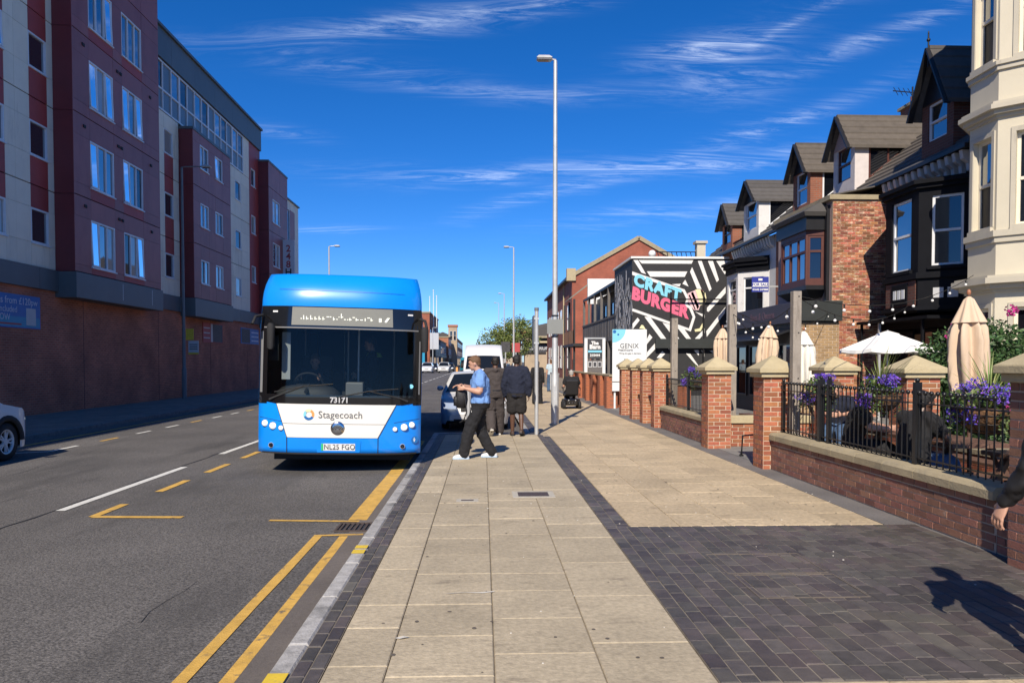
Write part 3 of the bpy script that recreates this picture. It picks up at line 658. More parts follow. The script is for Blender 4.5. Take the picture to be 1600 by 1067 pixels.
# ================================================================ garden walls, piers, railings on the right
RBRICK = mat('red_facing_brick', (0.36, 0.125, 0.062), 0.85, 0.16, 14, bump=0.25, bs=80, rv=0.26, hue=0.012)
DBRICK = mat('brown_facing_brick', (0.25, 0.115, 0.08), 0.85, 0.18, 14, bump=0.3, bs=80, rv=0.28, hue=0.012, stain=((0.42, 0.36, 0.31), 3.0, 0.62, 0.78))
MORT = mat('pale_mortar', (0.56, 0.46, 0.34), 0.95, 0.15, 20, bump=0.3)
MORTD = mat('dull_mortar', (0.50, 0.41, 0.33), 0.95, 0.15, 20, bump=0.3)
CAPS = mat('sandstone_cap', (0.46, 0.385, 0.235), 0.85, 0.14, 6, bump=0.25, bs=50, rv=0.06, stain=((0.25, 0.21, 0.14), 3.0, 0.55, 0.8))
COPE = mat('worn_coping_stone', (0.36, 0.30, 0.19), 0.88, 0.16, 7, bump=0.3, bs=50, rv=0.10, stain=((0.19, 0.165, 0.12), 3.5, 0.5, 0.74))
BRK = {}
def brickrun(parent, o, u, n, Ln, z0, nc, m, joined=None, phase=0):
    o, u, n = Vector(o), Vector(u).normalized(), Vector(n).normalized(); ang = math.atan2(u.y, u.x)
    rot = Matrix.Rotation(ang, 4, 'Z')
    for i in range(nc):
        x = 0.0 if (i + phase) % 2 == 0 else -.1125
        while x < Ln - .02:
            a, c = max(x, 0), min(x + .225, Ln); x += .225
            if c - a < .045: continue
            l_ = round(c - a - .015, 3); z = z0 + i * .075 + .0375 + .005
            out_ = rnd.uniform(-.0025, .0025)
            p = o + u * (a + c) / 2 + n * (-.0165 + out_ * .6); p.z = z
            if joined is not None:
                joined.M = Matrix.Translation(p) @ rot; joined.box(-l_/2, l_/2, -.02, .02, -.0303, .0303); joined.M = None
            else:
                key = (l_, m.name)
                if key not in BRK:
                    BRK[key] = MB().box(-l_/2, l_/2, -.02, .02, -.0303, .0303).mesh('brick'); BRK[key].materials.append(m)
                place(BRK[key], 'brick', parent, Matrix.Translation(p) @ rot)
def cap(parent, x0, x1, y0, y1, z, big=.09, h=.20):
    b = MB(); b.box(x0 - big * .55, x1 + big * .55, y0 - big * .55, y1 + big * .55, z, z + .07)
    b.build('cap_bed', CAPS, parent, bev=.008)
    b = MB(); b.box(x0 - big, x1 + big, y0 - big, y1 + big, z + .07, z + .135)
    cx, cy = (x0 + x1) / 2, (y0 + y1) / 2
    b.frustum((x0 - big, x1 + big, y0 - big, y1 + big), z + .135, (cx - .015, cx + .015, cy - .015, cy + .015), z + .135 + h)
    b.build('cap_stone', CAPS, parent, bev=.006)
def pier(lab, x0, y0, w, z0, z1, m=RBRICK, mo=MORT, objs=True, group=None):
    t = thing('brick_pier', lab, 'pier', (x0 + w / 2, y0 + w / 2, 0), group=group)
    MB().box(x0 + .003, x0 + w - .003, y0 + .003, y0 + w - .003, -.05, z1).build('mortar_core', mo, t)
    nc = int((z1 - z0) / .075); j = None if objs else MB()
    brickrun(t, (x0, y0 + w, 0), (0, -1, 0), (-1, 0, 0), w, z0, nc, m, j, 0)
    brickrun(t, (x0, y0, 0), (1, 0, 0), (0, -1, 0), w, z0, nc, m, j, 1)
    brickrun(t, (x0 + w, y0, 0), (0, 1, 0), (1, 0, 0), w, z0, nc, m, j, 0)
    if j: j.build('bricks', m, t, kind='stuff')
    cap(t, x0, x0 + w, y0, y0 + w, z0 + nc * .075 + .005)
    return t
pier('brick pier with stone cap right of the gateway, tallest beside the timber post', 4.30, 11.62, .44, -.02, 1.43)
pier('brick pier with stone cap left of the gateway with the folded black step', 4.27, 14.42, .44, -.02, 1.43)
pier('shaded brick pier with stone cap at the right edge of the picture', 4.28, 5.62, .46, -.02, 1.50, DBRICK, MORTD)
FP = ['nearest of the four close set brick piers', 'second nearest of the four close set brick piers', 'third nearest of the four close set brick piers', 'farthest of the four close set brick piers']
for i, y in enumerate((19.05, 20.45, 21.9, 23.6)): pier(FP[i] + ' past the flower basket', 4.28, y, .40, -.02, 1.45, RBRICK, MORT, i == 0)
pier('brick pier with stone cap inside the patio behind the middle flower basket', 6.25, 13.75, .50, -.02, 1.42, RBRICK, MORT, False)
pier('brick pier with stone cap inside the patio behind the man in black', 6.25, 11.1, .50, -.02, 1.42, RBRICK, MORT, False)
def lowwall(lab, x, y0, y1, ztop, m=DBRICK, mo=MORTD, objs=True, th=.24, parent=None, name='garden_wall'):
    """wall along Y, street face at x, stone coping in separate blocks"""
    t = thing(name, lab, 'wall', (x + th / 2, (y0 + y1) / 2, 0))
    nc = int((ztop - .10) / .075)
    MB().box(x + .003, x + th, y0 + .003, y1, -.05, nc * .075).build('mortar_core', mo, t)
    j = None if objs else MB()
    brickrun(t, (x, y1, 0), (0, -1, 0), (-1, 0, 0), y1 - y0, 0.0, nc, m, j)
    brickrun(t, (x, y0, 0), (1, 0, 0), (0, -1, 0), th, 0.0, nc, m, j, 1)
    if j: j.build('bricks', m, t, kind='stuff')
    y = y0
    while y < y1 - .02:
        c = min(y + .62, y1)
        MB().prism([(x - .035, y + .004, nc*.075+.005), (x - .035, y + .004, ztop - .035), (x - .005, y + .004, ztop), (x + th - .01, y + .004, ztop + .012), (x + th + .03, y + .004, ztop - .03), (x + th + .03, y + .004, nc*.075+.005)], (0, c - y - .008, 0)).build('coping_stone', COPE, t)
        y = c
    return t
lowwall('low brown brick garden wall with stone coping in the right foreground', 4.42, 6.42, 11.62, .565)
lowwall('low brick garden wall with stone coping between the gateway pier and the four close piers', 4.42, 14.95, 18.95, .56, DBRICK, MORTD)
lowwall('low brick wall inside the patio with pale coping', 6.38, 8.0, 15.5, .55, RBRICK, MORT, False)
# short end between wall and shaded pier
tw = thing('wall_end', 'short shaded piece of brick wall beside the shaded pier', 'wall', (4.5, 6.25, 0))
MB().box(4.426, 4.66, 6.09, 6.41, -.05, .50).build('mortar_core', MORTD, tw); brickrun(tw, (4.42, 6.41, 0), (0, -1, 0), (-1, 0, 0), .32, 0, 6, DBRICK)
# wall facing us inside the gateway
t = thing('gateway_wall', 'short red brick wall with pale coping facing us inside the gateway', 'wall', (5.3, 14.8, 0))
MB().box(4.72, 6.37, 14.706, 14.9, -.05, .45).build('mortar_core', MORT, t); brickrun(t, (4.72, 14.7, 0), (1, 0, 0), (0, -1, 0), 1.65, 0, 6, RBRICK)
MB().box(4.72, 6.37, 14.66, 14.94, .455, .60).build('coping_stone', CAPS, t, bev=.012)
# ball finial railings
def railing(lab, x, y0, y1, z0, z1, posts=(), sp=.108):
    t = thing('iron_railing', lab, 'railing', (x, (y0 + y1) / 2, z0))
    for z in (z0 + .06, z1 - .13): MB().box(x - .018, x + .018, y0, y1, z - .006, z + .006).build('rail', IRON, t)
    if 'bar' not in BRK:
        b = MB(); b.tube([(0, 0, 0), (0, 0, .70)], .0075, 6); b.ell((0, 0, .715), .024, 8, 6); BRK['bar'] = b.mesh('bar'); BRK['bar'].materials.append(IRON)
    n_ = int((y1 - y0) / sp); s_ = (z1 - z0) / .734
    for i in range(n_ + 1): place(BRK['bar'], 'bar', t, Matrix.Translation((x, y0 + i * sp, z0)) @ Matrix.Diagonal((1, 1, s_, 1)))
    for (yy, w, h) in posts:
        b = MB(); b.box(x - w/2, x + w/2, yy - w/2, yy + w/2, z0 - .1, z1 + h); b.ell((x, yy, z1 + h + .02), .026, 8, 6); b.build('post', IRON, t)
    return t
railing('black ball topped iron railing on the foreground garden wall', 4.56, 6.35, 11.55, .58, 1.345, ((6.35, .035, .02), (7.9, .065, .09), (9.95, .05, .07), (10.2, .075, .07), (11.5, .035, .0)))
railing('black iron railing beyond the gateway pier under the far flower basket', 4.56, 14.95, 18.95, .57, 1.25, ((15.0, .05, .05), (16.9, .06, .08), (18.9, .05, .05)))
b = MB(); b.beam((4.60, 9.0, 1.18), (4.60, 9.9, 1.25), .02); 
t = thing('gateway_step', 'small folded black metal frame standing in the gateway', 'frame', (4.75, 13.2, 0))
b = MB(); b.tube([(4.50, 13.2, .02), (4.52, 13.2, .36), (4.75, 13.22, .38), (5.0, 13.25, .38)], .018, 6); b.tube([(5.0, 13.25, .38), (5.02, 13.25, .02)], .018, 6); b.build('tube_frame', IRON, t)
MB().box(4.47, 4.53, 13.17, 13.23, 0, .035).build('foot', IRON, t)
# far low wall with pilasters and the soldier course
ORBRICK = brickmat('orange_brick_y', (0.40, 0.125, 0.055), (0.33, 0.10, 0.05), (0.24, 0.10, 0.06), 'y', ms=0.012)
ORBRICKX = brickmat('orange_brick_x', (0.42, 0.13, 0.055), (0.35, 0.11, 0.05), (0.24, 0.10, 0.06), 'x', ms=0.012)
t = thing('low_brick_wall', 'orange low brick wall with pilasters between the pavement and the white dental sign', 'wall', (4.7, 31, 0))
MB().box(4.5, 4.75, 27.0, 40, -.05, 1.10).build('wall_body', ORBRICK, t)
MB().box(4.75, 7.5, 27.4, 27.65, -.05, .80).build('return_wall', ORBRICKX, t)
for y in (27.0, 28.6, 30.4, 32.4, 34.8, 37.5): MB().box(4.36, 4.50, y, y + .5, -.05, 1.12).build('pilaster', ORBRICKX, t)
MB().box(4.44, 4.80, 26.95, 40.05, 1.125, 1.18).build('coping', COPE, t); MB().box(4.8, 7.5, 27.35, 27.7, .80, .85).build('return_coping', COPE, t)

# ---- patio furniture
WOODD = mat('stained_bench_wood', (0.11, 0.055, 0.035), 0.6, 0.25, 8, bump=0.2, rv=0.1, stain=((0.22, 0.14, 0.09), 5, 0.52, 0.75))
WOODP = mat('weathered_timber', (0.30, 0.26, 0.215), 0.85, 0.18, 5, bump=0.3, bs=30, stain=((0.19, 0.16, 0.13), 4, 0.5, 0.7, (6, 6, .6)))
def picnic(lab, x, y, rz, ln=1.5):
    t = thing('picnic_table', lab, 'table', (x, y, 0), rz, 'picnic tables on the patio')
    for i in range(5): MB().chbox(-.35 + i * .142, -.35 + i * .142 + .134, -ln/2, ln/2, .70, .745, .006).build('top_plank', WOODD, t, True)
    for sx in (-1, 1):
        for i in range(2): MB().chbox(sx * .66 - .13 + i * .132, sx * .66 - .13 + i * .132 + .125, -ln/2, ln/2, .40, .44, .006).build('seat_plank', WOODD, t, True)
    for sy in (-1, 1):
        for sx in (-1, 1): MB().beam((sx * .62, sy * (ln/2 - .22), 0), (sx * .22, sy * (ln/2 - .22), .70), .045, .10, (0, 1, 0)).build('leg', WOODD, t, True)
        MB().beam((-.78, sy * (ln/2 - .17), .37), (.78, sy * (ln/2 - .17), .37), .045, .09).build('cross_rail', WOODD, t, True)
    return t
picnic('dark wooden picnic table behind the largest flower basket', 5.48, 6.95, 1)
picnic('dark wooden picnic table where the man in black sits', 5.48, 9.2, 0, 2.0)
picnic('dark wooden picnic table inside the gateway behind the wall', 6.9, 17.2, 8)
t = thing('white_bench', 'white slatted bench behind the nearest picnic table', 'bench', (6.9, 8.9, 0))
for i in range(4): MB().box(6.7 + i * .11, 6.7 + i * .11 + .095, 8.1, 9.9, .42, .45).build('seat_slat', WHITE, t)
for i in range(6): MB().box(7.13, 7.16, 8.1 + i * .3, 8.1 + i * .3 + .28, .02, .85).build('back_board', WHITE, t)
for y in (8.15, 9.8): MB().box(6.72, 6.77, y, y + .05, 0, .42).build('leg', WHITE, t)
for (x, y, w, h, lab) in ((4.68, 11.36, .125, 2.70, 'weathered square timber post beside the gateway pier, string lights at its top'), (5.02, 15.35, .15, 2.80, 'weathered square timber post behind the left gateway pier'), (4.72, 18.85, .15, 2.72, 'weathered square timber post beside the four close piers')):
    t = thing('timber_post', lab, 'post', (x, y, 0))
    MB().box(x - w/2, x + w/2, y - w/2, y + w/2, -.02, h).build('post', WOODP, t, bev=.006)
    for z in (h - .08, h - .62, h - 1.3): MB().ell((x + .02, y - w/2 - .001, z), (.012, .006, .012), 8, 6).build('knot', BLACK, t)
# parasols
BEIGE = mat('beige_canvas', (0.62, 0.47, 0.33), 0.85, 0.06, 4, bump=0.05)
IVORY = mat('ivory_canvas', (0.74, 0.71, 0.63), 0.85, 0.05, 4, bump=0.05)
def parasol_closed(lab, x, y, z0, z1, r, m, tilt=0, seed=0, n=8):
    M = Matrix.Translation((x, y, 0)) @ Matrix.Rotation(R(tilt), 4, 'Y')
    t = thing('closed_parasol', lab, 'parasol', M=M)
    MB().tube([(0, 0, 0), (0, 0, z1 + .05)], .02, 8).build('pole', WOODD, t, True)
    h = z1 - z0; q = 64; rs = random.Random(seed); ph = [rs.uniform(-.35, .35) for _ in range(n)]; am = [rs.uniform(.75, 1.15) for _ in range(n)]
    def md(j, z):
        f = (j / q * n) % n; i = int(f); d = f - i
        g = min(1, max(0, (z1 - z) / (h * .3)))
        return 1 + g * (0.36 * am[i] * math.cos(2 * math.pi * (d + .12 * math.sin(z * 4 + ph[i] * 5))) + .07 * math.sin(j * 1.3 + z * 7))
    prof = [(r * .82, z0), (r * .95, z0 + h * .15), (r * 1.0, z0 + h * .35), (r * .98, z0 + h * .55), (r * .88, z0 + h * .68), (r * .66, z0 + h * .76), (r * .50, z0 + h * .84), (r * .30, z0 + h * .95)]
    MB().lathe(prof, q, (0, 0, 0), md).build('canopy', m, t, True)
    md2 = lambda j, z: 1 + .12 * math.cos(2 * math.pi * j / q * n + 1) * (1 if z < z1 - .1 else .3)
    MB().lathe([(r * .98, z0 + h * .735), (r * .86, z0 + h * .775), (r * .55, z0 + h * .88), (r * .32, z0 + h * .97), (.02, z1)], q, (0, 0, 0), md2).build('top_flap', m, t, True)
    MB().ell((0, 0, z1 + .05), (.025, .025, .04), 10, 8).build('finial', mat('terracotta_knob', (0.35, 0.14, 0.07), .5), t, True)
    MB().lathe([(.26, 0), (.26, .05), (.06, .10), (.03, .3)], 16).build('base', IRON, t, True)
    return t
parasol_closed('large closed beige parasol in front of the leafy bush', 5.88, 9.05, 1.25, 2.43, .185, BEIGE, -1, 3)
parasol_closed('closed ivory parasol just right of the tall timber post', 6.85, 16.2, 1.2, 2.30, .20, IVORY, 0, 5)
parasol_closed('closed beige parasol between the two gateway piers', 6.95, 19.0, 1.35, 2.58, .21, BEIGE, 5, 8)
parasol_closed('closed beige parasol beside the left timber post', 6.95, 22.1, 1.5, 2.62, .21, BEIGE, 0, 12)
t = thing('open_parasol', 'open white parasol left of the leafy bush', 'parasol', (9.0, 16.8, 0))
b = MB(); rr = []
for (r_, z) in ((.04, 2.33), (.22, 2.27), (.24, 2.24), (.55, 2.11), (.98, 1.93), (.985, 1.86)):
    rr.append([(9.0 + r_ * math.cos(2*math.pi*j/32) * (1 if j % 4 else 1.06), 16.8 + r_ * math.sin(2*math.pi*j/32) * (1 if j % 4 else 1.06), z - (.04 if (j % 4 and r_ > .3) else 0) * math.sin(math.pi * (j % 4) / 4)) for j in range(32)])
b.loft(rr, False, False).build('canopy', mat('bright_white_canvas', (0.80, 0.79, 0.76), .8, .03), t)
MB().tube([(9, 16.8, 0), (9, 16.8, 2.35)], .02, 8).build('pole', GALV, t)
for j in range(0, 32, 4): MB().beam((9, 16.8, 2.05), (9 + .5 * math.cos(2*math.pi*j/32), 16.8 + .5 * math.sin(2*math.pi*j/32), 2.08), .012).build('strut', GALV, t)
# string lights
BULB = mat('frosted_bulb', (0.85, 0.84, 0.80), 0.3, 0)
CABLE = mat('cable', (0.01, 0.01, 0.01), 0.6, 0)
def string(lab, p, q, sag, nb, drop=.0):
    p, q = Vector(p), Vector(q); t = thing('string_lights', lab, 'string lights', (p.x, p.y, p.z), group='strings of festoon lights over the patio')
    f = lambda s: p.lerp(q, s) - Vector((0, 0, sag * 4 * s * (1 - s)))
    MB().tube([f(i / 16) for i in range(17)], .007, 5).build('cable', CABLE, t)
    for i in range(nb):
        c = f((i + .5) / nb)
        MB().tube([c, c - Vector((0, 0, .06))], .014, 6).build('socket', CABLE, t); MB().ell(c - Vector((0, 0, .10)), .027, 10, 8).build('bulb', BULB, t)
string('festoon lights from the tall timber post to the cream house', (4.72, 11.3, 2.62), (10.8, 16.6, 3.55), .35, 8)
string('festoon lights from the tall timber post to the black house', (4.72, 11.3, 2.58), (10.9, 19.3, 3.1), .35, 7)
string('festoon lights from the middle timber post to the red brick wall', (5.02, 15.3, 2.7), (10.3, 22.3, 3.2), .45, 7)
string('festoon lights from the middle timber post along the shopfront', (5.02, 15.3, 2.65), (8.8, 23.2, 2.6), .3, 6)
string('festoon lights between the tall and the middle timber posts', (4.70, 11.36, 2.55), (5.02, 15.28, 2.6), .25, 4)
# ================================================================ terrace on the right
def seg(p, q):
    """frame of a wall from p to q (left to right seen from outside): x along, y inwards, z up"""
    p, q = Vector((p[0], p[1], 0)), Vector((q[0], q[1], 0)); u = (q - p).normalized()
    return frame(p, u, (-u.y, u.x, 0), (0, 0, 1)), (q - p).length
def wall(parent, p, q, z0, z1, m, holes=(), th=.25, name='wall', jm=None):
    M, Ln = seg(p, q); xs = sorted({0, Ln} | {a for h in holes for a in h[:2]}); zs = sorted({z0, z1} | {a for h in holes for a in h[2:]})
    b = MB(); b.M = M
    for a, c in zip(xs, xs[1:]):
        for d, e in zip(zs, zs[1:]):
            if any(a >= h[0] - 1e-6 and c <= h[1] + 1e-6 and d >= h[2] - 1e-6 and e <= h[3] + 1e-6 for h in holes): continue
            b.box(a, c, 0, th, d, e)
    return b.build(name, m, parent)
def window(parent, p, q, h, fm=UPVC, gm=None, cols=1, mid=True, sill=None, fw=.06, rec=.10, name='window', surround=None, room=True):
    """window filling hole h of wall p-q"""
    M, Ln = seg(p, q); a, c, d, e = h
    b = MB(); b.M = M
    b.box(a, c, rec, rec + .06, d, d + fw); b.box(a, c, rec, rec + .06, e - fw, e); b.box(a, a + fw, rec, rec + .06, d + fw, e - fw); b.box(c - fw, c, rec, rec + .06, d + fw, e - fw)
    zm = (d + e) / 2 if mid is True else mid
    if mid: b.box(a + fw, c - fw, rec - .012, rec + .055, zm - fw * .5, zm + fw * .5)
    for i in range(1, cols):
        x = a + (c - a) * i / cols; b.box(x - fw * .4, x + fw * .4, rec, rec + .05, d + fw, e - fw)
    w = b.build(name, fm, parent)
    for (zz0, zz1) in ((d, zm), (zm, e)) if mid else ((d, e),):
        for i in range(cols):
            g = MB(); g.M = M; x0 = a + (c - a) * i / cols; x1 = a + (c - a) * (i + 1) / cols
            g.box(x0 + fw * .4, x1 - fw * .4, rec + .03 + (.012 if zz0 == d else 0), rec + .036 + (.012 if zz0 == d else 0), zz0 + fw * .4, zz1 - fw * .4); g.build('pane', gm or G_WIN, w)
    if sill:
        s_ = MB(); s_.M = M; s_.box(a - .08, c + .08, -.08, rec, d - .09, d - .002); s_.build('sill', sill, w)
    return w
def ring(parent, pts, z0, z1, outm, m, name):
    """moulding following bay outline pts, projecting outm"""
    P = [Vector((x, y, 0)) for x, y in pts]; O = []
    for i, p in enumerate(P):
        a = (P[i] - P[i-1]).normalized() if i else (P[1] - P[0]).normalized(); c = (P[i+1] - P[i]).normalized() if i < len(P) - 1 else a
        na, nc = Vector((a.y, -a.x, 0)), Vector((c.y, -c.x, 0)); n_ = (na + nc).normalized(); O.append(p + n_ * (outm / max(.3, n_.dot(na))))
    b = MB()
    for i in range(len(P) - 1):
        b.prism([tuple(P[i]) [:2] + (z0,), tuple(O[i])[:2] + (z0,), tuple(O[i+1])[:2] + (z0,), tuple(P[i+1])[:2] + (z0,)], (0, 0, z1 - z0))
    return b.build(name, m, parent)
XF = 12.0
RTILE = mat('brown_roof_tile', (0.105, 0.088, 0.070), 0.85, 0.2, 5, bump=0.3, rv=0.10)
GTILE = mat('grey_roof_tile', (0.085, 0.078, 0.072), 0.85, 0.2, 5, bump=0.3, rv=0.10)
def zroof(x): return 6.92 + (x - 11.72) * .84
def mainroof(t, y0, y1, m):
    n_ = 16; x0, x1 = 11.70, 16.2
    for i in range(n_):
        a = x0 + (x1 - x0) * i / n_; c = x0 + (x1 - x0) * (i + 1) / n_ + .05
        MB().prism([(a, y0, zroof(a) - .03), (a, y0, zroof(a) + .075), (c, y0, zroof(c) + .012), (c, y0, zroof(c) - .06)], (0, y1 - y0, 0)).build('tile_row', m, t)
    MB().prism([(16.2, y0, zroof(16.2)), (16.2, y0, zroof(16.2) - .1), (21, y0, 6.6), (21, y0, 6.7)], (0, y1 - y0, 0)).build('rear_slope', m, t)
    MB().box(11.60, 11.74, y0, y1, 6.83, 6.93).build('gutter', BLACK, t)
def dormer(t, y0, y1, zr, ze, zb, roofm, facem, cheek, winm, bargem=BLACK, gable=BLACK, sidewin=True, xf=11.92, finial=False, frm=UPVC):
    ym = (y0 + y1) / 2; xe = 11.72 + (ze - 6.92) / .84; xr = 11.72 + (zr - 6.92) / .84
    d = MB(); hole = (.28, (y1 - y0) - .28, zb + .30, ze - .02)
    part_ = wall(t, (xf, y1), (xf, y0), zb - .5, ze, facem, [hole], .12, 'dormer_front')
    window(part_, (xf, y1), (xf, y0), hole, frm, rec=.04, fw=.05, name='dormer_window')
    MB().prism([(xf - .02, y0, ze), (xf - .02, y1, ze), (xf - .02, ym, zr - .06)], (.1, 0, 0)).build('gable', gable, part_)
    # cheeks: masonry pier then glazing running back into the roof
    for s_, (ya, yb) in ((0, (y0, y0 + .12)), (1, (y1 - .12, y1))):
        xk = xf + .45
        MB().box(xf + .12, xk, ya, yb, zb - .5, ze).build('cheek', cheek, part_)
        MB().prism([(xk, ya + .03, zroof(xk) - .1), (xe, ya + .03, ze - .1), (xe, ya + .03, ze), (xk, ya + .03, ze)], (0, .06, 0)).build('cheek_glass', G_DARK, part_)
        f_ = MB(); f_.box(xk, xk + .06, ya, yb - .02, zroof(xk) - .1, ze); f_.box(xk, xe + .1, ya, yb - .02, ze - .07, ze)
        f_.beam((xk, (ya+yb)/2 - .01, zroof(xk) + .05), (xe, (ya+yb)/2 - .01, zroof(xe) + .0), .1, .07)
        if sidewin: xm = xk + (xe - xk) * .42; f_.box(xm, xm + .05, ya, yb - .02, zroof(xm), ze - .07)
        f_.build('cheek_frame', frm, part_)
    # roof in tile rows
    ov = .16; rowsN = 5
    rf = MB().box(xf - .26, xr, ym - .05, ym + .05, zr - .04, zr + .05).build('dormer_ridge', roofm, part_)
    for s_ in (-1, 1):
        ye = y0 - ov if s_ < 0 else y1 + ov; sl = (zr - ze) / (abs(ym - (y0 if s_ < 0 else y1))); 
        for i in range(rowsN):
            f0, f1 = i / rowsN, (i + 1) / rowsN + .03
            ya, yb = ye + (ym - ye) * f0, ye + (ym - ye) * min(f1, 1); za, zb_ = zr - sl * abs(ym - ya), zr - sl * abs(ym - yb)
            xa = 11.72 + (za - 6.92) / .84 + .35
            MB().prism([(xf - .25, ya, za + .08), (xf - .25, yb, zb_ + .02), (xf - .25, yb, zb_ - .04), (xf - .25, ya, za - .02)], (xa - xf + .25, 0, 0)).build('tile_row', roofm, part_)
        MB().beam((xf - .27, ye, zr - sl * abs(ym - ye) - .04), (xf - .27, ym, zr - .02), .05, .17, (1, 0, 0)).build('bargeboard', bargem, part_)
    if finial:
        f_ = MB(); f_.tube([(xf - .27, ym, zr - .5), (xf - .27, ym, zr + .35)], .02, 6); f_.ell((xf - .27, ym, zr + .2), .05, 8, 6); f_.ell((xf - .27, ym, zr + .38), (.02, .02, .06), 8, 6); f_.build('finial', bargem, part_)
    return part_
# ---- cream house with the three-storey canted bay
CRM = mat('cream_render', (0.60, 0.545, 0.42), 0.8, 0.05, 1.5, bump=0.08, bs=40, vs2=(0.5, 0.06), stain=((0.42, 0.385, 0.31), 1.6, 0.60, 0.85, (1, 1, .3)))
CRM2 = mat('stone_trim_paint', (0.50, 0.455, 0.36), 0.8, 0.06, 2, bump=0.08, stain=((0.33, 0.30, 0.25), 2.4, 0.58, 0.8, (1, 1, .35)))
SASH = mat('cream_sash', (0.74, 0.68, 0.55), 0.5, 0.05)
t = thing('cream_house', 'cream rendered house with tall canted bay windows at the right edge', 'house', (12, 15, 0))
MB().box(12.25, 20, 6, 18.25, -.1, 11.6).build('body', CRM, t)
wall(t, (12, 18.25), (12, 6), -.1, 11.6, CRM, [], .25)
bayp = [(12.0, 18.06), (10.9, 16.96), (10.9, 16.02), (12.0, 14.92)]
lv = [(-.1, 3.13, [.85, 2.80]), (3.46, 6.80, [4.52, 6.46]), (7.12, 11.2, [8.06, 10.05])]
for z0, z1, (w0, w1) in lv:
    for i, (p, q) in enumerate(zip(bayp, bayp[1:])):
        Ln = math.dist(p, q); mg = .16 if i == 1 else .34; h = (mg, Ln - mg, w0, w1)
        wl = wall(t, p, q, z0, z1, CRM, [h], .22, 'bay_wall'); window(wl, p, q, h, SASH, G_DARK if i != 1 else G_WIN, rec=.11, fw=.065, sill=CRM2)
        M_, _ = seg(p, q)
        for sgn in (0, 1):     # moulded architrave
            b = MB(); b.M = M_
            if sgn == 0: b.box(mg - .09, mg, -.03, .0, w0, w1 + .1); b.box(Ln - mg, Ln - mg + .09, -.03, .0, w0, w1 + .1)
            else: b.box(mg, Ln - mg, -.03, .0, w1 + .002, w1 + .1)
            b.build('architrave', CRM2, wl)
for (z0, z1, o_) in ((3.13, 3.2, .06), (3.2, 3.3, .16), (3.3, 3.42, .30), (3.42, 3.47, .24), (6.80, 6.87, .05), (6.87, 6.96, .13), (6.96, 7.06, .22), (7.06, 7.12, .16), (4.18, 4.30, .05), (4.30, 4.43, .09), (7.80, 7.90, .05), (7.90, 7.985, .09), (10.7, 10.8, .12), (11.2, 11.5, .25)):
    ring(t, bayp, z0, z1, o_, CRM2, 'moulding')
b = MB(); b.prism([(x, y, 3.13) for x, y in bayp], (0, 0, .33)); b.prism([(x, y, 6.80) for x, y in bayp], (0, 0, .32)); b.prism([(x, y, 11.2) for x, y in bayp], (0, 0, .2)); b.build('bay_floor', CRM2, t)
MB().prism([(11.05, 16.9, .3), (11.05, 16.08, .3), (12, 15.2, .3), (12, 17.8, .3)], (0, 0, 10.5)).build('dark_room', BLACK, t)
for i in range(3):      # notices behind the ground floor window
    M_, _ = seg(bayp[2], bayp[3]); b = MB(); b.M = M_; b.box(.55, .95, .135, .139, 1.35 + i * .45, 1.72 + i * .45); b.build('notice', (PWH, YELB, PRED)[i], t)
# ---- black house
BPAINT = mat('black_painted_brick', (0.006, 0.0065, 0.009), 0.7, 0.2, 4, bump=0.25, bs=50, spec=0.15)
DRB = brickmat('dark_red_brick_x', (0.16, 0.055, 0.035), (0.11, 0.04, 0.03), (0.13, 0.09, 0.07), 'x')
DRBY = brickmat('dark_red_brick_y', (0.16, 0.055, 0.035), (0.11, 0.04, 0.03), (0.13, 0.09, 0.07), 'y')
BRACK = mat('bracket_grey_paint', (0.52, 0.49, 0.46), 0.6, 0.1, 5)
t = thing('black_house', 'black painted terraced house with canted bay and brick dormer', 'house', (12, 20, 0))
MB().box(12.2, 20, 18.25, 22.4, -.1, 6.9).build('body', BPAINT, t)
wall(t, (12, 22.4), (12, 18.25), -.1, 6.9, BPAINT)
bp2 = [(12.0, 21.7), (11.0, 20.7), (11.0, 19.12), (12.0, 18.3)]
for i, (p, q) in enumerate(zip(bp2, bp2[1:])):
    Ln = math.dist(p, q); h = ((.3, 1.25, 4.0, 5.85) if i == 1 else (.30, Ln - .3, 4.05, 5.80))
    wl = wall(t, p, q, 2.95, 6.1, BPAINT, [h], .2, 'bay_wall'); window(wl, p, q, h, UPVC, G_WIN if i == 1 else G_DARK, rec=.05, fw=.06, sill=BPAINT)
for (z0, z1, o_) in ((6.1, 6.2, .18), (6.0, 6.1, .1), (3.75, 3.9, .07), (2.95, 3.05, .1)): ring(t, bp2, z0, z1, o_, BPAINT, 'moulding')
b = MB(); b.prism([(x, y, 6.2) for x, y in bp2], (0, 0, .05)); b.prism([(x, y, 2.9) for x, y in bp2], (0, 0, .05)); b.build('bay_roof', BPAINT, t)
M_, _ = seg(bp2[1], bp2[2])
b = MB(); b.M = M_; b.box(.08, 1.5, -.02, .0, 3.08, 3.72); b.build('brick_apron', DRBY, t)
b = MB(); b.M = M_; b.box(.42, 1.16, -.05, -.02, 3.12, 3.66); b.build('apron_panel', BPAINT, t)
for i in range(3):
    b = MB(); b.M = M_; b.box(.52 + i * .2, .66 + i * .2, -.06, -.05, 3.28, 3.52); b.build('white_tile', WHITE, t)
M_, _ = seg(bp2[2], bp2[3])
for i in range(2):
    b = MB(); b.M = M_; b.box(.35 + i * .32, .58 + i * .32, -.03, 0, 3.25, 3.50); b.build('white_tile', PWH, t)
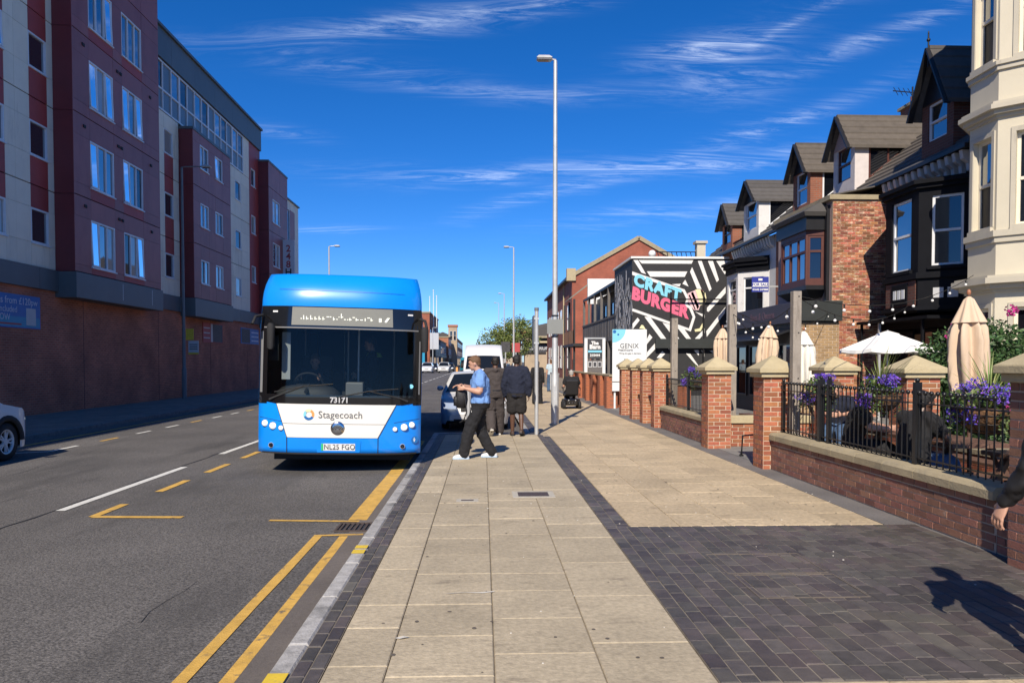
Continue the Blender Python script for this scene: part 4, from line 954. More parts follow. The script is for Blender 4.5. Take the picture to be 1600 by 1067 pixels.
for i in range(13):
    y = 18.45 + i * .305; b = MB()
    b.prism([(11.98, y, 6.28), (11.86, y, 6.32), (11.84, y, 6.5), (11.70, y, 6.6), (11.66, y, 6.82), (11.98, y, 6.82)], (0, .13, 0)); b.build('bracket', BRACK, t, bev=.015)
MB().box(11.92, 12, 18.25, 22.4, 6.2, 6.28).build('frieze', BPAINT, t)
mainroof(t, 18.25, 22.4, GTILE)
dormer(t, 19.22, 20.62, 9.85, 8.5, 7.2, GTILE, DRBY, DRB, None, finial=True)
# ground floor: shopfront, door, pale panel
fr = [(12.0, 22.35), (12.0, 18.3)]
for (a, c) in ((.5, 1.5), (1.9, 3.2)):
    window(t, *fr, (a, c, .4, 2.5), BPAINT, G_DARK, mid=False, rec=-.12, name='shop_window')
MB().box(11.7, 12.0, 18.4, 22.3, 2.55, 2.9).build('shop_fascia', BPAINT, t)
MB().box(11.93, 11.99, 20.3, 20.95, .9, 2.4).build('board', mat('brown_board', (0.2, 0.12, 0.06), .7), t)
for y in (18.9, 21.0, 22.0): MB().box(11.0, 11.06, y, y + .06, 0, 2.75).build('veranda_post', GALV if y == 21.0 else BPAINT, t)
MB().box(10.95, 12, 18.6, 22.2, 2.72, 2.8).build('veranda_beam', BPAINT, t)
# ---- pink house: projecting block with brick flank, oriel, shopfront
PINK = mat('pink_render', (0.42, 0.31, 0.29), 0.8, 0.10, 2, bump=0.15, bs=40, stain=((0.28, 0.21, 0.2), 1.8, 0.5, 0.75))
BRN = mat('brown_frame', (0.085, 0.022, 0.014), 0.5, 0.15, 6)
YBR = mat('buff_brick', (0.34, 0.22, 0.105), 0.85, 0.12, 12, bump=0.2, rv=0.18)
t = thing('pink_house', 'pinkish rendered house with brown oriel window and patched red brick flank', 'house', (11, 24.5, 0))
MB().box(12.2, 20, 22.4, 27.4, -.1, 6.9).build('body', PINK, t)
MB().box(10.32, 12.3, 22.42, 26.6, 2.0, 6.42).build('projection', PINK, t)
MB().box(10.31, 12.01, 22.41, 22.5, -.1, 6.42).build('flank_mortar', mat('patched_mortar', (0.40, 0.29, 0.2), .95, .2, 8), t)
PBR = mat('patched_red_brick', (0.30, 0.105, 0.055), 0.85, 0.2, 10, bump=0.3, rv=0.55, hue=0.02, vs2=(1.1, 0.2), stain=((0.52, 0.38, 0.26), 5.5, 0.53, 0.62, (1, 1, 3)))
j = MB(); brickrun(t, (10.31, 22.405, 0), (1, 0, 0), (0, -1, 0), 1.70, 0, 85, PBR, j); j.build('flank_bricks', PBR, t, kind='stuff')
MB().box(10.18, 12.05, 22.34, 26.7, 6.42, 6.56).build('parapet_coping', COPE, t)
MB().box(10.22, 10.31, 22.6, 22.72, 2.9, 6.3).build('drainpipe', BLACK, t)
MB().prism([(10.31, 22.5, 6.56), (10.31, 26.6, 6.56), (12, 26.6, 6.9), (12, 22.5, 6.9)], (0, 0, .04)).build('flat_roof', GTILE, t)
op = [(10.31, 25.05), (9.74, 24.9), (9.74, 22.95), (10.31, 22.85)]
for i, (p, q) in enumerate(zip(op, op[1:])):
    Ln = math.dist(p, q); h = (.06, Ln - .06, 4.1, 5.45)
    wl = wall(t, p, q, 3.95, 5.6, BRN, [h], .08, 'oriel_wall'); window(wl, p, q, h, BRN, G_WIN if i == 1 else G_DARK, cols=3 if i == 1 else 1, mid=4.98, rec=.02, fw=.07)
b = MB(); b.frustum((9.70, 10.31, 22.83, 25.07), 3.82, (9.70, 10.31, 22.83, 25.07), 3.95); b.frustum((9.95, 10.31, 23.1, 24.8), 3.6, (9.72, 10.31, 22.85, 25.05), 3.82); b.build('oriel_base', BLACK, t)
MB().box(9.68, 10.31, 22.80, 25.15, 5.6, 6.0).build('oriel_fascia', BLACK, t)
b = MB(); b.frustum((9.6, 10.31, 22.7, 25.25), 6.0, (9.55, 10.31, 22.65, 25.3), 6.12); b.frustum((9.55, 10.31, 22.65, 25.3), 6.12, (10.1, 10.31, 22.9, 25.1), 6.42); b.build('oriel_roof', mat('lead_roof', (0.07, 0.065, 0.06), .7), t)
wall(t, (12, 27.4), (12, 26.6), -.1, 6.9, PINK)
mainroof(t, 22.4, 27.4, RTILE)
WBRK = mat('white_painted_brick', (0.62, 0.56, 0.53), 0.75, 0.10, 5, bump=0.3, bs=35)
dormer(t, 24.4, 25.9, 9.72, 8.7, 7.3, RTILE, WBRK, WBRK, None, gable=PINK, frm=BRN)
SIGND = mat('dark_sign_board', (0.03, 0.034, 0.032), 0.5, 0.15, 3); SIGNP = mat('purple_sign_board', (0.05, 0.036, 0.042), 0.5, 0.15, 3)
MB().box(9.05, 10.30, 21.95, 27.8, -.1, 2.75).build('shop_block', mat('shop_dark', (0.016, 0.016, 0.018), .6, .2), t)
j = MB(); MB().box(9.10, 10.30, 21.91, 21.95, -.1, 2.78).build('buff_mortar', MORTD, t); brickrun(t, (9.10, 21.905, 0), (1, 0, 0), (0, -1, 0), 1.2, 0, 37, YBR, j); j.build('buff_bricks', YBR, t, kind='stuff')
MB().box(9.02, 10.34, 21.78, 21.93, 2.82, 3.40).build('sign_board', SIGND, t, bev=.01)
MB().box(8.95, 9.06, 21.78, 27.8, 2.78, 3.38).build('sign_board', SIGNP, t, bev=.01)
MB().box(9.06, 10.30, 21.93, 27.8, 2.75, 3.35).build('shop_roof', SIGND, t)
text('Bees & Queens', .34, fxn(8.945, 24.4, 3.09), mat('dusky_letters', (0.16, 0.09, 0.12), .6), t)
for y in (22.6, 23.9, 25.2, 26.5): window(t, (9.05, y + .55), (9.05, y - .55), (0.05, 1.05, .5, 2.2), BLACK, G_DARK, mid=False, rec=-.05, name='shop_window')
MB().prism([(9.05, 22.3, 2.62), (8.3, 22.3, 2.35), (8.3, 22.3, 2.30), (9.05, 22.3, 2.55)], (0, 5.2, 0)).build('awning', BLACK, t)
MB().box(10.30, 10.44, 22.18, 22.40, 3.02, 3.28).build('alarm_box', WHITE, t)
# ---- red house behind the oriel, white house with bay, end house: all with dormers
RB2Y = brickmat('terrace_brick_y', (0.30, 0.095, 0.05), (0.24, 0.08, 0.045), (0.22, 0.15, 0.11), 'y')
RB2X = brickmat('terrace_brick_x', (0.32, 0.10, 0.05), (0.26, 0.085, 0.045), (0.24, 0.16, 0.12), 'x')
t = thing('red_house', 'red brick terraced house with grey sided dormer behind the oriel window', 'house', (12, 29.5, 0))
MB().box(12.2, 20, 27.4, 31.2, -.1, 6.9).build('body', RB2Y, t); 
wl = wall(t, (12, 31.2), (12, 27.4), -.1, 6.9, RB2Y, [(1.2, 2.2, 3.9, 5.6)]); window(wl, (12, 31.2), (12, 27.4), (1.2, 2.2, 3.9, 5.6), UPVC)
mainroof(t, 27.4, 31.2, GTILE); dormer(t, 27.75, 29.3, 9.76, 8.73, 7.2, RTILE, RB2Y, RB2X, None, sidewin=False)
WPT = mat('white_painted_wall', (0.66, 0.65, 0.63), 0.75, 0.08, 3, bump=0.3, bs=35, stain=((0.42, 0.41, 0.40), 3.5, 0.58, 0.75))
t = thing('white_house', 'white painted terraced house with dark topped bay beside the striped mural', 'house', (12, 34, 0))
MB().box(12.2, 20, 31.2, 36.4, -.1, 6.9).build('body', WPT, t)
wl = wall(t, (12, 36.4), (12, 31.2), -.1, 6.9, WPT, [(3.6, 4.4, 3.9, 5.5)]); window(wl, (12, 36.4), (12, 31.2), (3.6, 4.4, 3.9, 5.5), UPVC, sill=BLACK)
bp3 = [(12.0, 35.4), (11.0, 34.4), (11.0, 32.9), (12.0, 31.9)]
for i, (p, q) in enumerate(zip(bp3, bp3[1:])):
    Ln = math.dist(p, q); h = (.25, Ln - .25, 3.5, 5.25)
    wl = wall(t, p, q, -.1, 5.5, WPT, [h], .2, 'bay_wall'); window(wl, p, q, h, UPVC, G_DARK, rec=.06, mid=4.8, sill=WPT)
for (z0, z1, o_) in ((5.5, 5.75, .06), (5.75, 5.9, .16), (5.9, 6.0, .24), (3.2, 3.3, .1)): ring(t, bp3, z0, z1, o_, BPAINT if z0 > 5 else WPT, 'moulding')
MB().prism([(x, y, 6.0) for x, y in bp3], (0, 0, .12)).build('bay_roof', BPAINT, t)
for i in range(16):
    y = 31.3 + i * .31; MB().prism([(11.98, y, 6.35), (11.82, y, 6.5), (11.72, y, 6.82), (11.98, y, 6.82)], (0, .13, 0)).build('bracket', WPT, t)
mainroof(t, 31.2, 36.4, GTILE); dormer(t, 33.0, 34.9, 9.66, 8.73, 7.2, GTILE, WPT, WPT, None, sidewin=False)
t = thing('end_house', 'far brick terraced house with small dormer above the striped mural', 'house', (12, 38.5, 0))
MB().box(12.1, 20, 36.4, 41.2, -.1, 6.9).build('body', RB2Y, t); mainroof(t, 36.4, 41.2, GTILE); dormer(t, 36.5, 38.05, 9.3, 8.35, 7.1, GTILE, RB2Y, RB2X, None, sidewin=False, frm=BLACK)
# for sale board, chimney, aerial
t = thing('for_sale_board', 'blue and white for sale board on the white house bay', 'sign', (10.8, 29.6, 3.8))
MB().box(10.45, 11.11, 29.6, 29.63, 4.36, 4.95).build('board', mat('estate_blue', (0.03, 0.045, 0.30), .5, .05), t)
MB().box(10.47, 11.09, 29.594, 29.6, 4.56, 4.72).build('white_band', WHITE, t); text('FOR SALE', .15, fy(10.78, 29.592, 4.64), mat('estate_blue', (0, 0, 0)), t, bold=.004); text('01642 247888', .105, fy(10.78, 29.597, 4.45), WHITE, t, bold=.003)
MB().box(10.70, 10.86, 29.596, 29.6, 4.80, 4.88).build('crest', WHITE, t); MB().box(11.11, 12.0, 29.6, 29.63, 4.55, 4.60).build('bracket_arm', GALV, t)
t = thing('chimney_stack', 'small red brick chimney stack on the terrace roof behind the black dormer', 'chimney', (15.6, 27.2, 9))
MB().box(15.2, 16.2, 26.9, 27.7, 9.5, 10.75).build('stack', RB2X, t); MB().box(15.12, 16.28, 26.82, 27.78, 10.75, 10.85).build('crown', COPE, t)
for x in (15.45, 15.95): MB().lathe([(.12, 10.85), (.10, 11.0), (.11, 11.15)], 10, (x, 27.3, 0)).build('chimney_pot', mat('terracotta', (0.3, 0.12, 0.06), .8), t)
t = thing('tv_aerial', 'thin television aerial on a mast above the chimney', 'aerial', (15.15, 26.7, 9))
b = MB(); b.tube([(15.1, 26.75, 9.6), (15.1, 26.75, 11.3)], .028, 6); b.build('mast', IRON, t)
b = MB(); b.tube([(14.4, 26.75, 11.15), (15.8, 26.75, 11.05)], .02, 5)
for i in range(8): b.tube([(14.5 + i * .17, 26.6, 10.95 - i * .01), (14.5 + i * .17, 26.9, 11.32 - i * .01)], .012, 4)
b.build('yagi_array', IRON, t)
# ---- striped mural building
MBLK = mat('mural_black', (0.022, 0.022, 0.024), 0.7, 0.2, 6, bump=0.3, bs=30); MWHT = mat('mural_white', (0.74, 0.73, 0.71), 0.7, 0.05, 5, bump=0.3, bs=30)
CY = mat('mural_cyan', (0.22, 0.60, 0.76), 0.7, 0.04); PK = mat('mural_pink', (0.72, 0.13, 0.23), 0.7, 0.04); PKL = mat('mural_pale_pink', (0.75, 0.5, 0.52), .7); YL = mat('mural_pale_yellow', (0.76, 0.70, 0.42), .7); LV = mat('mural_lilac', (0.45, 0.5, 0.75), .7)
t = thing('mural_building', 'flat roofed burger bar with black and white striped mural and pink and blue lettering', 'building', (9.5, 37, 0))
MB().box(7.2, 12.3, 37.0, 42.0, -.1, 6.62).build('body', MBLK, t); MB().box(7.12, 12.3, 36.92, 42.05, 6.62, 6.72).build('parapet', MWHT, t)
def mp(cx, cy, o_=0): px, py = 960 + cx / 5.616, 390 + cy / 5.616; return (7.2 + (px - 985) * .03093, 36.996 - o_, 1.65 + (565 - py) * .0310)
ST_ = [[(150,95),(190,95),(262,218),(222,205)],[(195,95),(680,95),(665,125),(225,125)],[(270,193),(628,193),(605,240),(300,240)],[(490,305),(570,300),(560,325),(530,318)],[(670,155),(755,345),(715,345),(652,195)],[(720,100),(755,100),(845,345),(825,365)],[(810,100),(855,100),(910,265),(890,285)],[(885,100),(1065,95),(985,195),(960,215)],[(970,325),(970,380),(820,545),(805,540),(805,510)],[(970,500),(965,555),(805,765),(800,715)],[(610,265),(640,325),(585,300)],[(250,590),(300,590),(495,850),(495,910)],[(410,640),(470,655),(570,795),(530,795)],[(540,680),(600,690),(670,790),(630,790)],[(145,650),(190,597),(208,620),(145,700)],[(270,790),(295,740),(322,770),(272,830)],[(275,900),(350,815),(378,840),(272,950)],[(360,950),(410,890),(435,915),(400,950)],[(700,780),(785,690),(785,730),(735,790)],[(700,545),(785,570),(785,600)],[(620,910),(660,915),(740,1030),(700,1000)],[(690,882),(735,882),(735,930)],[(755,882),(785,882),(785,940)],[(830,885),(890,885),(890,930)],[(1035,880),(1080,880),(1090,940),(1040,900)]]
b = MB()
for pl in ST_: b.add([mp(*q) for q in pl], [tuple(range(len(pl)))])
b.build('mural_stripes', MWHT, t)
ob = [(140,195),(605,350),(648,430),(625,480),(665,497),(702,590),(662,718),(140,540)]; ib = [(140,225),(590,370),(622,435),(598,495),(645,515),(678,590),(645,690),(140,515)]
MB().add([mp(*q, .004) for q in ob], [tuple(range(8))]).build('name_border', MWHT, t); MB().add([mp(*q, .008) for q in ib], [tuple(range(8))]).build('name_ground', MBLK, t)
def skew(cx, cy):
    o_ = mp(cx, cy, .012); M = Matrix.Identity(4); M.col[0] = Vector((.945, 0, -.327, 0)); M.col[1] = Vector((.10, 0, 1.0, 0)); M.col[2] = Vector((0, -1, 0, 0)); M.col[3] = Vector(o_ + (1,)); return M
text('CRAFT', .74, skew(362, 338), CY, t, bold=.045, space=1.12, sx=.98); text('BURGER', .78, skew(386, 470), PK, t, bold=.05, space=1.1, sx=.93)
b = MB(); c0 = (715, 440)
for nm, mm, pl in (('burger_bun', YL, [(700,350),(745,348),(790,380),(800,430),(785,475),(745,490)]), ('burger_fill', PKL, [(630,385),(700,355),(745,490),(730,530),(690,530),(640,470)]), ('burger_stripe', LV, [(660,380),(680,370),(735,500),(720,525)]), ('burger_stripe', PK, [(640,400),(652,395),(705,525),(695,528)]), ('burger_stripe', PK, [(745,352),(765,358),(795,440),(785,470)]), ('fry', YL, [(695,700),(740,690),(765,645),(775,660),(750,715),(700,720)]), ('fry', YL, [(205,690),(225,660),(240,665),(262,700)])):
    MB().add([mp(*q, .006) for q in pl], [tuple(range(len(pl)))]).build(nm, mm, t)
b = MB(); rs = random.Random(5)
for i in range(95):
    y = rs.uniform(37.1, 41.7); z = rs.uniform(3.0, 6.3); d = rs.uniform(-.5, .5); w_ = rs.uniform(.05, .16); h_ = rs.uniform(.5, 1.4)
    b.add([(7.197, y, z), (7.197, y + w_, z), (7.197, min(41.95, y + w_ + d), max(2.9, z - h_)), (7.197, min(41.9, y + d), max(2.9, z - h_))], [(0, 1, 2, 3)])
b.build('side_streaks', MWHT, t)
MB().box(8.3, 12.0, 36.7, 36.9, 2.3, 2.75).build('fascia_board', SIGND, t)
for x in (9.0, 10.6): MB().box(x, x + .07, 36.75, 36.82, 0, 5.0).build('post', IRON, t)
MB().box(9.0, 12, 36.75, 36.81, 4.62, 4.68).build('beam', IRON, t)
t = thing('roof_terrace_rail', 'black scrolled roof railing and cream pillar above the mural', 'railing', (11, 45, 6.7))
MB().box(12.6, 13.1, 45, 45.5, 6.0, 8.6).build('pillar', CRM, t); MB().box(12.5, 13.2, 44.9, 45.6, 8.6, 8.75).build('pillar_cap', CRM2, t); MB().box(9.8, 10.15, 45, 45.35, 6, 7.8).build('pillar', CRM, t); MB().ell((9.97, 45.17, 8.0), .22, 10, 8).build('ball', WHITE, t)
for z in (7.1, 8.1): MB().box(10.15, 12.6, 45.2, 45.24, z, z + .05).build('rail', IRON, t)
for i in range(9): MB().tube([(10.3 + i * .28, 45.22, 7.1), (10.42 + i * .28, 45.22, 7.6), (10.3 + i * .28, 45.22, 8.1)], .025, 5).build('scroll', IRON, t)
MB().box(9.8, 16, 45.4, 52, 6.0, 6.9).build('terrace_floor', COPE, t)
# ---- black timber balcony building
DTIM = mat('black_timber', (0.022, 0.021, 0.022), 0.6, 0.3, 5, rv=0.2); GTIM = mat('grey_timber', (0.12, 0.11, 0.105), 0.75, 0.2, 5, rv=0.2)
t = thing('balcony_bar', 'black timber bar with upstairs balcony beyond the striped mural', 'building', (8.5, 50, 0))
MB().box(8.6, 16, 42.1, 61, -.1, 6.3).build('body', DTIM, t)
MB().prism([(7.3, 42.1, 6.0), (7.3, 42.1, 6.15), (10, 42.1, 7.0), (10, 42.1, 6.85)], (0, 14, 0)).build('roof', SIGND, t)
MB().box(7.3, 8.6, 42.1, 56, 2.85, 3.1).build('balcony_floor', GTIM, t)
for i in range(70): MB().box(7.3, 7.34, 42.2 + i * .2, 42.36 + i * .2, 3.1, 4.15).build('rail_board', GTIM if i % 5 else DTIM, t)
MB().box(7.26, 7.38, 42.1, 56.2, 4.15, 4.25).build('hand_rail', GTIM, t)
for y in (42.15, 44.9, 47.7, 50.5, 53.3, 55.9): MB().box(7.3, 7.45, y, y + .15, 0, 6.0).build('post', GTIM if y > 42.5 else DTIM, t)
for y in (43, 46, 49, 52): window(t, (8.6, y + 2.2), (8.6, y), (0, 2.2, 3.4, 5.6), GTIM, G_DARK, cols=2, mid=False, rec=-.05)
for y in (43, 46, 49, 52, 55): window(t, (8.6, y + 2.2), (8.6, y), (0, 2.2, .3, 2.6), DTIM, G_DARK, cols=2, mid=False, rec=-.05)
MB().box(7.9, 10.8, 57.9, 58.2, 6.0, 7.9).build('white_screen', WHITE, t)
MB().prism([(7.9, 57.9, 7.5), (6.5, 57.9, 6.4), (6.5, 57.9, 6.34), (7.9, 57.9, 7.4)], (0, 3.2, 0)).build('canopy', mat('sage_canvas', (0.22, 0.25, 0.2), .8), t)
text('BISTRO', .45, fy(7.9, 42.0, 2.55), PTXT, t)
for i in range(20): MB().box(6.7, 6.74, 57 + i * .35, 57.2 + i * .35, 3.0, 4.0).build('rail_board', mat('brown_slats', (.16, .08, .04), .7), t)
MB().box(6.65, 8.6, 56.5, 64, 2.8, 3.0).build('deck', DTIM, t)
for y in (57, 60.3, 63.7): MB().box(6.7, 6.85, y, y + .15, 0, 6.3).build('post', DTIM, t)
# ---- red brick gable beyond
GBX = brickmat('gable_brick_x', (0.36, 0.10, 0.055), (0.30, 0.085, 0.05), (0.25, 0.10, 0.07), 'x', ms=.008); GBY = brickmat('gable_brick_y', (0.28, 0.085, 0.05), (0.22, 0.07, 0.045), (0.2, 0.09, 0.07), 'y', ms=.008)
t = thing('gabled_hall', 'large red brick hall with pale stone edged gable behind the bars', 'building', (14, 75, 0))
MB().prism([(8, 69, -.1), (20, 69, -.1), (20, 69, 9.4), (14, 69, 12.75), (8, 69, 9.4)], (0, .4, 0)).build('gable_wall', GBX, t)
MB().box(8.0, 20, 69.4, 96, -.1, 9.4).build('body', GBY, t)
for a, c in (((7.7, 9.25), (14, 12.8)), ((20.3, 9.25), (14, 12.8))): MB().beam((a[0], 69.1, a[1]), (c[0], 69.1, c[1]), .5, .35, (0, 0, 1)).build('verge_stone', COPE, t)
MB().box(7.5, 8.3, 68.8, 69.5, 8.9, 10.0).build('kneeler', CAPS, t)
for s_ in (-1, 1): MB().prism([(14 - s_ * 6.3, 69.4, 9.3), (14, 69.4, 12.85), (14, 69.4, 12.7), (14 - s_ * 6.3, 69.4, 9.15)], (0, 27, 0)).build('roof_slope', GTILE, t)
for i in range(7):
    for z in (1.0, 4.6): window(t, (8.0, 72.6 + i * 3.4), (8.0, 71 + i * 3.4), (0, 1.6, z, z + 2.3), UPVC, G_DARK, rec=-.05)
MB().box(7.6, 8.1, 70, 96, 9.2, 9.4).build('gutter', BLACK, t)
for y in (75.8, 84.5): MB().box(7.9, 8.0, y, y + .15, 0, 9.2).build('drainpipe', CAPS, t)
# ---- signs in the forecourts
t = thing('dental_sign', 'tall white dental sign board with blue quarter circle and grey lettering', 'sign', (5.15, 26.85, .7))
MB().box(4.53, 5.74, 26.80, 26.88, .62, 2.78).build('board', mat('sign_white', (0.74, 0.76, 0.76), .4, .02), t)
MB().box(4.53, 5.74, 26.79, 26.80, .93, .96).build('grey_line', GTIM, t)
b = MB(); b.add([(4.53, 26.796, 2.78)] + [(4.53 + .46 * math.cos(a), 26.796, 2.78 - .46 * math.sin(a)) for a in [math.pi / 2 * i / 10 for i in range(11)]], [tuple(range(12))]); b.build('blue_quarter', CY, t)
for (x, z, r) in ((4.60, 2.70, .06), (4.73, 2.60, .035)): MB().add([(x + r * math.cos(a), 26.792, z + r * math.sin(a)) for a in [math.pi * i / 6 for i in range(12)]], [tuple(range(12))]).build('dot', PBLUE, t)
GTX = mat('grey_letters', (0.13, 0.13, 0.13), .6)
text('GENIX', .235, fy(5.12, 26.79, 2.20), GTX, t, sx=.95); text('Healthcare', .12, fy(4.98, 26.79, 2.06), PTXT if False else GTILE, t); text('Filling the gap in dentistry', .075, fy(5.16, 26.79, 1.94), GTILE, t); text('www.', .06, fy(5.0, 26.79, 1.74), GTILE, t)
MB().box(4.6, 4.66, 26.88, 26.94, 0, .62).build('leg', WHITE, t); MB().box(5.6, 5.66, 26.88, 26.94, 0, .62).build('leg', WHITE, t)
t = thing('totem_sign', 'white framed totem sign with dark panel and phone number behind the orange wall', 'sign', (5.0, 34, 0))
for x in (4.50, 5.30): MB().box(x, x + .13, 34.0, 34.12, 0, 2.66).build('upright', WHITE, t)
MB().box(4.63, 5.30, 34.03, 34.1, 1.78, 2.62).build('panel', PBLK, t); MB().box(4.63, 5.30, 34.03, 34.1, .5, 1.72).build('lower_panel', GTIM, t); MB().box(4.5, 5.43, 34.0, 34.12, 2.66, 2.72).build('top_bar', GALV, t)
text('The', .2, fy(4.97, 34.02, 2.47), WHITE, t, bold=.012); text('Barn', .26, fy(4.97, 34.02, 2.30), WHITE, t, bold=.014); MB().box(4.66, 5.27, 34.02, 34.03, 2.06, 2.15).build('blue_strip', CY, t); text('210444', .15, fy(4.97, 34.02, 1.93), WHITE, t, bold=.006)
for i in range(3): MB().box(4.66 + i * .215, 4.84 + i * .215, 34.015, 34.03, 1.40, 1.66).build('poster_frame', PWH, t); MB().box(4.69 + i * .215, 4.81 + i * .215, 34.01, 34.015, 1.44, 1.62).build('poster', PBLK, t)
# ================================================================ far street
def block(name, lab, x0, x1, y0, y1, h, m, cols=4, rows=2, street='+x', mroof=GTILE, roofh=1.5, front=None, sign=None):
    t = thing(name, lab, 'building', ((x0 + x1) / 2, y0, 0))
    MB().box(x0, x1, y0, y1, -.2, h).build('wall', m, t)
    if roofh: MB().prism([(x0 - .2, y0, h), (x1 + .2, y0, h), ((x0 + x1) / 2, y0, h + roofh)], (0, y1 - y0, 0)).build('roof', mroof, t)
    MB().box(x0 - .15, x1 + .15, y0 - .15, y1 + .1, h - .3, h).build('cornice', COPE, t)
    xs = x1 if street == '+x' else x0
    for i in range(cols):
        for k_ in range(rows):
            y = y0 + (y1 - y0) * (i + .25) / cols; w_ = (y1 - y0) / cols * .5; z = 3.7 + k_ * 3.0
            if z + 1.7 > h: continue
            p, q = ((xs, y), (xs, y + w_)) if street == '+x' else ((xs, y + w_), (xs, y))
            window(t, p, q, (0, w_, z, z + 1.7), UPVC, G_WIN, rec=-.06)
    for i in range(2):
        w_ = (x1 - x0) * .2
        for z in (3.9,): window(t, (x0 + (x1 - x0) * (.18 + .42 * i), y0), (x0 + (x1 - x0) * (.38 + .42 * i), y0), (0, w_, z, z + 1.7), UPVC, G_DARK, rec=-.06)
    fx = xs - .1 if street == '-x' else xs
    MB().box(fx - .05, fx + .15, y0 + .2, y1 - .2, 2.7, 3.4).build('shop_sign', front or SIGND, t)
    for i in range(cols): y = y0 + (y1 - y0) * (i + .1) / cols; MB().box(fx - .02, fx + .12, y, y + (y1 - y0) / cols * .8, .3, 2.6).build('shop_window', G_DARK, t)
    return t
FRB = brickmat('far_brick', (0.34, 0.11, 0.06), (0.28, 0.09, 0.05), (0.22, 0.1, 0.07), 'x', ms=.006)
FBUF = mat('far_buff_stone', (0.40, 0.31, 0.21), .85, .15, 1); FGR = mat('far_grey_render', (0.25, 0.24, 0.23), .8, .15, 1); FOR = mat('far_orange_brick', (0.36, 0.15, 0.08), .85, .15, 1)
block('corner_building', 'flat roofed red brick building down the street right of the bus', -32, -11.1, 160, 190, 12.0, FRB, 5, 2, roofh=0)
t = bpy.data.objects['corner_building']
MB().prism([(-20, 160, 12.0), (-13.2, 160, 12.0), (-13.2, 160, 12.6), (-16, 160, 13.2), (-20, 160, 12.8)], (0, 3, 0)).build('pediment', FRB, t)
MB().box(-16.5, -13.0, 159.8, 160.0, 6.6, 9.2).build('dark_window', G_DARK, t); MB().box(-11.1, -10.0, 162, 182, 2.8, 5.4).build('dark_canopy', SIGND, t); MB().box(-11.0, -9.2, 159.4, 159.6, 4.2, 7.6).build('projecting_frame', GALV, t)
MB().box(-16, -12, 158.5, 159.5, 0, 5.5).build('blue_hoarding', PCY, t)
block('far_shop', 'low grey shops with pitched roof far along the left side', -22, -10.8, 195, 225, 7.0, FGR, 4, 1, roofh=3.0)
block('far_shop', 'orange brick shops with chimneys far along the left side', -20, -10.2, 226, 246, 9.0, FOR, 4, 2, roofh=2)
t = thing('clock_tower', 'small brick tower over the far shops on the left', 'tower', (-9.6, 250, 0)); MB().box(-11.2, -8.4, 248, 251, -.2, 12.8).build('shaft', FBUF, t); MB().box(-11.4, -8.2, 247.8, 251.2, 12.8, 13.5).build('parapet', FOR, t)
for x in (-10.7, -9.5): window(t, (x, 248), (x + .8, 248), (0, .8, 8.5, 11.5), UPVC, G_DARK, rec=-.06)
block('far_shop', 'farthest brick terrace at the end of the left side', -18, -8.8, 256, 330, 9.5, FOR, 7, 2, roofh=2)
block('far_shop', 'pale shops at the very end of the street', -8.5, 30, 420, 440, 8.0, FBUF, 2, 2, roofh=2)
block('arcade_shop', 'pale stone shop with dark roof far along the right side', 6.4, 18, 118, 150, 5.6, FBUF, 5, 1, '-x', front=PBLK, roofh=2.8)
t = bpy.data.objects['arcade_shop']; MB().box(6.2, 9.6, 117.7, 117.9, 3.0, 4.3).build('front_sign', PBLK, t); text('DOCS & RUM', .75, fy(7.9, 117.68, 3.7), PWH, t, bold=.02)
MB().box(6.0, 10, 117, 118, 4.5, 4.8).build('ledge', CAPS, t)
block('far_shop', 'brick shops behind the street tree on the right', 7.5, 20, 150, 200, 8, FOR, 6, 2, '-x')
# slender white masts behind the far building on the left
for i, (x, h) in enumerate(((-11.6, 15.6), (-10.8, 17.0), (-10.1, 15.8))):
    t = thing('flag_mast', ('left', 'middle', 'right')[i] + ' one of three thin white masts above the far red building', 'mast', (x, 168, 0)); MB().tube([(x, 168, 0), (x, 168, h)], [.14, .07], 8).build('mast', WHITE, t); MB().ell((x, 168, h + .1), .14, 8, 6).build('mast_top', WHITE, t)
# guard rails on the far pavement
for i, (x, y0, y1, lab) in enumerate(((3.55, 36.0, 40.5, 'grey pedestrian guard rail beside the mobility scooter rider'), (2.75, 44, 58, 'grey and yellowish barrier along the far pavement'))):
    t = thing('guard_rail', lab, 'railing', (x, y0, 0))
    for z in (.15, 1.05): MB().box(x - .02, x + .02, y0, y1, z, z + .05).build('rail', GALV, t)
    n_ = int((y1 - y0) / .25)
    for k_ in range(n_ + 1): MB().box(x - .012, x + .012, y0 + k_ * .25, y0 + k_ * .25 + .024, .2, 1.05).build('bar', GALV, t)
# ================================================================ street lighting and poles
def lamp(lab, x, y, h, side=-1, m=GALV, arm=.45, head=True, group='street lamps', sign=None):
    t = thing('street_lamp', lab, 'street lamp', (x, y, 0), group=group)
    MB().lathe([(.105, -.02), (.105, 1.3), (.078, 1.38), (.072, 3), (.050, h - .1), (.045, h)], 16, (x, y, 0)).build('column', m, t)
    MB().tube([(x, y, h - .1), (x, y, h + .02), (x + side * .15, y, h + .04), (x + side * arm, y, h + .06)], .03, 8).build('arm', m, t)
    b = MB(); xa, xb = x + side * (arm - .12), x + side * (arm + .30); x0, x1 = min(xa, xb), max(xa, xb)
    b.frustum((x0 + .03, x1 - .03, y - .09, y + .09), h + .0, (x0, x1, y - .13, y + .13), h + .05); b.frustum((x0, x1, y - .13, y + .13), h + .05, (x0 + .06, x1 - .08, y - .08, y + .08), h + .12); b.build('lamp_head', GALV, t, bev=.01)
    MB().box(x0 + .05, x1 - .05, y - .08, y + .08, h - .008, h).build('lens', G_DARK, t)
    MB().box(x - .05, x + .05, y - .118, y - .108, .45, 1.0).build('door', m, t)
    return t
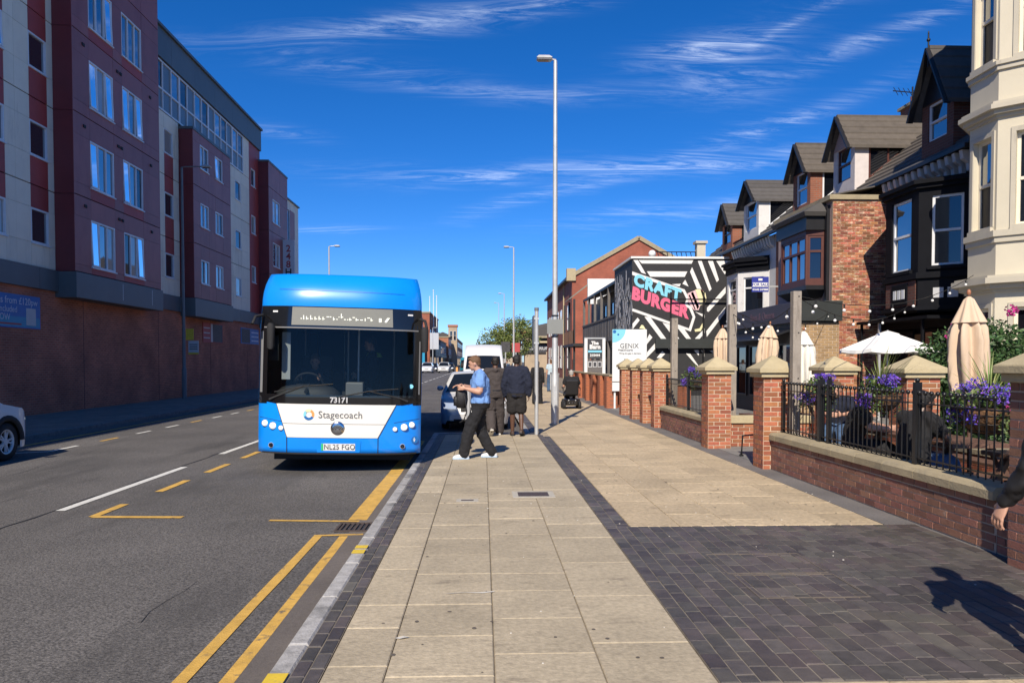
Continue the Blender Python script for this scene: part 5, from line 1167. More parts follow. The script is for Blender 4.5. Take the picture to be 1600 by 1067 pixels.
DGREY = mat('dark_grey_paint', (0.16, 0.165, 0.17), .5, .1, 5)
t = lamp('tall pale grey street lamp standing on the pavement in front of us', 1.9, 20.3, 9.52, arm=.2)
GS = mat('sign_back_grey', (0.42, 0.43, 0.43), .5, .05)
MB().box(1.68, 2.10, 20.16, 20.18, 2.38, 2.76).build('sign_back', mat('sign_back_green_grey', (0.22, 0.23, 0.22), .5, .05), t)
for z in (2.3, 2.85, 1.25): MB().lathe([(.095, z), (.095, z + .03)], 12, (1.9, 20.3, 0)).build('strap', IRON, t)
MB().box(1.86, 1.94, 20.18, 20.22, 2.45, 2.75).build('clip', IRON, t)
lamp('slim street lamp above the far tree on the right pavement', 2.25, 56.6, 10.0)
lamp('distant street lamp left of the far slim lamp', 2.6, 95, 10.0); lamp('farthest street lamp above the tree', 2.4, 118, 10.6)
lamp('street lamp whose head shows above the bus roof', -11.2, 56.6, 10.0, 1, arm=.5)
lamp('distant street lamp in front of the far red brick building', -10.8, 128, 8, 1); lamp('distant street lamp beyond the far red brick building', -9.8, 150, 8.2, 1)
t = lamp('dark grey street lamp against the brick base of the apartment block', -13.45, 35.1, 10.3, 1, DGREY, 1.0)
MB().box(-13.32, -12.98, 35.0, 35.03, 2.62, 3.12).build('yellow_plate', YELB, t); MB().box(-13.2, -12.75, 34.97, 35.0, 1.98, 2.58).build('white_plate', PWH, t); MB().box(-13.2, -12.75, 34.965, 34.97, 1.98, 2.06).build('yellow_edge', YELB, t)
for z in (2.2, 2.3, 2.4): MB().box(-13.15, -12.8, 34.964, 34.97, z, z + .035).build('text_bar', PBLK, t)
t = thing('bus_stop_pole', 'plain galvanised bus stop pole standing where the dark brick band starts', 'pole', (1.21, 17.4, 0))
MB().tube([(1.21, 17.4, -.02), (1.21, 17.4, 2.82)], .045, 12).build('pole', GALV, t); MB().tube([(1.21, 17.4, 2.80), (1.21, 17.4, 2.87)], .052, 12).build('pole_cap', DGREY, t)
MB().box(1.145, 1.165, 17.42, 17.95, 1.95, 2.7).build('flag', DGREY, t)
for z in (2.05, 2.6): MB().box(1.15, 1.26, 17.36, 17.46, z, z + .04).build('clamp', GALV, t)
t = thing('short_post', 'short grey steel post behind the black bag', 'post', (-.33, 17.15, 0)); MB().tube([(-.33, 17.15, -.02), (-.33, 17.15, 1.05)], .045, 10).build('post', GALV, t); MB().ell((-.33, 17.15, 1.05), (.045, .045, .03), 10, 6).build('post_cap', GALV, t)
for i, (x, y, h) in enumerate(((1.75, 60, 3.2), (2.9, 68, 3.3), (-10.3, 108, 4.0))):
    t = thing('sign_post', ('thin sign post beside the van', 'thin dark sign post beyond the tall lamp', 'tall thin sign post by the far shops')[i], 'post', (x, y, 0)); MB().tube([(x, y, 0), (x, y, h)], .05, 8).build('post', GALV, t); MB().box(x - .35, x + .35, y - .06, y - .04, h - .8, h).build('sign_plate', (PBLK, PRED, CY)[i], t)
# ================================================================ figures: how a body and its clothes are grown
SKIN = mat('light_skin', (0.52, 0.29, 0.20), 0.5, 0.08, 30); SKIND = mat('dark_skin', (0.11, 0.055, 0.035), 0.45, 0.1, 30)
EYE = mat('eye_dark', (0.02, 0.015, 0.012), 0.2, 0)
def ering(c, d, xd, rx, ry, n=18, sq=1.0):
    d = d.normalized(); xd = (xd - d * xd.dot(d)).normalized(); yd = d.cross(xd)
    return [c + xd * rx * math.copysign(abs(math.cos(a)) ** sq, math.cos(a)) + yd * ry * math.copysign(abs(math.sin(a)) ** sq, math.sin(a)) for a in [2 * math.pi * i / n for i in range(n)]]
def limb(b, pts, rad, n=12):
    """smooth tapered limb through joints"""
    pts = [Vector(p) for p in pts]; out_ = []; rr = []
    for i in range(len(pts) - 1):
        k_ = 5
        for j in range(k_):
            t_ = j / k_; out_.append(pts[i].lerp(pts[i+1], t_)); rr.append(rad[i] + (rad[i+1] - rad[i]) * t_)
    out_.append(pts[-1]); rr.append(rad[-1])
    for _ in range(1): out_ = [out_[0]] + [(out_[i-1] + out_[i] * 2 + out_[i+1]) / 4 for i in range(1, len(out_) - 1)] + [out_[-1]]
    b.tube(out_, rr, n); b.ell(out_[0], rr[0], 10, 8); b.ell(out_[-1], rr[-1], 10, 8)
def hand(b, w, d, nrm, thumb, s=1.0, curl=.5):
    """wrist w, finger direction d, palm normal nrm, thumb side direction"""
    w, d, nrm, th = Vector(w), Vector(d).normalized(), Vector(nrm), Vector(thumb)
    nrm = (nrm - d * nrm.dot(d)).normalized(); sd = d.cross(nrm); sd = sd if sd.dot(th) > 0 else -sd
    b.loft([ering(w + d * x * s, d, sd, rx * s, ry * s, 12) for x, rx, ry in ((-.01, .026, .02), (.02, .032, .018), (.055, .040, .016), (.085, .041, .014), (.095, .036, .011))])
    for i, (o_, ln) in enumerate(((.034, .070), (.0115, .080), (-.0115, .074), (-.034, .058))):
        p = w + d * .088 * s + sd * o_ * s; pts = [p]; a = curl * .5; dd = d
        for f_ in (.45, .32, .25):
            a2 = a; dd = (d * math.cos(a2) + nrm * math.sin(a2) + sd * o_ * 3).normalized(); pts.append(pts[-1] + dd * ln * f_ * s); a += curl * .75
        b.tube(pts, [.0095 * s, .0088 * s, .0082 * s, .0070 * s], 8)
        b.ell(pts[-1], .0078 * s, 8, 6)
    p = w + d * .022 * s + sd * .030 * s
    pts = [p, p + (d * .55 + sd * .6 + nrm * .25).normalized() * .04 * s, p + (d * .75 + sd * .5 + nrm * .4).normalized() * .075 * s]
    b.tube(pts, [.014 * s, .0118 * s, .009 * s], 8); b.ell(pts[-1], .0092 * s, 8, 6)
J0 = dict(pelvis=(0, 0, .95), waist=(0, .0, 1.09), chest=(0, .01, 1.30), neck=(0, -.005, 1.475), head=(0, .035, 1.635),
          shL=(-.185, 0, 1.425), shR=(.185, 0, 1.425), elL=(-.235, -.03, 1.13), elR=(.235, -.03, 1.13), wrL=(-.24, .05, .88), wrR=(.24, .05, .88),
          hipL=(-.09, 0, .93), hipR=(.09, 0, .93), knL=(-.10, .03, .50), knR=(.10, .03, .50), anL=(-.10, 0, .085), anR=(.10, 0, .085),
          face=(0, 1, 0), toeL=(-.1, 1, 0), toeR=(.1, 1, 0), hdL=(0, .1, -1), hdR=(0, .1, -1))
def person(label, loc, rz, pose=None, skin=SKIN, top=None, bottom=None, shoes=None, hair=None, sleeve='long', legs='long', baggy=1.0, fat=1.0, s=1.0, vox=.012, hood=False, longhair=False, curl=.5, belt=None, group=None, hem=-.06, feet=True, arm=1.0, bvox=.0095):
    t = thing('person', label, 'person', M=Matrix.Translation(loc) @ Matrix.Rotation(R(rz), 4, 'Z') @ Matrix.Scale(s, 4), group=group)
    J = {k_: Vector(v_) for k_, v_ in {**J0, **(pose or {})}.items()}
    xd = (J['shR'] - J['shL']).normalized(); hx = (J['hipR'] - J['hipL']).normalized()
    sp = [J['pelvis'], J['waist'], J['chest'], J['neck']]
    def spine(pad, upto=1.0, low=-.10, n=18, f=fat):
        d0 = (sp[1] - sp[0]); d1 = (sp[2] - sp[1]); d2 = (sp[3] - sp[2])
        rg = [(sp[0] + d0.normalized() * low, d0, hx, .145 * f + pad, .105 * f + pad), (sp[0], d0, hx, .168 * f + pad, .120 * f + pad), (sp[1], d0 + d1, xd + hx, .148 * f + pad, .112 * f + pad), (sp[1].lerp(sp[2], .55), d1, xd, .158 * f + pad, .116 * f + pad),
              (sp[2], d1 + d2, xd, .172 * (.5 + f / 2) + pad, .120 * (.5 + f / 2) + pad), (sp[2].lerp(sp[3], .55), d2, xd, .160 + pad, .098 + pad), (sp[2].lerp(sp[3], .86), d2, xd, .095 + pad, .072 + pad * .7)]
        return [ering(*r_, n) for r_ in rg]
    b = MB(); hd = J['head']; fd = J['face'].normalized(); up = (hd - J['neck']).normalized()
    up = (Vector((0, 0, 1)) * .6 + up * .4).normalized(); rt = fd.cross(up).normalized(); fw = up.cross(rt)
    H = frame(hd, rt, fw, up)
    b.loft(spine(-.012)); b.tube([sp[2].lerp(sp[3], .7), sp[3], hd - up * .05 + fw * -.015], [.075, .060, .056], 12)
    for q in 'LR':
        limb(b, [J['sh' + q], J['el' + q], J['el' + q].lerp(J['wr' + q], .3), J['wr' + q]], [.056 * arm, .043 * arm, .044 * arm, .027]); b.ell(J['sh' + q], .062, 12, 8)
        b.tube([sp[2].lerp(sp[3], .75), J['sh' + q]], [.06, .055], 10)
        inw = Vector((1 if q == 'L' else -1, 0, 0)); hand(b, J['wr' + q], J['hd' + q], J.get('pn' + q, inw), J.get('tn' + q, Vector((0, 1, 0))), 1.0, curl)
        limb(b, [J['hip' + q], J['kn' + q], J['kn' + q].lerp(J['an' + q], .35), J['an' + q]], [.085, .058, .056, .036])
        tn = J['toe' + q].normalized(); an = J['an' + q]; b.tube([an, an - Vector((0, 0, .04)) + tn * .03, an - Vector((0, 0, .055)) + tn * .15], [.036, .038, .026], 10)
    b.M = H
    b.ell((0, -.005, .012), (.077, .097, .105), 20, 14); b.ell((0, .028, -.05), (.058, .064, .068), 16, 10); b.ell((0, .062, -.092), (.026, .024, .022), 10, 8)
    b.add([(-.013, .085, -.028), (.013, .085, -.028), (0, .086, .022), (0, .112, -.024), (0, .09, -.036)], [(0, 3, 2), (3, 1, 2), (0, 4, 3), (4, 1, 3), (0, 2, 1), (0, 1, 4)])
    b.ell((0, .098, -.024), (.013, .013, .012), 8, 6); b.ell((0, .083, .030), (.05, .015, .010), 10, 6); b.ell((0, .086, -.058), (.024, .010, .008), 10, 6)
    for sx in (-1, 1): b.ell((sx * .078, -.008, -.012), (.012, .020, .032), 8, 8)
    b.M = None
    body = voxel(b, 'body', skin, t, min(vox, bvox), 4 if bvox > .007 else 2)
    e_ = MB(); e_.M = H
    for sx in (-1, 1): e_.ell((sx * .031, .086, .006), (.012, .007, .006), 8, 6)
    e_.build('eyes', EYE, t, True)
    if hair:
        h_ = MB(); h_.M = H; h_.ell((0, -.022, .035), (.086, .098, .094), 20, 12); h_.ell((0, .045, .086), (.068, .055, .034), 14, 8); h_.ell((0, -.06, -.02), (.07, .05, .06), 14, 8)
        rs = random.Random(sum(map(ord, label)))
        for i in range(26):
            a, c = rs.uniform(0, 6.28), rs.uniform(.25, 1.3); h_.ell((.08 * math.cos(a) * math.cos(c), -.02 + .09 * math.sin(a) * math.cos(c), .04 + .085 * math.sin(c)), rs.uniform(.012, .024), 8, 6)
        if longhair: h_.ell((0, -.07, -.10), (.075, .04, .14), 14, 8); h_.ell((0, -.075, -.2), (.06, .03, .10), 12, 8)
        voxel(h_, 'hair', hair, t, .010, 2)
    if top:
        c = MB(); pad = .014 * baggy + .004
        c.loft(spine(pad, low=hem)); 
        for q in 'LR':
            sh, el, wr = J['sh' + q], J['el' + q], J['wr' + q]
            c.tube([sp[2].lerp(sp[3], .78), sh], [.062 + pad, .060 + pad], 12)
            if sleeve == 'long': limb(c, [sh, el, el.lerp(wr, .93)], [.062 + pad, .050 + pad, .038 + pad * .8])
            else: limb(c, [sh, sh.lerp(el, .55)], [.062 + pad, .064 + pad])
        if hood: c.loft([ering(J['neck'] + up * z - fw * y_, up, rt, rx, ry) for z, y_, rx, ry in ((-.07, .05, .10, .07), (-.02, .06, .115, .085), (.02, .055, .09, .06))])
        voxel(c, 'shirt' if sleeve != 'long' else 'sweatshirt', top, t, vox, 3, fold=.034)
    if bottom:
        c = MB(); pad = .012 * baggy + .004
        d0 = (sp[1] - sp[0]).normalized()
        c.loft([ering(sp[0] + d0 * z, d0, hx, rx * fat + pad, ry * fat + pad) for z, rx, ry in ((-.10, .15, .108), (-.02, .17, .122), (.06, .160, .116), (.10, .150, .110))])
        for q in 'LR':
            hp, kn, an = J['hip' + q], J['kn' + q], J['an' + q]; f = baggy
            if legs == 'long': limb(c, [hp, kn, an + (kn - an).normalized() * .01], [.092 + pad, .066 * (.5 + f / 2) + pad, .050 * (.4 + f * .6) + pad])
            elif legs == 'wide': limb(c, [hp, kn, an - Vector((0, 0, .03))], [.10 + pad, .10 + pad, .115 + pad])
            else: limb(c, [hp, hp.lerp(kn, .80)], [.098 + pad, .098 + pad])
        voxel(c, 'trousers' if legs != 'short' else 'shorts', bottom, t, vox, 3, fold=.03)
    if shoes and feet:
        for q in 'LR':
            an, tn = J['an' + q], Vector(J['toe' + q]); tn.normalize(); ang = J.get('sl' + q, Vector((0, 0, 0))).x
            ux = tn.cross(Vector((0, 0, 1))).normalized(); un = ux.cross(tn)
            c = MB(); F_ = frame(an - un * .085 if un.z > .5 else an - un * .085, ux, tn, un); c.M = F_
            c.loft([ering(Vector((0, y_, h_ / 2 + .012)), Vector((0, 1, 0)), Vector((1, 0, 0)), w_, h_ / 2, 14, .7) for y_, w_, h_ in ((-.085, .026, .06), (-.07, .036, .085), (-.02, .040, .10), (.03, .042, .092), (.09, .048, .070), (.15, .046, .055), (.185, .026, .036))])
            sh_ = c.build('shoe', shoes[0], t, True)
            c = MB(); c.M = F_
            c.loft([[Vector((math.copysign(w_, x), y_, z)) for x, z in ((-1, 0), (1, 0), (1, .026), (-1, .026))] for y_, w_ in ((-.092, .030), (-.07, .042), (0, .042), (.09, .052), (.15, .048), (.19, .026))], False)
            c.build('sole', shoes[1], sh_, True, bev=.006)
    if belt: MB().loft([ering(sp[0] + Vector((0, 0, z)), Vector((0, 0, 1)), hx, .195 * fat, .148 * fat) for z in (.045, .075)]).build('belt', belt, t, True)
    return t, J
# ================================================================ the bus
BBLUE = mat('bus_blue', (0.003, 0.25, 0.86), 0.30, 0.05, 1.5, coat=0.6, spec=0.4, vs2=(0.9, 0.06)); BCREAM = mat('bus_cream', (0.78, 0.76, 0.70), 0.35, 0.02, 1, coat=0.5)
BBLK = mat('bus_gloss_black', (0.008, 0.008, 0.009), 0.12, 0, coat=0.5); RUB = mat('rubber', (0.015, 0.015, 0.016), 0.75, 0.2, 10); TRIMG = mat('grey_trim', (0.18, 0.18, 0.18), .5, .1)
CHROME = mat('chrome', (0.6, 0.6, 0.6), 0.15, 0, metal=1.0); LENS = mat('lit_lamp_lens', (0.9, 0.95, 1.0), .15, 0, emit=.45); DASH = mat('dash_plastic', (0.03, 0.03, 0.032), .6, .1)
BUSM = Matrix.Translation((-2.26, 12.02, -.10)) @ Matrix.Rotation(R(4.8), 4, 'Z') @ Matrix.Rotation(R(1.3), 4, 'Y')
BUS = thing('bus', 'blue single deck bus facing us at the kerb, with cream front panel and destination display', 'bus', M=BUSM)
HWD = 1.265
def hw(z): return HWD if z < 2.3 else HWD - .02 * (z - 2.3) / .3 if z < 2.6 else HWD - .02 - .085 * ((z - 2.6) / .53) ** 2.2
def yF(x, z):
    f = .24 * min(1.0, abs(x) / HWD) ** 3.6 + .02 * (abs(x) / HWD) ** 2
    if z > 1.2: f += (z - 1.2) * .055
    if z < .6: f += (.6 - z) * .10
    if z > 2.6: f += .24 * ((z - 2.6) / .53) ** 2.6
    return f
NX = 25; XSF = [(-1 + 2 * i / (NX - 1)) for i in range(NX)]
ZL = [.31, .40, .57, .80, 1.09, 1.22, 1.75, 2.27, 2.45, 2.60, 2.62, 2.70, 2.82, 2.94, 3.04, 3.10, 3.125]
BL = 10.9
rings = []
for z in ZL:
    w = hw(z); r_ = [Vector((x * w, yF(x * HWD, z), z)) for x in XSF]
    r_ += [Vector((w, y_, z)) for y_ in (1.2, 3, 6, 9, BL - .15)] + [Vector((w - .12, BL, z)), Vector((-w + .12, BL, z))] + [Vector((-w, y_, z)) for y_ in (BL - .15, 9, 6, 3, 1.2)]
    rings.append(r_)
n_ = len(rings[0]); b = MB(); fs = []
for i in range(len(ZL) - 1):
    for j_ in range(n_):
        if j_ < NX - 1 and 1.2 < ZL[i] < 2.2 and 1 <= j_ <= NX - 3: continue
        fs.append((i * n_ + j_, i * n_ + (j_ + 1) % n_, (i + 1) * n_ + (j_ + 1) % n_, (i + 1) * n_ + j_))
fs += [tuple((len(ZL) - 1) * n_ + k_ for k_ in range(n_)), tuple(range(n_ - 1, -1, -1))]
b.add([p for r_ in rings for p in r_], fs, True).build('body', BBLUE, BUS, True)
def patch(name, m, c, off=.006, nx=14, nz=6, parent=BUS, rx=None):
    """panel on the front between corners c = (bl, br, tr, tl) given as (x, z)"""
    rr = []
    for i in range(nz + 1):
        t_ = i / nz; row = []
        for j_ in range(nx + 1):
            s_ = j_ / nx
            x = (c[0][0] * (1 - s_) + c[1][0] * s_) * (1 - t_) + (c[3][0] * (1 - s_) + c[2][0] * s_) * t_; z = (c[0][1] * (1 - s_) + c[1][1] * s_) * (1 - t_) + (c[3][1] * (1 - s_) + c[2][1] * s_) * t_
            row.append((x * hw(z) / HWD, yF(x, z) - off, z))
        rr.append(row)
    return MB().grid(rr).build(name, m, parent, True)
E1 = 1.262
wsc = patch('windscreen', G_THRU, [(-1.21, 1.22), (1.21, 1.22), (1.21, 2.27), (-1.21, 2.27)], .004, 24)
patch('screen_pillar', BBLK, [(-E1, 1.08), (-1.13, 1.08), (-1.13, 2.6), (-E1, 2.6)], .008, 3, 8); patch('screen_pillar', BBLK, [(1.13, 1.08), (E1, 1.08), (E1, 2.6), (1.13, 2.6)], .008, 3, 8)
patch('pillar_trim', TRIMG, [(-1.245, 1.25), (-1.205, 1.25), (-1.205, 2.2), (-1.245, 2.2)], .014, 2, 8); patch('pillar_trim', TRIMG, [(1.215, 1.25), (1.235, 1.25), (1.235, 2.1), (1.215, 2.1)], .014, 2, 8)
patch('destination_band', BBLK, [(-1.19, 2.27), (1.19, 2.27), (1.19, 2.60), (-1.19, 2.60)], .007, 24)
patch('band_edge', TRIMG, [(-1.2, 2.255), (1.2, 2.255), (1.2, 2.275), (-1.2, 2.275)], .012, 24, 2)
dsp = patch('destination_display', mat('display_panel', (0.22, 0.22, 0.19), .35, .05, 3), [(-.76, 2.305), (.80, 2.305), (.80, 2.585), (-.76, 2.585)], .012, 16)
LED = mat('display_letters', (0.85, 0.86, 0.74), .4, 0, emit=.35)
def ftext(s_, size, x, z, m, off=.018, **k_): return text(s_, size, BUSM @ frame((x * hw(z) / HWD, yF(x, z) - off, z), (1, 0, 0), (0, 0, 1)), m, BUS, **k_)
# half legible rows of lit segments on the display
rs = random.Random(4); seg_ = MB()
x = -.62
while x < .46:
    w_ = rs.uniform(.015, .045); zc = 2.40 + rs.choice((0, 0, .035)); y_ = yF(x, zc) - .016
    seg_.box(x, x + w_, y_, y_ + .003, zc, zc + .012)
    if rs.random() < .6: seg_.box(x, x + .012, y_, y_ + .003, zc - .01, zc + rs.uniform(.03, .06))
    x += w_ + rs.uniform(.01, .03)
seg_.box(.58, .62, yF(.6, 2.4) - .016, yF(.6, 2.4) - .013, 2.38, 2.44); seg_.prism([(.66, yF(.7, 2.4) - .016, 2.38), (.70, yF(.7, 2.4) - .016, 2.38), (.75, yF(.7, 2.4) - .016, 2.45), (.71, yF(.7, 2.4) - .016, 2.45)], (0, .003, 0))
seg_.build('display_segments', LED, dsp, True)
patch('lower_black_strip', BBLK, [(-.98, 1.085), (.98, 1.085), (1.20, 1.225), (-1.20, 1.225)], .010, 24); patch('corner_black', BBLK, [(-1.262, 1.13), (-.95, 1.08), (-.95, 1.23), (-1.262, 1.23)], .009, 8); patch('corner_black', BBLK, [(.95, 1.08), (1.262, 1.13), (1.262, 1.23), (.95, 1.23)], .009, 8)
cp = patch('cream_panel', BCREAM, [(-.80, .565), (.60, .565), (.87, 1.085), (-.97, 1.085)], .009, 20, 8); patch('panel_crease', TRIMG, [(-.86, .775), (.70, .775), (.702, .783), (-.862, .783)], .0115, 20, 1, cp)
for (x0, z0, x1, z1) in ((-.80, .31, -.80, .57), (.60, .31, .60, .57), (-.80, .57, -.97, 1.08), (.60, .57, .87, 1.08)):
    patch('seam', RUB, [(x0 - .005, z0), (x0 + .005, z0), (x1 + .005, z1), (x1 - .005, z1)], .0115, 1, 6)
patch('bonnet_line', RUB, [(-1.24, .86), (-.86, .80), (-.86, .806), (-1.24, .866)], .004, 8, 1); patch('bonnet_line', RUB, [(.84, .80), (1.24, .86), (1.24, .866), (.84, .806)], .004, 8, 1)
ftext('73171', .115, 0, 1.15, PWH, .02, bold=.004); ftext('Stagecoach', .155, .02, .92, GTX, .014, align='CENTER', sx=.98)
# colour ring beside the name: blue, teal, yellow and orange arcs
for k_, (a0, a1, mm) in enumerate(((200, 330, PBLUE), (130, 210, CY), (60, 135, YL), (-30, 65, mat('ring_orange', (0.75, 0.34, 0.1), .5)))):
    q = MB(); rr = [[(-.46 + r0 * math.cos(R(a)), yF(-.46, .92) - .014, .92 + r0 * math.sin(R(a))) for r0 in (.045, .085)] for a in [a0 + (a1 - a0) * i / 8 for i in range(9)]]
    q.grid(rr).build('ring_arc', mm, BUS, True)
b = MB(); b.M = Matrix.Translation((-.02, yF(0, .7) - .012, .715)) @ Matrix.Rotation(R(90), 4, 'X'); b.lathe([(.0, .012), (.06, .014), (.10, .008), (.108, 0)], 24); b.M = Matrix.Translation((-.02, yF(0, .7) - .012, .715)) @ Matrix.Rotation(R(90), 4, 'X') @ Matrix.Diagonal((1, .85, 1, 1)); b.build('emblem', CHROME, BUS, True)
for r0 in (.035, .06, .082):
    q = MB(); q.tube([(-.02 + r0 * math.cos(a), yF(0, .7) - .027, .69 + r0 * .9 * math.sin(a)) for a in [math.pi * i / 10 for i in range(11)]], .006, 5); q.build('emblem_rib', RUB, BUS, True)
# number plate
patch('plate_recess', mat('bus_blue', (0, 0, 0)), [(-.33, .335), (.32, .335), (.34, .52), (-.35, .52)], .010); pl = patch('number_plate', mat('plate_white', (0.75, 0.75, 0.72), .4), [(-.27, .365), (.25, .365), (.25, .475), (-.27, .475)], .016)
patch('green_flash', mat('plate_green', (0.05, 0.5, 0.2), .4), [(-.27, .366), (-.235, .366), (-.235, .474), (-.27, .474)], .018, 1, 1, pl); ftext('NL25 FGO', .112, .012, .42, BLACK, .019, space=1.05, sx=.9)
# lamps
def lampf(x, z, r, name='headlight', m=LENS):
    q = MB(); M_ = Matrix.Translation((x, yF(x, z) - .004, z)) @ Matrix.Rotation(R(90), 4, 'X'); q.M = M_; q.lathe([(r * 1.15, 0), (r * 1.15, .012), (r, .014), (r, .0)], 18); h_ = q.build(name, TRIMG if name == 'headlight' else GS, BUS, True)
    q = MB(); q.M = M_; q.lathe([(r, .006), (r * .8, .022), (r * .35, .032)], 18); q.build('lens', m, h_, True)
for x, z, r in ((-1.15, .77, .048), (-1.02, .735, .052), (-.89, .705, .036), (1.12, .77, .045), (1.0, .735, .052), (.86, .705, .034)): lampf(x, z, r)
for x in (-1.05, .98): lampf(x, .43, .035, 'fog_lamp', G_DARK)
for x in (-1.03, 1.08): patch('marker_lamp', WHITE, [(x - .04, 2.50), (x + .04, 2.50), (x + .04, 2.525), (x - .04, 2.525)], .014, 2, 1)
q = MB(); q.M = Matrix.Translation((1.17, yF(1.17, .53) - .01, .53)) @ Matrix.Rotation(R(20), 4, 'Z') @ Matrix.Rotation(R(90), 4, 'X'); q.lathe([(.058, 0), (.058, .006)], 20); q.build('kneeling_badge', PBLUE, BUS, True)
q = MB(); q.M = Matrix.Translation((1.165, yF(1.17, .53) - .02, .53)) @ Matrix.Rotation(R(20), 4, 'Z'); q.box(-.008, .008, 0, .002, -.03, .015); q.box(-.02, .02, 0, .002, -.002, .006); q.ell((0, 0, .028), (.008, .002, .008), 8, 6); q.build('badge_figure', WHITE, BUS, True)
patch('dome_crease', mat('bus_blue_shade', (0.003, 0.14, 0.60), .35), [(-1.0, 2.86), (1.0, 2.83), (1.0, 2.842), (-1.0, 2.872)], .003, 20, 1)
patch('lower_lip', RUB, [(-1.2, .30), (1.2, .30), (1.2, .325), (-1.2, .325)], .004, 20, 1)
# wipers
for (xp, xt, zt) in ((-1.08, -.55, 1.36), (1.05, .45, 1.30)):
    q = MB(); q.tube([(xp, yF(xp, 1.14) - .03, 1.14), (xp * .8 + xt * .2, yF(xp, 1.2) - .06, 1.19), (xt, yF(xt, zt) - .045, zt)], [.022, .016, .010], 6); w_ = q.build('wiper', RUB, BUS, True)
    q = MB(); q.tube([(xt - .45, yF(xt - .45, zt - .08) - .03, zt - .10), (xt, yF(xt, zt) - .035, zt), (xt + .45, yF(xt + .45, zt + .05) - .03, zt + .04)], .010, 5); q.build('blade', RUB, w_, True)
# mirrors
for sx in (-1, 1):
    q = MB(); q.tube([(sx * 1.22, .25, 2.45), (sx * 1.30, .10, 2.42), (sx * 1.33, .02, 2.30)], .022, 8); m_ = q.build('mirror_arm', RUB, BUS, True)
    q = MB(); q.loft([ering(Vector((sx * (1.30 if sx > 0 else 1.06), .0 if sx > 0 else .06, z)), Vector((0, 0, 1)), Vector((1, 0, 0)), rx, .06, 12, .6) for z, rx in ((1.92, .03), (1.95, .055), (2.28, .058), (2.32, .03))]); q.build('mirror_head', RUB, m_, True)
# sides: glazing, wheels, skirts
for sx in (-1, 1):
    xx = sx * (HWD + .004)
    for i in range(6): 
        q = MB(); a_, c_ = .55 + i * 1.7, .55 + i * 1.7 + 1.66; q.box(min(xx, xx - sx * .01), max(xx, xx - sx * .01), a_, c_, 1.15, 2.5); q.build('side_window', G_DARK, BUS, True)
    for yw in (2.75, 8.4):
        q = MB(); q.M = Matrix.Translation((sx * 1.12, yw, .48)) @ Matrix.Rotation(R(90), 4, 'Y'); q.lathe([(.28, -.14), (.46, -.14), (.48, -.10), (.48, .10), (.46, .14), (.28, .14)], 28); w_ = q.build('wheel', RUB, BUS, True)
        q = MB(); q.M = Matrix.Translation((sx * 1.2, yw, .48)) @ Matrix.Rotation(R(90), 4, 'Y'); q.lathe([(.28, -.06), (.28, .06), (.1, .03), (.1, -.03)], 20); q.build('rim', GS, w_, True)
        q = MB(); q.M = Matrix.Translation((sx * 1.268, yw, .48)) @ Matrix.Rotation(R(90), 4, 'Y'); q.lathe([(.56, -.004), (.56, .004), (.49, .004), (.49, -.004)], 24); q.build('arch', RUB, BUS, True)
MB().box(-1.1, 1.1, .7, BL - .3, .14, .32).build('chassis', RUB, BUS, True)
# inside
MB().box(-1.2, 1.2, .35, 9, .40, .44).build('floor', DASH, BUS, True); MB().box(-1.22, 1.22, 7.5, 7.6, .44, 2.5).build('rear_bulkhead', DASH, BUS, True)
b = MB(); b.loft([[Vector((x, y_, z)) for x in (-1.18, 1.18) for y_, z in (((.32, .9), (.32, 1.12), (.75, 1.16), (.8, .9)) if x < 0 else ((.8, .9), (.75, 1.16), (.32, 1.12), (.32, .9)))]] * 1 + [[Vector((x, y_ + .001, z)) for x in (-1.18, 1.18) for y_, z in (((.32, .9), (.32, 1.12), (.75, 1.16), (.8, .9)) if x < 0 else ((.8, .9), (.75, 1.16), (.32, 1.12), (.32, .9)))]])
MB().prism([(-1.18, .34, .85), (-1.18, .34, 1.17), (-1.18, .8, 1.20), (-1.18, .85, .85)], (2.36, 0, 0)).build('dashboard', DASH, BUS, True)
q = MB(); q.M = Matrix.Translation((-.55, .62, 1.36)) @ Matrix.Rotation(R(-58), 4, 'X'); q.tube([(.23 * math.cos(a), .23 * math.sin(a), 0) for a in [2 * math.pi * i / 24 for i in range(25)]], .017, 8); q.tube([(-.22, 0, 0), (.22, 0, 0)], .014, 6); q.tube([(0, 0, 0), (0, -.1, -.35)], .03, 8); q.build('steering_wheel', RUB, BUS, True)
q = MB(); q.loft([ering(Vector((-.55, .55, z)), Vector((0, 0, 1)), Vector((1, 0, 0)), rx, ry, 18, .7) for z, rx, ry in ((1.10, .52, .22), (1.25, .50, .20), (1.33, .40, .16), (1.36, .25, .10))]); q.build('instrument_binnacle', DASH, BUS, True)
q = MB(); q.box(-.80, -.30, 1.35, 1.75, .95, 1.08); q.box(-.80, -.30, 1.70, 1.82, 1.08, 1.85); q.build('driver_seat', RUB, BUS, True, bev=.03)
for x, y_ in ((.20, 1.1), (-.02, 1.6), (.75, 2.4), (-.9, 2.6)): MB().tube([(x, y_, .44), (x, y_, 2.45)], .018, 8).build('grab_pole', GALV, BUS, True)
MB().box(-.05, .0, .95, 2.2, .44, 1.25).build('cab_door', DASH, BUS, True); MB().box(-.03, -.02, .95, 2.2, 1.25, 2.3).build('cab_screen', G_THRU, BUS, True)
MB().box(-1.17, -1.02, .50, .60, 1.75, 2.15).build('cab_console', DASH, BUS, True); MB().box(-.95, -.82, .42, .46, 1.45, 2.2).build('a_pillar_trim', GS, BUS, True)
MB().box(.05, .33, .42, .75, 1.2, 1.42).build('ticket_machine', TRIMG, BUS, True, bev=.02)
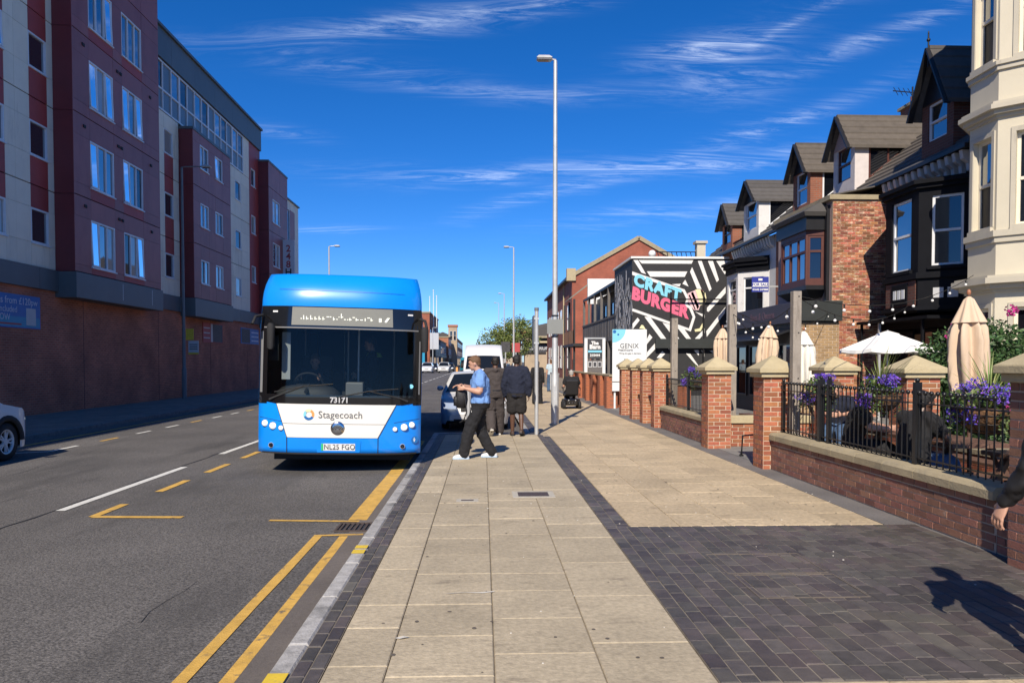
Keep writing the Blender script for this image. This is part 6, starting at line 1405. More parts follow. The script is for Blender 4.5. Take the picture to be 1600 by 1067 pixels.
for y_ in (3.4, 4.3, 5.2, 6.1):
    for x in (-.95, -.5, .5, .95): q = MB(); q.box(x - .2, x + .2, y_, y_ + .42, .8, .9); q.box(x - .2, x + .2, y_ + .38, y_ + .46, .9, 1.55); q.build('passenger_seat', mat('seat_moquette', (0.02, 0.05, 0.14), .9, .3, 20), BUS, True, bev=.03)
MB().box(-1.2, 1.2, .5, 7.5, 2.46, 2.5).build('ceiling', GS, BUS, True)
q = MB(); q.M = Matrix.Translation((1.10, yF(1.1, 1.38) - .008, 1.38)) @ Matrix.Rotation(R(90), 4, 'X'); q.lathe([(.035, 0), (.035, .003)], 16); q.build('screen_sticker', CY, BUS, True)

# ================================================================ cars and van
ALLOY = mat('alloy_wheel', (0.62, 0.62, 0.62), .4, .05, 5)
def car(label, loc, rz, paint, Ln=4.4, Wd=1.78, Ht=1.47, hood=1.0, suv=False, name='car', van=False, group=None, detail=True, s=1.0, cladding=False):
    """local: x across, y from front bumper (0) to rear (Ln), z up"""
    t = thing(name, label, 'van' if van else 'car', loc, rz, group)
    gc = .20 if suv else .16; hz = (.98 if suv else .86) if not van else 1.25; belt = (1.02 if suv else .93) if not van else 1.45
    yh, yw_, yr, yb = (.95, 1.85, Ln - .9, Ln) if not van else (.55, 1.25, Ln - .1, Ln)
    K = [(0, hz - .46), (.05, hz - .30), (.16, hz - .17), (.40, hz - .06), (yh, hz + .03), (yh + .12, hz + .08), (yw_, Ht - .06), (yw_ + .25, Ht - .01), ((yw_ + yr) / 2, Ht), (yr - .35, Ht - .06), (yr + (.0 if van else .25), Ht - (.05 if van else .28)), (Ln - (.03 if van else .2), Ht - .06 if van else belt + .06), (Ln, hz if not van else Ht - .2)]
    if van: K = [(0, 1.0), (.06, 1.12), (.2, 1.2), (yh, 1.28), (yh + .1, 1.36), (1.22, 2.02), (1.5, 2.22), (2.0, Ht - .03), (2.6, Ht), (Ln - .6, Ht), (Ln - .05, Ht - .05), (Ln, Ht - .2)]
    def zt(y):
        for (a, c), (d, e) in zip(K, K[1:]):
            if y <= d: f_ = (y - a) / (d - a); f_ = f_ * f_ * (3 - 2 * f_) * .35 + f_ * .65; return c + (e - c) * f_
        return K[-1][1]
    wr = .335 if suv else (.31 if not van else .34); wy = (.86 if not van else .95, Ln - (.80 if not van else 1.0)); ar = wr + .055
    def zb(y):
        z = gc + (.10 if y < .15 or y > Ln - .15 else 0)
        for c_ in wy:
            if abs(y - c_) < ar: z = max(z, wr + math.sqrt(max(0, ar * ar - (y - c_) ** 2)))
        return z
    def half(y, z):
        e_ = min(y, Ln - y); w = Wd / 2 * (1 - .28 * max(0, 1 - e_ / .55) ** 2.4)
        if z > belt: w -= (z - belt) / max(.1, Ht - belt) * (.05 if van else .16) * Wd / 2 * 1.6 * min(1, 1)
        w -= .05 * max(0, (.45 - z)) 
        return w
    ys = sorted({0, .03, .08, .15, .25, .4, yh, Ln - .4, Ln - .2, Ln - .1, Ln - .04, Ln} | {c_ + ar * math.cos(math.pi * i / 10) for c_ in wy for i in range(11)} | {yh + (yw_ - yh) * i / 5 for i in range(6)} | {yw_ + (Ln - .5 - yw_) * i / 9 for i in range(10)})
    rows = []
    for y in ys:
        top_, bot = zt(y), min(zb(y), zt(y) - .1); sb = min(belt, top_ - .03)
        zs_ = [bot + (sb - bot) * i / 6 for i in range(7)] + [sb + (top_ - .012 - sb) * i / 5 for i in range(1, 6)]
        L_ = [(-half(y, z) - (.012 * math.sin(math.pi * min(1, max(0, (z - bot) / max(.01, sb - bot)))) if z < sb else 0), y, z) for z in zs_]
        w = half(y, top_); crown = [(-w * (1 - .12), y, top_ + .004), (-w * .6, y, top_ + .018), (0, y, top_ + .028), (w * .6, y, top_ + .018), (w * .88, y, top_ + .004)]
        rows.append(L_ + crown + [(-p[0], p[1], p[2]) for p in reversed(L_)])
    b = MB(); b.grid(rows); n_ = len(rows[0]); b.add(rows[0], [tuple(range(n_))]); b.add(rows[-1], [tuple(range(n_ - 1, -1, -1))])
    b.build('body', paint, t, True)
    MB().box(-Wd/2 + .12, Wd/2 - .12, .25, Ln - .25, gc + .02, wr * 2 + .05).build('underbody', RUB, t, True)
    def top_patch(name_, m, y0, y1, f0, f1, off=.008, par=t):
        rr = []
        for i in range(9):
            y = y0 + (y1 - y0) * i / 8; f_ = f0 + (f1 - f0) * i / 8; z = zt(y)
            rr.append([(half(y, z) * .97 * f_ * k_ / 5, y - off * .5, z + .028 * (1 - (k_ / 5) ** 2) + off) for k_ in range(-5, 6)])
        return MB().grid(rr).build(name_, m, par, True)
    ws = top_patch('windscreen', G_CAR, yh + .10, yw_ - .02, .93, .88)
    if not van: top_patch('rear_window', G_CAR, yr - .25, Ln - .22, .85, .82)
    def side(name_, m, y0, y1, z0f, z1f, off=.006):
        for sx in (-1, 1):
            rr = []
            for i in range(7):
                y = y0 + (y1 - y0) * i / 6; a, c = belt + .03, zt(y) - .07
                a, c = a + (c - a) * z0f, a + (c - a) * z1f
                if c < a + .02: c = a + .02
                rr.append([(sx * (half(y, a + (c - a) * k_ / 3) + off), y, a + (c - a) * k_ / 3) for k_ in range(4)])
            MB().grid(rr).build(name_, m, t, True)
    if not van: side('side_window', G_CAR, yh + .62, (yw_ + yr) / 2 - .1, 0, 1); side('side_window', G_CAR, (yw_ + yr) / 2 - .02, yr + .05, 0, 1)
    else: side('side_window', G_CAR, yh + .45, yw_ + .75, 0, .75)
    for c_ in wy:
        for sx in (-1, 1):
            q = MB(); q.M = Matrix.Translation((sx * (Wd/2 - .10), c_, wr)) @ Matrix.Rotation(R(90), 4, 'Y'); r2 = wr * .66
            q.lathe([(r2, -.09), (wr * .97, -.09), (wr, -.06), (wr, .06), (wr * .97, .09), (r2, .09), (r2, -.09)], 28, cap=False); w_ = q.build('wheel', RUB, t, True)
            q = MB(); q.M = Matrix.Translation((sx * (Wd/2 - .045), c_, wr)) @ Matrix.Rotation(R(90), 4, 'Y')
            q.lathe([(r2, -.03), (r2, .03), (r2 * .9, .03), (r2 * .9, -.03), (r2, -.03)], 24, cap=False)
            for k_ in range(10): a = 2 * math.pi * k_ / 10 + (.12 if k_ % 2 else -.12); q.beam((.05 * math.cos(a), .05 * math.sin(a), 0), (r2 * .92 * math.cos(a), r2 * .92 * math.sin(a), .012), .03, .025)
            q.lathe([(.06, -.02), (.06, .02)], 12); q.build('rim', ALLOY, w_, True)
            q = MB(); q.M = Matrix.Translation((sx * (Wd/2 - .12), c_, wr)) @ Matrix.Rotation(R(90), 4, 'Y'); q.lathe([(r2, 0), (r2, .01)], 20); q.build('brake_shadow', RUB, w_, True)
            if cladding:
                q = MB(); rr = []
                for k_ in range(13):
                    a = math.pi * k_ / 12; rr.append([(sx * (half(c_, .6) + o_), c_ + r_ * math.cos(a), max(gc, wr + r_ * math.sin(a))) for r_, o_ in ((ar - .02, .0), (ar - .005, .028), (ar + .075, .026), (ar + .085, .0))])
                q.grid(rr).build('arch_cladding', RUB, t, True)
    if cladding:
        for sx in (-1, 1): x = sx * (Wd/2 - .005); MB().box(min(x, x + sx * .02), max(x, x + sx * .02), wy[0] + ar, wy[1] - ar, gc, gc + .16).build('sill_cladding', RUB, t, True)
    # face
    def fpatch(name_, m, x0, x1, z0, z1, off=.012, tap=0):
        rr = []
        for k_ in range(7):
            x = x0 + (x1 - x0) * k_ / 6; f_ = min(1, abs(x) / (Wd/2))
            yy = .55 * (1 - (max(0, 1 - (1 - f_) / .28)) ** .5) if False else .0
            # distance of the nose at this x
            lo, hi = 0, .55
            for _ in range(18):
                mid = (lo + hi) / 2
                if half(mid, (z0 + z1) / 2) < abs(x): lo = mid
                else: hi = mid
            rr.append([(x, hi - off, z0 + tap * k_ / 6), (x, hi - off + .02, (z0 + z1) / 2), (x, hi - off + .045, z1)])
        return MB().grid(rr).build(name_, m, t, True)
    fpatch('bumper_grille', RUB, -Wd * .30, Wd * .30, gc + .10, gc + .24); fpatch('grille', RUB, -Wd * .20, Wd * .20, hz - .36, hz - .26)
    for sx in (-1, 1): fpatch('headlight', LENS, *sorted((sx * Wd * .27, sx * Wd * .452)), hz - .30, hz - .15, .016)
    fpatch('number_plate', PWH, -.26, .26, gc + .26, gc + .36, .022)
    b = MB(); b.M = Matrix.Translation((0, -.03, hz - .27)) @ Matrix.Rotation(R(90), 4, 'X'); b.lathe([(.055, 0), (.055, .012), (.03, .018)], 14); b.build('badge', CHROME, t, True)
    for sx in (-1, 1):
        q = MB(); q.loft([ering(Vector((sx * (Wd/2 + .06 + k_), yh + .62, belt + .10)), Vector((1, 0, 0)), Vector((0, 1, 0)), r_, r_ * .8 * (2.2 if van else 1), 12) for k_, r_ in ((-.07, .03), (-.02, .075), (.05, .085), (.10, .05))]); q.build('mirror', paint if not van else RUB, t, True)
        fpatch_r = MB(); x0, x1 = sorted((sx * Wd * .34, sx * Wd * .44)); fpatch_r.box(x0, x1, Ln - .06, Ln + .004, belt - .18, belt); fpatch_r.build('tail_light', PRED, t, True)
    return t
SILV = mat('silver_car_paint', (0.56, 0.56, 0.55), .45, .02, 1, metal=.05, coat=.25); WCAR = mat('white_car_paint', (0.68, 0.69, 0.70), .3, .02, 1, coat=.6); DCAR = mat('dark_car_paint', (0.03, 0.032, 0.036), .3, .02, 1, coat=.6)
TEAL = mat('teal_paint', (0.02, 0.2, 0.26), .4)
car('silver hatchback parked facing us behind the man in blue', (-.22, 19.4, -.10), 0, SILV, 4.3, 1.74, 1.46)
car('tall white panel van parked facing us behind the silver car', (.02, 38.0, -.10), 0, WCAR, 5.6, 2.02, 2.62, van=True, name='van')
car('white car in shade at the left edge, its front wheel showing', (-9.28, 14.72, -.10), 180, WCAR, 4.4, 1.76, 1.62, suv=True, cladding=True)
car('white car parked far off along the left kerb', (-8.7, 118, -.10), 0, WCAR, 4.3, 1.8, 1.62, suv=True); car('silver car coming towards us far down the road', (-6.2, 120, -.10), 0, SILV, 4.4, 1.85, 1.65, suv=True)
car('dark car parked far off behind the white car', (-8.5, 128, -.10), 0, DCAR, 4.3, 1.8, 1.5); car('dark car waiting far off behind the silver car', (-6.0, 134, -.10), 0, DCAR, 4.3, 1.8, 1.5)
car('small teal van far down the road left of the parked van', (-3.2, 140, -.10), 0, TEAL, 5, 2, 2.5, van=True, name='van')
# motorcycle with rider far down the road
t = thing('motorcycle', 'dark motorcycle with orange panel far down the road', 'motorcycle', (-3.05, 90, -.1))
for y_ in (89.4, 90.7): q = MB(); q.M = Matrix.Translation((-3.05, y_, .2)) @ Matrix.Rotation(R(90), 4, 'Y'); q.lathe([(.2, -.05), (.3, -.06), (.3, .06), (.2, .05)], 18); q.build('wheel', RUB, t)
MB().beam((-3.05, 89.5, .5), (-3.05, 90.9, .75), .3, .3).build('frame', DCAR, t, bev=.05); MB().beam((-3.05, 89.45, .3), (-3.05, 89.6, 1.0), .25, .2).build('fairing', mat('orange_panel', (.6, .25, .04), .4), t, bev=.05); MB().tube([(-3.45, 89.7, 1.02), (-2.65, 89.7, 1.02)], .03, 6).build('handlebar', RUB, t); MB().box(-3.25, -2.85, 90.3, 90.9, .8, 1.15).build('top_box', RUB, t, bev=.04)
# ================================================================ people
def cloth(name, col, **k): return mat(name, col, k.pop('rough', .9), .10, 6, bump=.35, bs=k.pop('bs', 14), **k)
TBLUE = cloth('blue_jersey', (0.16, 0.31, 0.64)); TBLK = cloth('black_jersey', (0.012, 0.012, 0.014)); TBRN = cloth('brown_grey_fleece', (0.055, 0.045, 0.043)); TNAVY = cloth('navy_knit', (0.010, 0.014, 0.032))
TSHORT = cloth('charcoal_shorts', (0.018, 0.016, 0.016)); TPALE = cloth('pale_blue_shirt', (0.42, 0.52, 0.58)); TDEN = cloth('blue_denim', (0.06, 0.11, 0.2))
HBR = mat('light_brown_hair', (0.14, 0.075, 0.035), .6, .3, 60, bump=.5, bs=120); HBK = mat('black_hair', (0.012, 0.010, 0.009), .6, .3, 60, bump=.5, bs=120); HGR = mat('grey_hair', (0.35, 0.33, 0.30), .7, .2, 60)
SHW = (mat('white_trainer', (0.66, 0.66, 0.66), .5, .05), mat('pale_blue_sole', (0.40, 0.52, 0.66), .5, .2, 12)); SHK = (mat('dark_shoe', (0.02, 0.02, 0.02), .5, .1), mat('grey_sole', (0.3, 0.29, 0.27), .6, .1)); SHB = (mat('sandal_brown', (0.06, 0.035, 0.025), .6, .1), RUB)
SHG = (mat('grey_trainer', (0.2, 0.19, 0.18), .6, .1), mat('cream_sole', (0.6, 0.57, 0.5), .6, .1))
t, J = person('young man in blue t-shirt and black joggers walking left with a black bag', (-.05, 13.1, 0), 90,
    dict(pelvis=(0, 0, .96), waist=(0, .0, 1.10), chest=(0, .0, 1.31), neck=(0, .03, 1.485), head=(0, .10, 1.62), face=(0, 1, -.28),
         shL=(-.195, .0, 1.43), shR=(.185, .04, 1.43), elL=(-.27, .0, 1.14), wrL=(-.19, .25, 1.20), hdL=(.25, 1, .05), pnL=(1, 0, 0), tnL=(0, 0, 1), elR=(.24, .13, 1.17), wrR=(.05, .33, 1.25), hdR=(-.25, 1, -.1), pnR=(0, 0, -1), tnR=(-1, 0, 0),
         hipL=(-.095, 0, .93), hipR=(.095, 0, .93), knL=(-.10, .19, .50), anL=(-.10, .28, .085), toeL=(-.05, 1, .0), knR=(.10, .02, .49), anR=(.10, -.20, .09), toeR=(.05, 1, 0)),
    SKIN, TBLUE, TBLK, SHW, HBR, 'short', 'long', 1.55, 1.22, 1.0, .011, hem=-.09, arm=1.2)
t = thing('black_bag', 'black bag held in front of the man in blue', 'bag', (-.37, 13.08, .9))
BAGM = mat('black_nylon', (0.012, 0.012, 0.013), .6, .2, 10, bump=.3, bs=30)
q = MB(); q.M = Matrix.Translation((-.37, 13.10, 1.05)); q.loft([ering(Vector((0, 0, z)), Vector((0, 0, 1)), Vector((0, 1, 0)), rx, ry, 20, .6) for z, rx, ry in ((-.19, .07, .05), (-.175, .12, .085), (-.05, .14, .11), (.08, .13, .10), (.15, .10, .075), (.17, .05, .04))]); q.build('bag_body', BAGM, t)
q = MB(); q.M = Matrix.Translation((-.37, 13.10, 1.05)); q.loft([ering(Vector((-.085, -.03, z)), Vector((0, 0, 1)), Vector((0, 1, 0)), rx, ry, 16, .6) for z, rx, ry in ((-.15, .06, .03), (-.14, .09, .05), (.0, .09, .05), (.02, .06, .02))]); q.build('front_pocket', BAGM, t)
MB().tube([(-.33, 13.02, 1.16), (-.30, 12.95, 1.0), (-.28, 12.97, .80), (-.33, 13.0, .66), (-.40, 13.03, .62)], .010, 6).build('loose_strap', BAGM, t); MB().tube([(-.37, 13.0, 1.2), (-.36, 13.02, 1.26), (-.34, 13.12, 1.27), (-.35, 13.18, 1.2)], .010, 6).build('grab_handle', BAGM, t)
MB().box(-.20, -.195, 12.88, 12.95, .80, .83).build('tag', WHITE, t)
person('man in grey brown hooded sweatshirt and trousers walking away', (.27, 17.15, 0), 2, dict(knR=(.10, .12, .50), anR=(.10, .20, .09), knL=(-.10, .04, .50), anL=(-.10, -.22, .17), toeL=(-.1, .9, -.55), elR=(.25, -.06, 1.13), wrR=(.27, .02, .87), elL=(-.24, .05, 1.14), wrL=(-.22, .18, .93)), SKIND, TBRN, TBRN, SHG, HBK, 'long', 'long', 1.9, 1.05, 1.0, .013, hood=True, belt=BLACK)
person('man in navy jumper and dark shorts walking away in front of the lamp post', (.74, 17.05, 0), -3, dict(knR=(.10, .05, .50), anR=(.11, -.08, .12), toeR=(.2, 1, -.3), knL=(-.09, .05, .50), anL=(-.09, .08, .085), elL=(-.27, -.03, 1.13), wrL=(-.26, .05, .88), elR=(.27, -.05, 1.14), wrR=(.27, .0, .90)), SKIND, TNAVY, TSHORT, SHB, HBK, 'long', 'short', 2.2, 1.12, 1.02, .013, hem=-.10)
person('woman in black with wide trousers walking away beyond the bus stop pole', (2.12, 30.0, 0), 0, dict(elR=(.22, -.08, 1.14), wrR=(.25, -.02, .9), knR=(.1, .1, .5), anR=(.1, .1, .085), anL=(-.1, -.12, .12)), SKIN, TBLK, TBLK, SHK, HBK, 'long', 'wide', 1.2, .92, .95, .016, longhair=True)
person('man in pale blue shirt and jeans half behind the tall lamp post', (3.72, 42.0, 0), 8, dict(anL=(-.1, .15, .085), knL=(-.1, .14, .5), anR=(.1, -.1, .1)), SKIN, TPALE, TDEN, SHK, HBR, 'short', 'long', 1.6, 1.1, 1.0, .018)
for i, (x, y, tp, bt) in enumerate(((1.9, 62, TPALE, TBLK), (2.7, 66, TBLK, TDEN), (3.3, 75, TNAVY, TSHORT))):
    person(('distant pedestrian in a pale top beyond the woman in black', 'distant pedestrian in dark jacket near the far lamp', 'farthest pedestrian in navy on the right pavement')[i], (x, y, 0), 0 if i else 180, dict(anL=(-.1, .12, .085)), SKIN, tp, bt, SHK, HBK, vox=.022)
# powered wheelchair and its rider
PWC = thing('power_wheelchair', 'black powered wheelchair driving away along the pavement', 'wheelchair', (3.1, 27.0, 0))
q = MB(); q.box(-.24, .24, -.32, .30, .12, .36); q.build('base_shroud', BBLK, PWC, True, bev=.05)
for sx in (-1, 1):
    for y_, r_ in ((-.28, .13), (.05, .17), (.38, .12)):
        q = MB(); q.M = Matrix.Translation((sx * .27, y_, r_)) @ Matrix.Rotation(R(90), 4, 'Y'); q.lathe([(r_ * .6, -.04), (r_, -.045), (r_, .045), (r_ * .6, .04)], 20); w_ = q.build('wheel', RUB, PWC, True)
        q = MB(); q.M = Matrix.Translation((sx * .275, y_, r_)) @ Matrix.Rotation(R(90), 4, 'Y'); q.lathe([(r_ * .6, -.03), (r_ * .6, .03), (.02, .04)], 14); q.build('rim', GS, w_, True)
    MB().tube([(sx * .29, -.18, .45), (sx * .30, -.15, .72), (sx * .30, .2, .74)], .022, 8).build('armrest', BLACK, PWC, True); MB().ell((sx * .12, -.34, .30), .025, 8, 6).build('reflector', GS, PWC, True)
MB().box(-.23, .23, -.2, .28, .46, .55).build('seat', BLACK, PWC, True, bev=.03); MB().beam((0, -.24, .5), (0, -.34, 1.02), .44, .09, (0, 1, 0)).build('backrest', BLACK, PWC, True, bev=.03); MB().tube([(0, 0, .3), (0, 0, .5)], .06, 8).build('seat_post', GALV, PWC, True)
for x in (-.1, 0, .1): MB().ell((x, -.335, .22), .018, 8, 6).build('rivet', CHROME, PWC, True)
MB().box(-.24, .24, .42, .62, .10, .13).build('footplate', BLACK, PWC, True)
SIT = dict(pelvis=(0, -.08, .56), waist=(0, -.12, .70), chest=(0, -.13, .93), neck=(0, -.10, 1.10), head=(0, -.05, 1.24), shL=(-.19, -.12, 1.05), shR=(.19, -.12, 1.05), elL=(-.27, -.10, .78), elR=(.27, -.10, .78), wrL=(-.26, .16, .76), wrR=(.26, .16, .76), hdL=(0, 1, -.1), hdR=(0, 1, -.1), hipL=(-.09, -.06, .57), hipR=(.09, -.06, .57), knL=(-.11, .38, .57), knR=(.11, .38, .57), anL=(-.1, .45, .20), anR=(.1, .45, .20))
person('person in black jacket riding the powered wheelchair away', (3.1, 27.0, 0), 0, dict(SIT, head=(0, -.04, 1.22), face=(0, 1, -.3)), SKIN, TBLK, TBLK, SHK, HGR, 'short', 'long', 1.6, 1.15, 1.0, .016)
# man passing at the right edge: only his hand and cuff come into the picture
person('man in black jacket passing at the right edge, one hand in view', (3.12, 3.88, 0), 0, dict(shL=(-.19, .0, 1.42), elL=(-.24, .02, 1.12), wrL=(-.285, .17, .885), hdL=(-.28, .25, -.93), pnL=(.85, .1, -.3), tnL=(.35, 1, 0), knL=(-.1, -.02, .5), anL=(-.1, -.18, .1), knR=(.1, .16, .5), anR=(.1, .2, .085), wrR=(.25, -.05, .89)), SKIN, cloth('black_jacket', (0.008, 0.008, 0.010), rough=.7), TBLK, SHK, HBK, 'long', 'long', .6, 1.0, 1.0, .010, curl=.5, bvox=.0048)
# guests on the patio
BENCH = dict(pelvis=(0, -.05, .53), waist=(0, -.06, .67), chest=(0, .0, .90), neck=(0, .05, 1.06), head=(0, .12, 1.19), shL=(-.19, .02, 1.01), shR=(.19, .02, 1.01), elL=(-.26, .15, .80), elR=(.26, .15, .80), wrL=(-.10, .36, .79), wrR=(.10, .36, .79), hdL=(.6, .7, 0), hdR=(-.6, .7, 0), hipL=(-.09, -.03, .53), hipR=(.09, -.03, .53), knL=(-.11, .40, .52), knR=(.11, .40, .52), anL=(-.11, .36, .09), anR=(.11, .36, .09))
person('man in black t-shirt seated on a patio bench with his back to us', (4.86, 8.42, 0), -75, BENCH, SKIND, TBLK, TDEN, SHK, HBK, 'short', 'long', 1.5, 1.1, 1.0, .014)
person('guest leaning bare forearms on the patio table behind the middle flower basket', (4.95, 9.95, 0), -120, BENCH, SKIN, TBLK, TBLK, SHK, HBR, 'short', 'long', 1.3, 1.0, 1.0, .014)
person('guest in navy seated behind the first flower basket', (5.9, 12.6, 0), 150, BENCH, SKIN, TNAVY, TDEN, SHK, HBR, 'short', 'long', 1.3, 1.0, 1.0, .016)
MB().box(5.5, 6.2, 12.45, 12.8, .02, .44).build('bench_block', WOODD, None); tag(bpy.data.objects['bench_block'], 'low wooden seat under the guest in navy', 'bench')
# bus driver and a standing passenger seen through the windscreen
def inbus(x, y, z, rz): return BUSM @ Matrix.Translation((x, y, z)) @ Matrix.Rotation(R(rz), 4, 'Z')
p_ = inbus(-.55, 1.45, .50, 180)
person('bus driver in dark jacket seated behind the windscreen', p_.translation, 184.8, dict(SIT, wrL=(-.16, .45, .98), wrR=(.16, .45, .98), elL=(-.27, .15, .86), elR=(.27, .15, .86)), SKIN, TNAVY, TBLK, SHK, HBR, vox=.018)
p_ = inbus(.42, 1.75, .44, 0)
person('person in black with hi-vis collar standing by the bus door', p_.translation, 100, dict(wrR=(.1, .3, 1.15), elR=(.26, .1, 1.15)), SKIN, TBLK, TBLK, SHK, HBK, vox=.018)
q = MB(); q.M = p_; q.loft([ering(Vector((0, 0, z)), Vector((0, 0, 1)), Vector((1, 0, 0)), r_, r_ * .8) for z, r_ in ((1.40, .15), (1.48, .11))]); o = q.build('hi_vis_collar', mat('hi_vis', (.45, .7, .05), .6)); tag(o, 'bright hi-vis collar of the person standing by the bus door', 'clothing')
# ================================================================ plants
LEAFD = mat('dark_leaf', (0.05, 0.10, 0.03), .5, .3, 8, rv=.4, hue=.02, spec=.4); LEAFM = mat('mid_leaf', (0.075, 0.12, 0.03), .6, .3, 3, rv=.45, hue=.03); LEAFY = mat('spiky_leaf', (0.16, 0.20, 0.055), .5, .2, 8, rv=.4, hue=.04)
PURP = mat('violet_petals', (0.15, 0.075, 0.50), .7, .2, 20, rv=.4, hue=.03); MAG = mat('magenta_petals', (0.50, 0.03, 0.22), .7, .2, 20, rv=.3); COCO = mat('coir_liner', (0.16, 0.085, 0.04), .95, .35, 12, bump=.8, bs=35); BARK = mat('bark', (0.09, 0.07, 0.05), .9, .3, 6, bump=.6, bs=20)
def leaf(b, c, s, rs, up=.2, asp=.5):
    d = Vector((rs.gauss(0, 1), rs.gauss(0, 1), rs.gauss(0, .7) + up)).normalized(); a = d.cross(Vector((rs.gauss(0, 1), rs.gauss(0, 1), rs.gauss(0, 1)))).normalized(); n_ = d.cross(a)
    b.add([c - d * s * .5, c + a * s * asp * .5 + n_ * s * .06, c + d * s * .5, c - a * s * asp * .5 + n_ * s * .06], [(0, 1, 2, 3)])
def foliage(b, c, r, n, s, rs, inner=.45, lump=None, asp=.5):
    c = Vector(c)
    for _ in range(n):
        v_ = Vector((rs.gauss(0, 1), rs.gauss(0, 1), rs.gauss(0, 1))).normalized(); k_ = rs.uniform(inner, 1) ** .6
        leaf(b, c + Vector((v_.x * r[0], v_.y * r[1], v_.z * r[2])) * k_, s * rs.uniform(.6, 1.3), rs, asp=asp)
def clumps(b, c, r, nc, cr, nl, s, rs):
    for _ in range(nc):
        v_ = Vector((rs.gauss(0, 1), rs.gauss(0, 1), rs.gauss(0, .9))).normalized() * rs.uniform(.45, 1.0); q_ = Vector(c) + Vector((v_.x * r[0], v_.y * r[1], v_.z * r[2])); k_ = cr * rs.uniform(.6, 1.25)
        foliage(b, q_, (k_, k_, k_ * .8), nl, s, rs, .2)
def blades(b, c, n, ln, rs, spread=1.0, w=.022):
    c = Vector(c)
    for i in range(n):
        a = rs.uniform(0, 6.283); out_ = Vector((math.cos(a), math.sin(a), 0)); t0 = rs.uniform(.05, .75) * spread; l_ = ln * rs.uniform(.6, 1.1); sd = Vector((-out_.y, out_.x, 0))
        rr = []; p = c.copy()
        for k_ in range(6):
            th = t0 + k_ * .16 * rs.uniform(.2, 1.1) * spread; wv = w * (1 - k_ / 5) * .5 + .0012; rr.append([p - sd * wv, p + out_ * .006 * (1 - k_ / 5), p + sd * wv]); p = p + (out_ * math.sin(th) + Vector((0, 0, 1)) * math.cos(th)) * l_ / 5
        b.grid(rr, False)
def basket(lab, x, y, r, seed, spikes=True, s=1.0, trail=0, pink=False, zr=1.22):
    rs = random.Random(seed); t = thing('flower_basket', lab, 'flower basket', (x, y, zr), group='flower baskets along the railing')
    MB().lathe([(.02, zr - r * .78), (r * .45, zr - r * .72), (r * .80, zr - r * .45), (r * .97, zr - r * .12), (r, zr), (r * .9, zr + .01), (r * .85, zr - .03), (.01, zr - .02)], 28, (x, y, 0), lambda j, z: 1 + .025 * math.sin(j * 2.3 + z * 40)).build('coir_liner', COCO, t)
    w_ = MB()
    for k_ in range(4):
        f_ = (0, -.18, -.45, -.66)[k_]; rr_ = r * (1.015, .96, .82, .55)[k_]; w_.tube([(x + rr_ * math.cos(2 * math.pi * i / 24), y + rr_ * math.sin(2 * math.pi * i / 24), zr + f_ * r) for i in range(25)], .005, 4)
    for k_ in range(14):
        a = 2 * math.pi * k_ / 14; w_.tube([(x + r * m_ * math.cos(a), y + r * m_ * math.sin(a), zr + f_ * r) for m_, f_ in ((1.02, 0), (.97, -.2), (.83, -.46), (.5, -.74), (.05, -.8))], .004, 4)
    w_.build('wire_frame', IRON, t)
    g_ = MB(); foliage(g_, (x, y, zr + .10), (r * 1.05, r * 1.05, .14), 420, .055, rs, .2)
    for i in range(trail): a = rs.uniform(0, 6.28); q_ = Vector((x + r * 1.02 * math.cos(a), y + r * 1.02 * math.sin(a), zr)); foliage(g_, q_ - Vector((0, 0, .12)), (.07, .07, .16), 40, .045, rs, .1)
    g_.build('foliage', LEAFM, t)
    f_ = MB()
    for (ox, oy, oz, k_, n__) in [(r * .5 * rs.uniform(-1, 1), r * rs.uniform(-1, 1), rs.uniform(.10, .24), rs.uniform(.08, .12), 170) for _ in range(7)]:
        foliage(f_, (x + ox, y + oy, zr + oz), (k_, k_, k_ * .75), n__, .022, rs, .3, asp=.9)
    for i in range(3): foliage(f_, (x - r * .9, y + r * rs.uniform(-.8, .8), zr - .06), (.09, .09, .10), 120, .022, rs, .2, asp=.9)
    f_.build('violet_flowers', PURP, t)
    if pink: f_ = MB(); foliage(f_, (x + .05, y - r * .85, zr + .0), (.12, .12, .07), 160, .035, rs, .2, asp=.9); f_.build('pink_flowers', mat('pink_petals', (.75, .08, .38), .7, .2, 20), t)
    if spikes: s_ = MB(); blades(s_, (x, y, zr), 46, .62 * s, rs, 1.0, .024); s_.build('spiky_leaves', LEAFY, t)
    MB().tube([(x - r, y, zr), (4.57, y, zr + .04)], .012, 6).build('hanger', IRON, t)
    return t
basket('largest flower basket with spiky leaves, violet and pink flowers at the right', 4.92, 7.28, .33, 21, True, 1.0, 10, True, 1.20)
basket('middle flower basket with tall spiky green leaves and violet flowers', 4.84, 9.2, .245, 22, True, 1.05, 5, False, 1.24)
basket('small violet flower basket beside the tall timber post', 4.82, 10.85, .225, 23, False, 1.0, 4, False, 1.20)
basket('violet flower basket with leafy grass between the gateway and the four close piers', 4.85, 17.3, .32, 24, True, .75, 12, False, 1.25)
rs = random.Random(77)
t = thing('bush', 'dark green leafy bush with magenta blooms in front of the cream house', 'bush', (7.75, 11.7, 0))
b = MB()
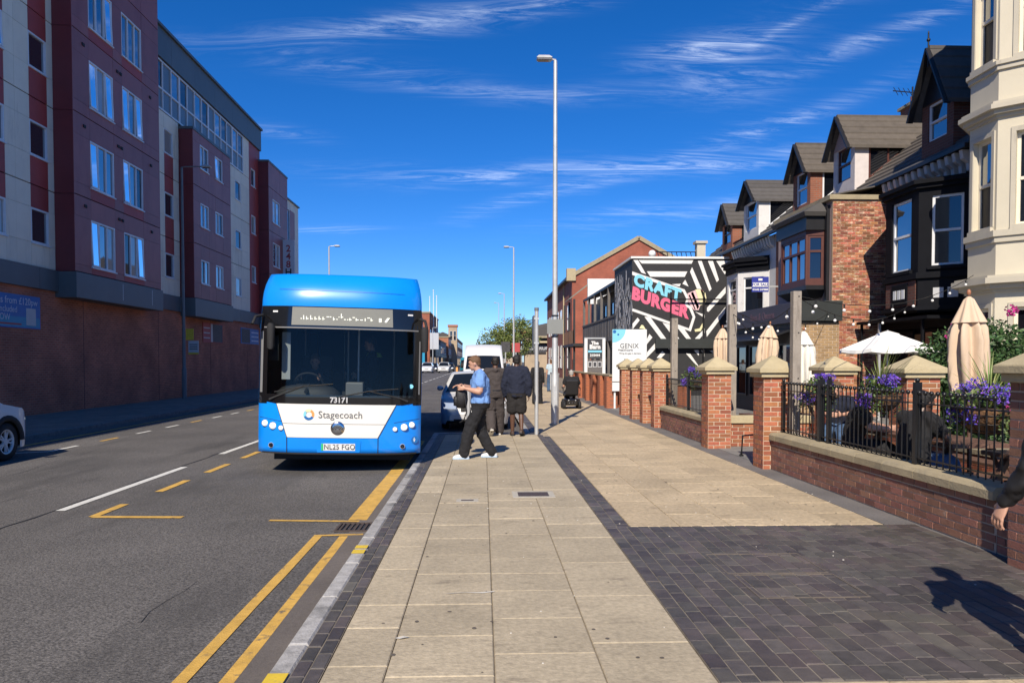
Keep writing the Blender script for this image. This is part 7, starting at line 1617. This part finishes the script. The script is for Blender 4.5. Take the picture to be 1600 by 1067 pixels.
clumps(b, (7.8, 11.7, 1.30), (.95, 1.05, .95), 120, .26, 75, .075, rs); foliage(b, (7.75, 11.7, 1.25), (1.05, 1.1, 1.08), 8500, .085, rs, .5); b.build('leaves', LEAFD, t, kind='stuff')
b = MB(); b.tube([(7.8, 11.7, 0), (7.75, 11.7, .6), (7.8, 11.65, 1.6)], [.06, .05, .02], 8)
for i in range(9): a = i * .7; b.tube([(7.78, 11.7, .4 + .08 * i), (7.78 + .4 * math.cos(a), 11.7 + .4 * math.sin(a), .9 + .1 * i), (7.78 + .7 * math.cos(a), 11.7 + .7 * math.sin(a), 1.2 + .1 * i)], [.03, .02, .008], 6)
b.build('stems', BARK, t)
b = MB()
for c_ in ((7.12, 11.3, 2.16), (7.2, 11.35, 2.28), (7.02, 11.3, 2.04), (7.95, 11.3, 2.42), (8.4, 11.2, 2.25)): foliage(b, c_, (.09, .09, .09), 45, .05, rs, .2, asp=.9)
b.build('magenta_flowers', MAG, t, kind='stuff')
# street trees far off
def tree(lab, x, y, h, r, seed, n=70):
    rs = random.Random(seed); t = thing('street_tree', lab, 'tree', (x, y, 0))
    b = MB(); b.tube([(x, y, -.1), (x + .05, y, h * .25), (x - .05, y, h * .5), (x, y, h * .8)], [.22, .17, .12, .04], 10)
    for i in range(10): a = i * 2.4; z = h * (.28 + .04 * i); b.tube([(x, y, z), (x + r * .45 * math.cos(a), y + r * .45 * math.sin(a), z + h * .14), (x + r * .75 * math.cos(a), y + r * .75 * math.sin(a), z + h * .22)], [.08, .05, .02], 6)
    b.build('trunk', BARK, t)
    b = MB(); clumps(b, (x, y, h * .62), (r * .85, r * .85, h * .32), n, r * .28, 60, .28, rs); b.build('crown', mat('tree_leaf', (0.14, 0.18, 0.045), .6, .35, .6, rv=.45, hue=.03), t)
tree('full green street tree behind the white van', 2.2, 96, 6.9, 3.0, 31, 90); tree('taller green street tree left of the bus stop pole', 4.9, 104, 8.6, 2.8, 32, 80); tree('small green street tree farther down the right pavement', 3.4, 125, 6.5, 2.6, 33, 50)
b = MB(); foliage(b, (4.9, 27.9, 1.0), (.25, .25, .3), 150, .09, rs)
flush_text()
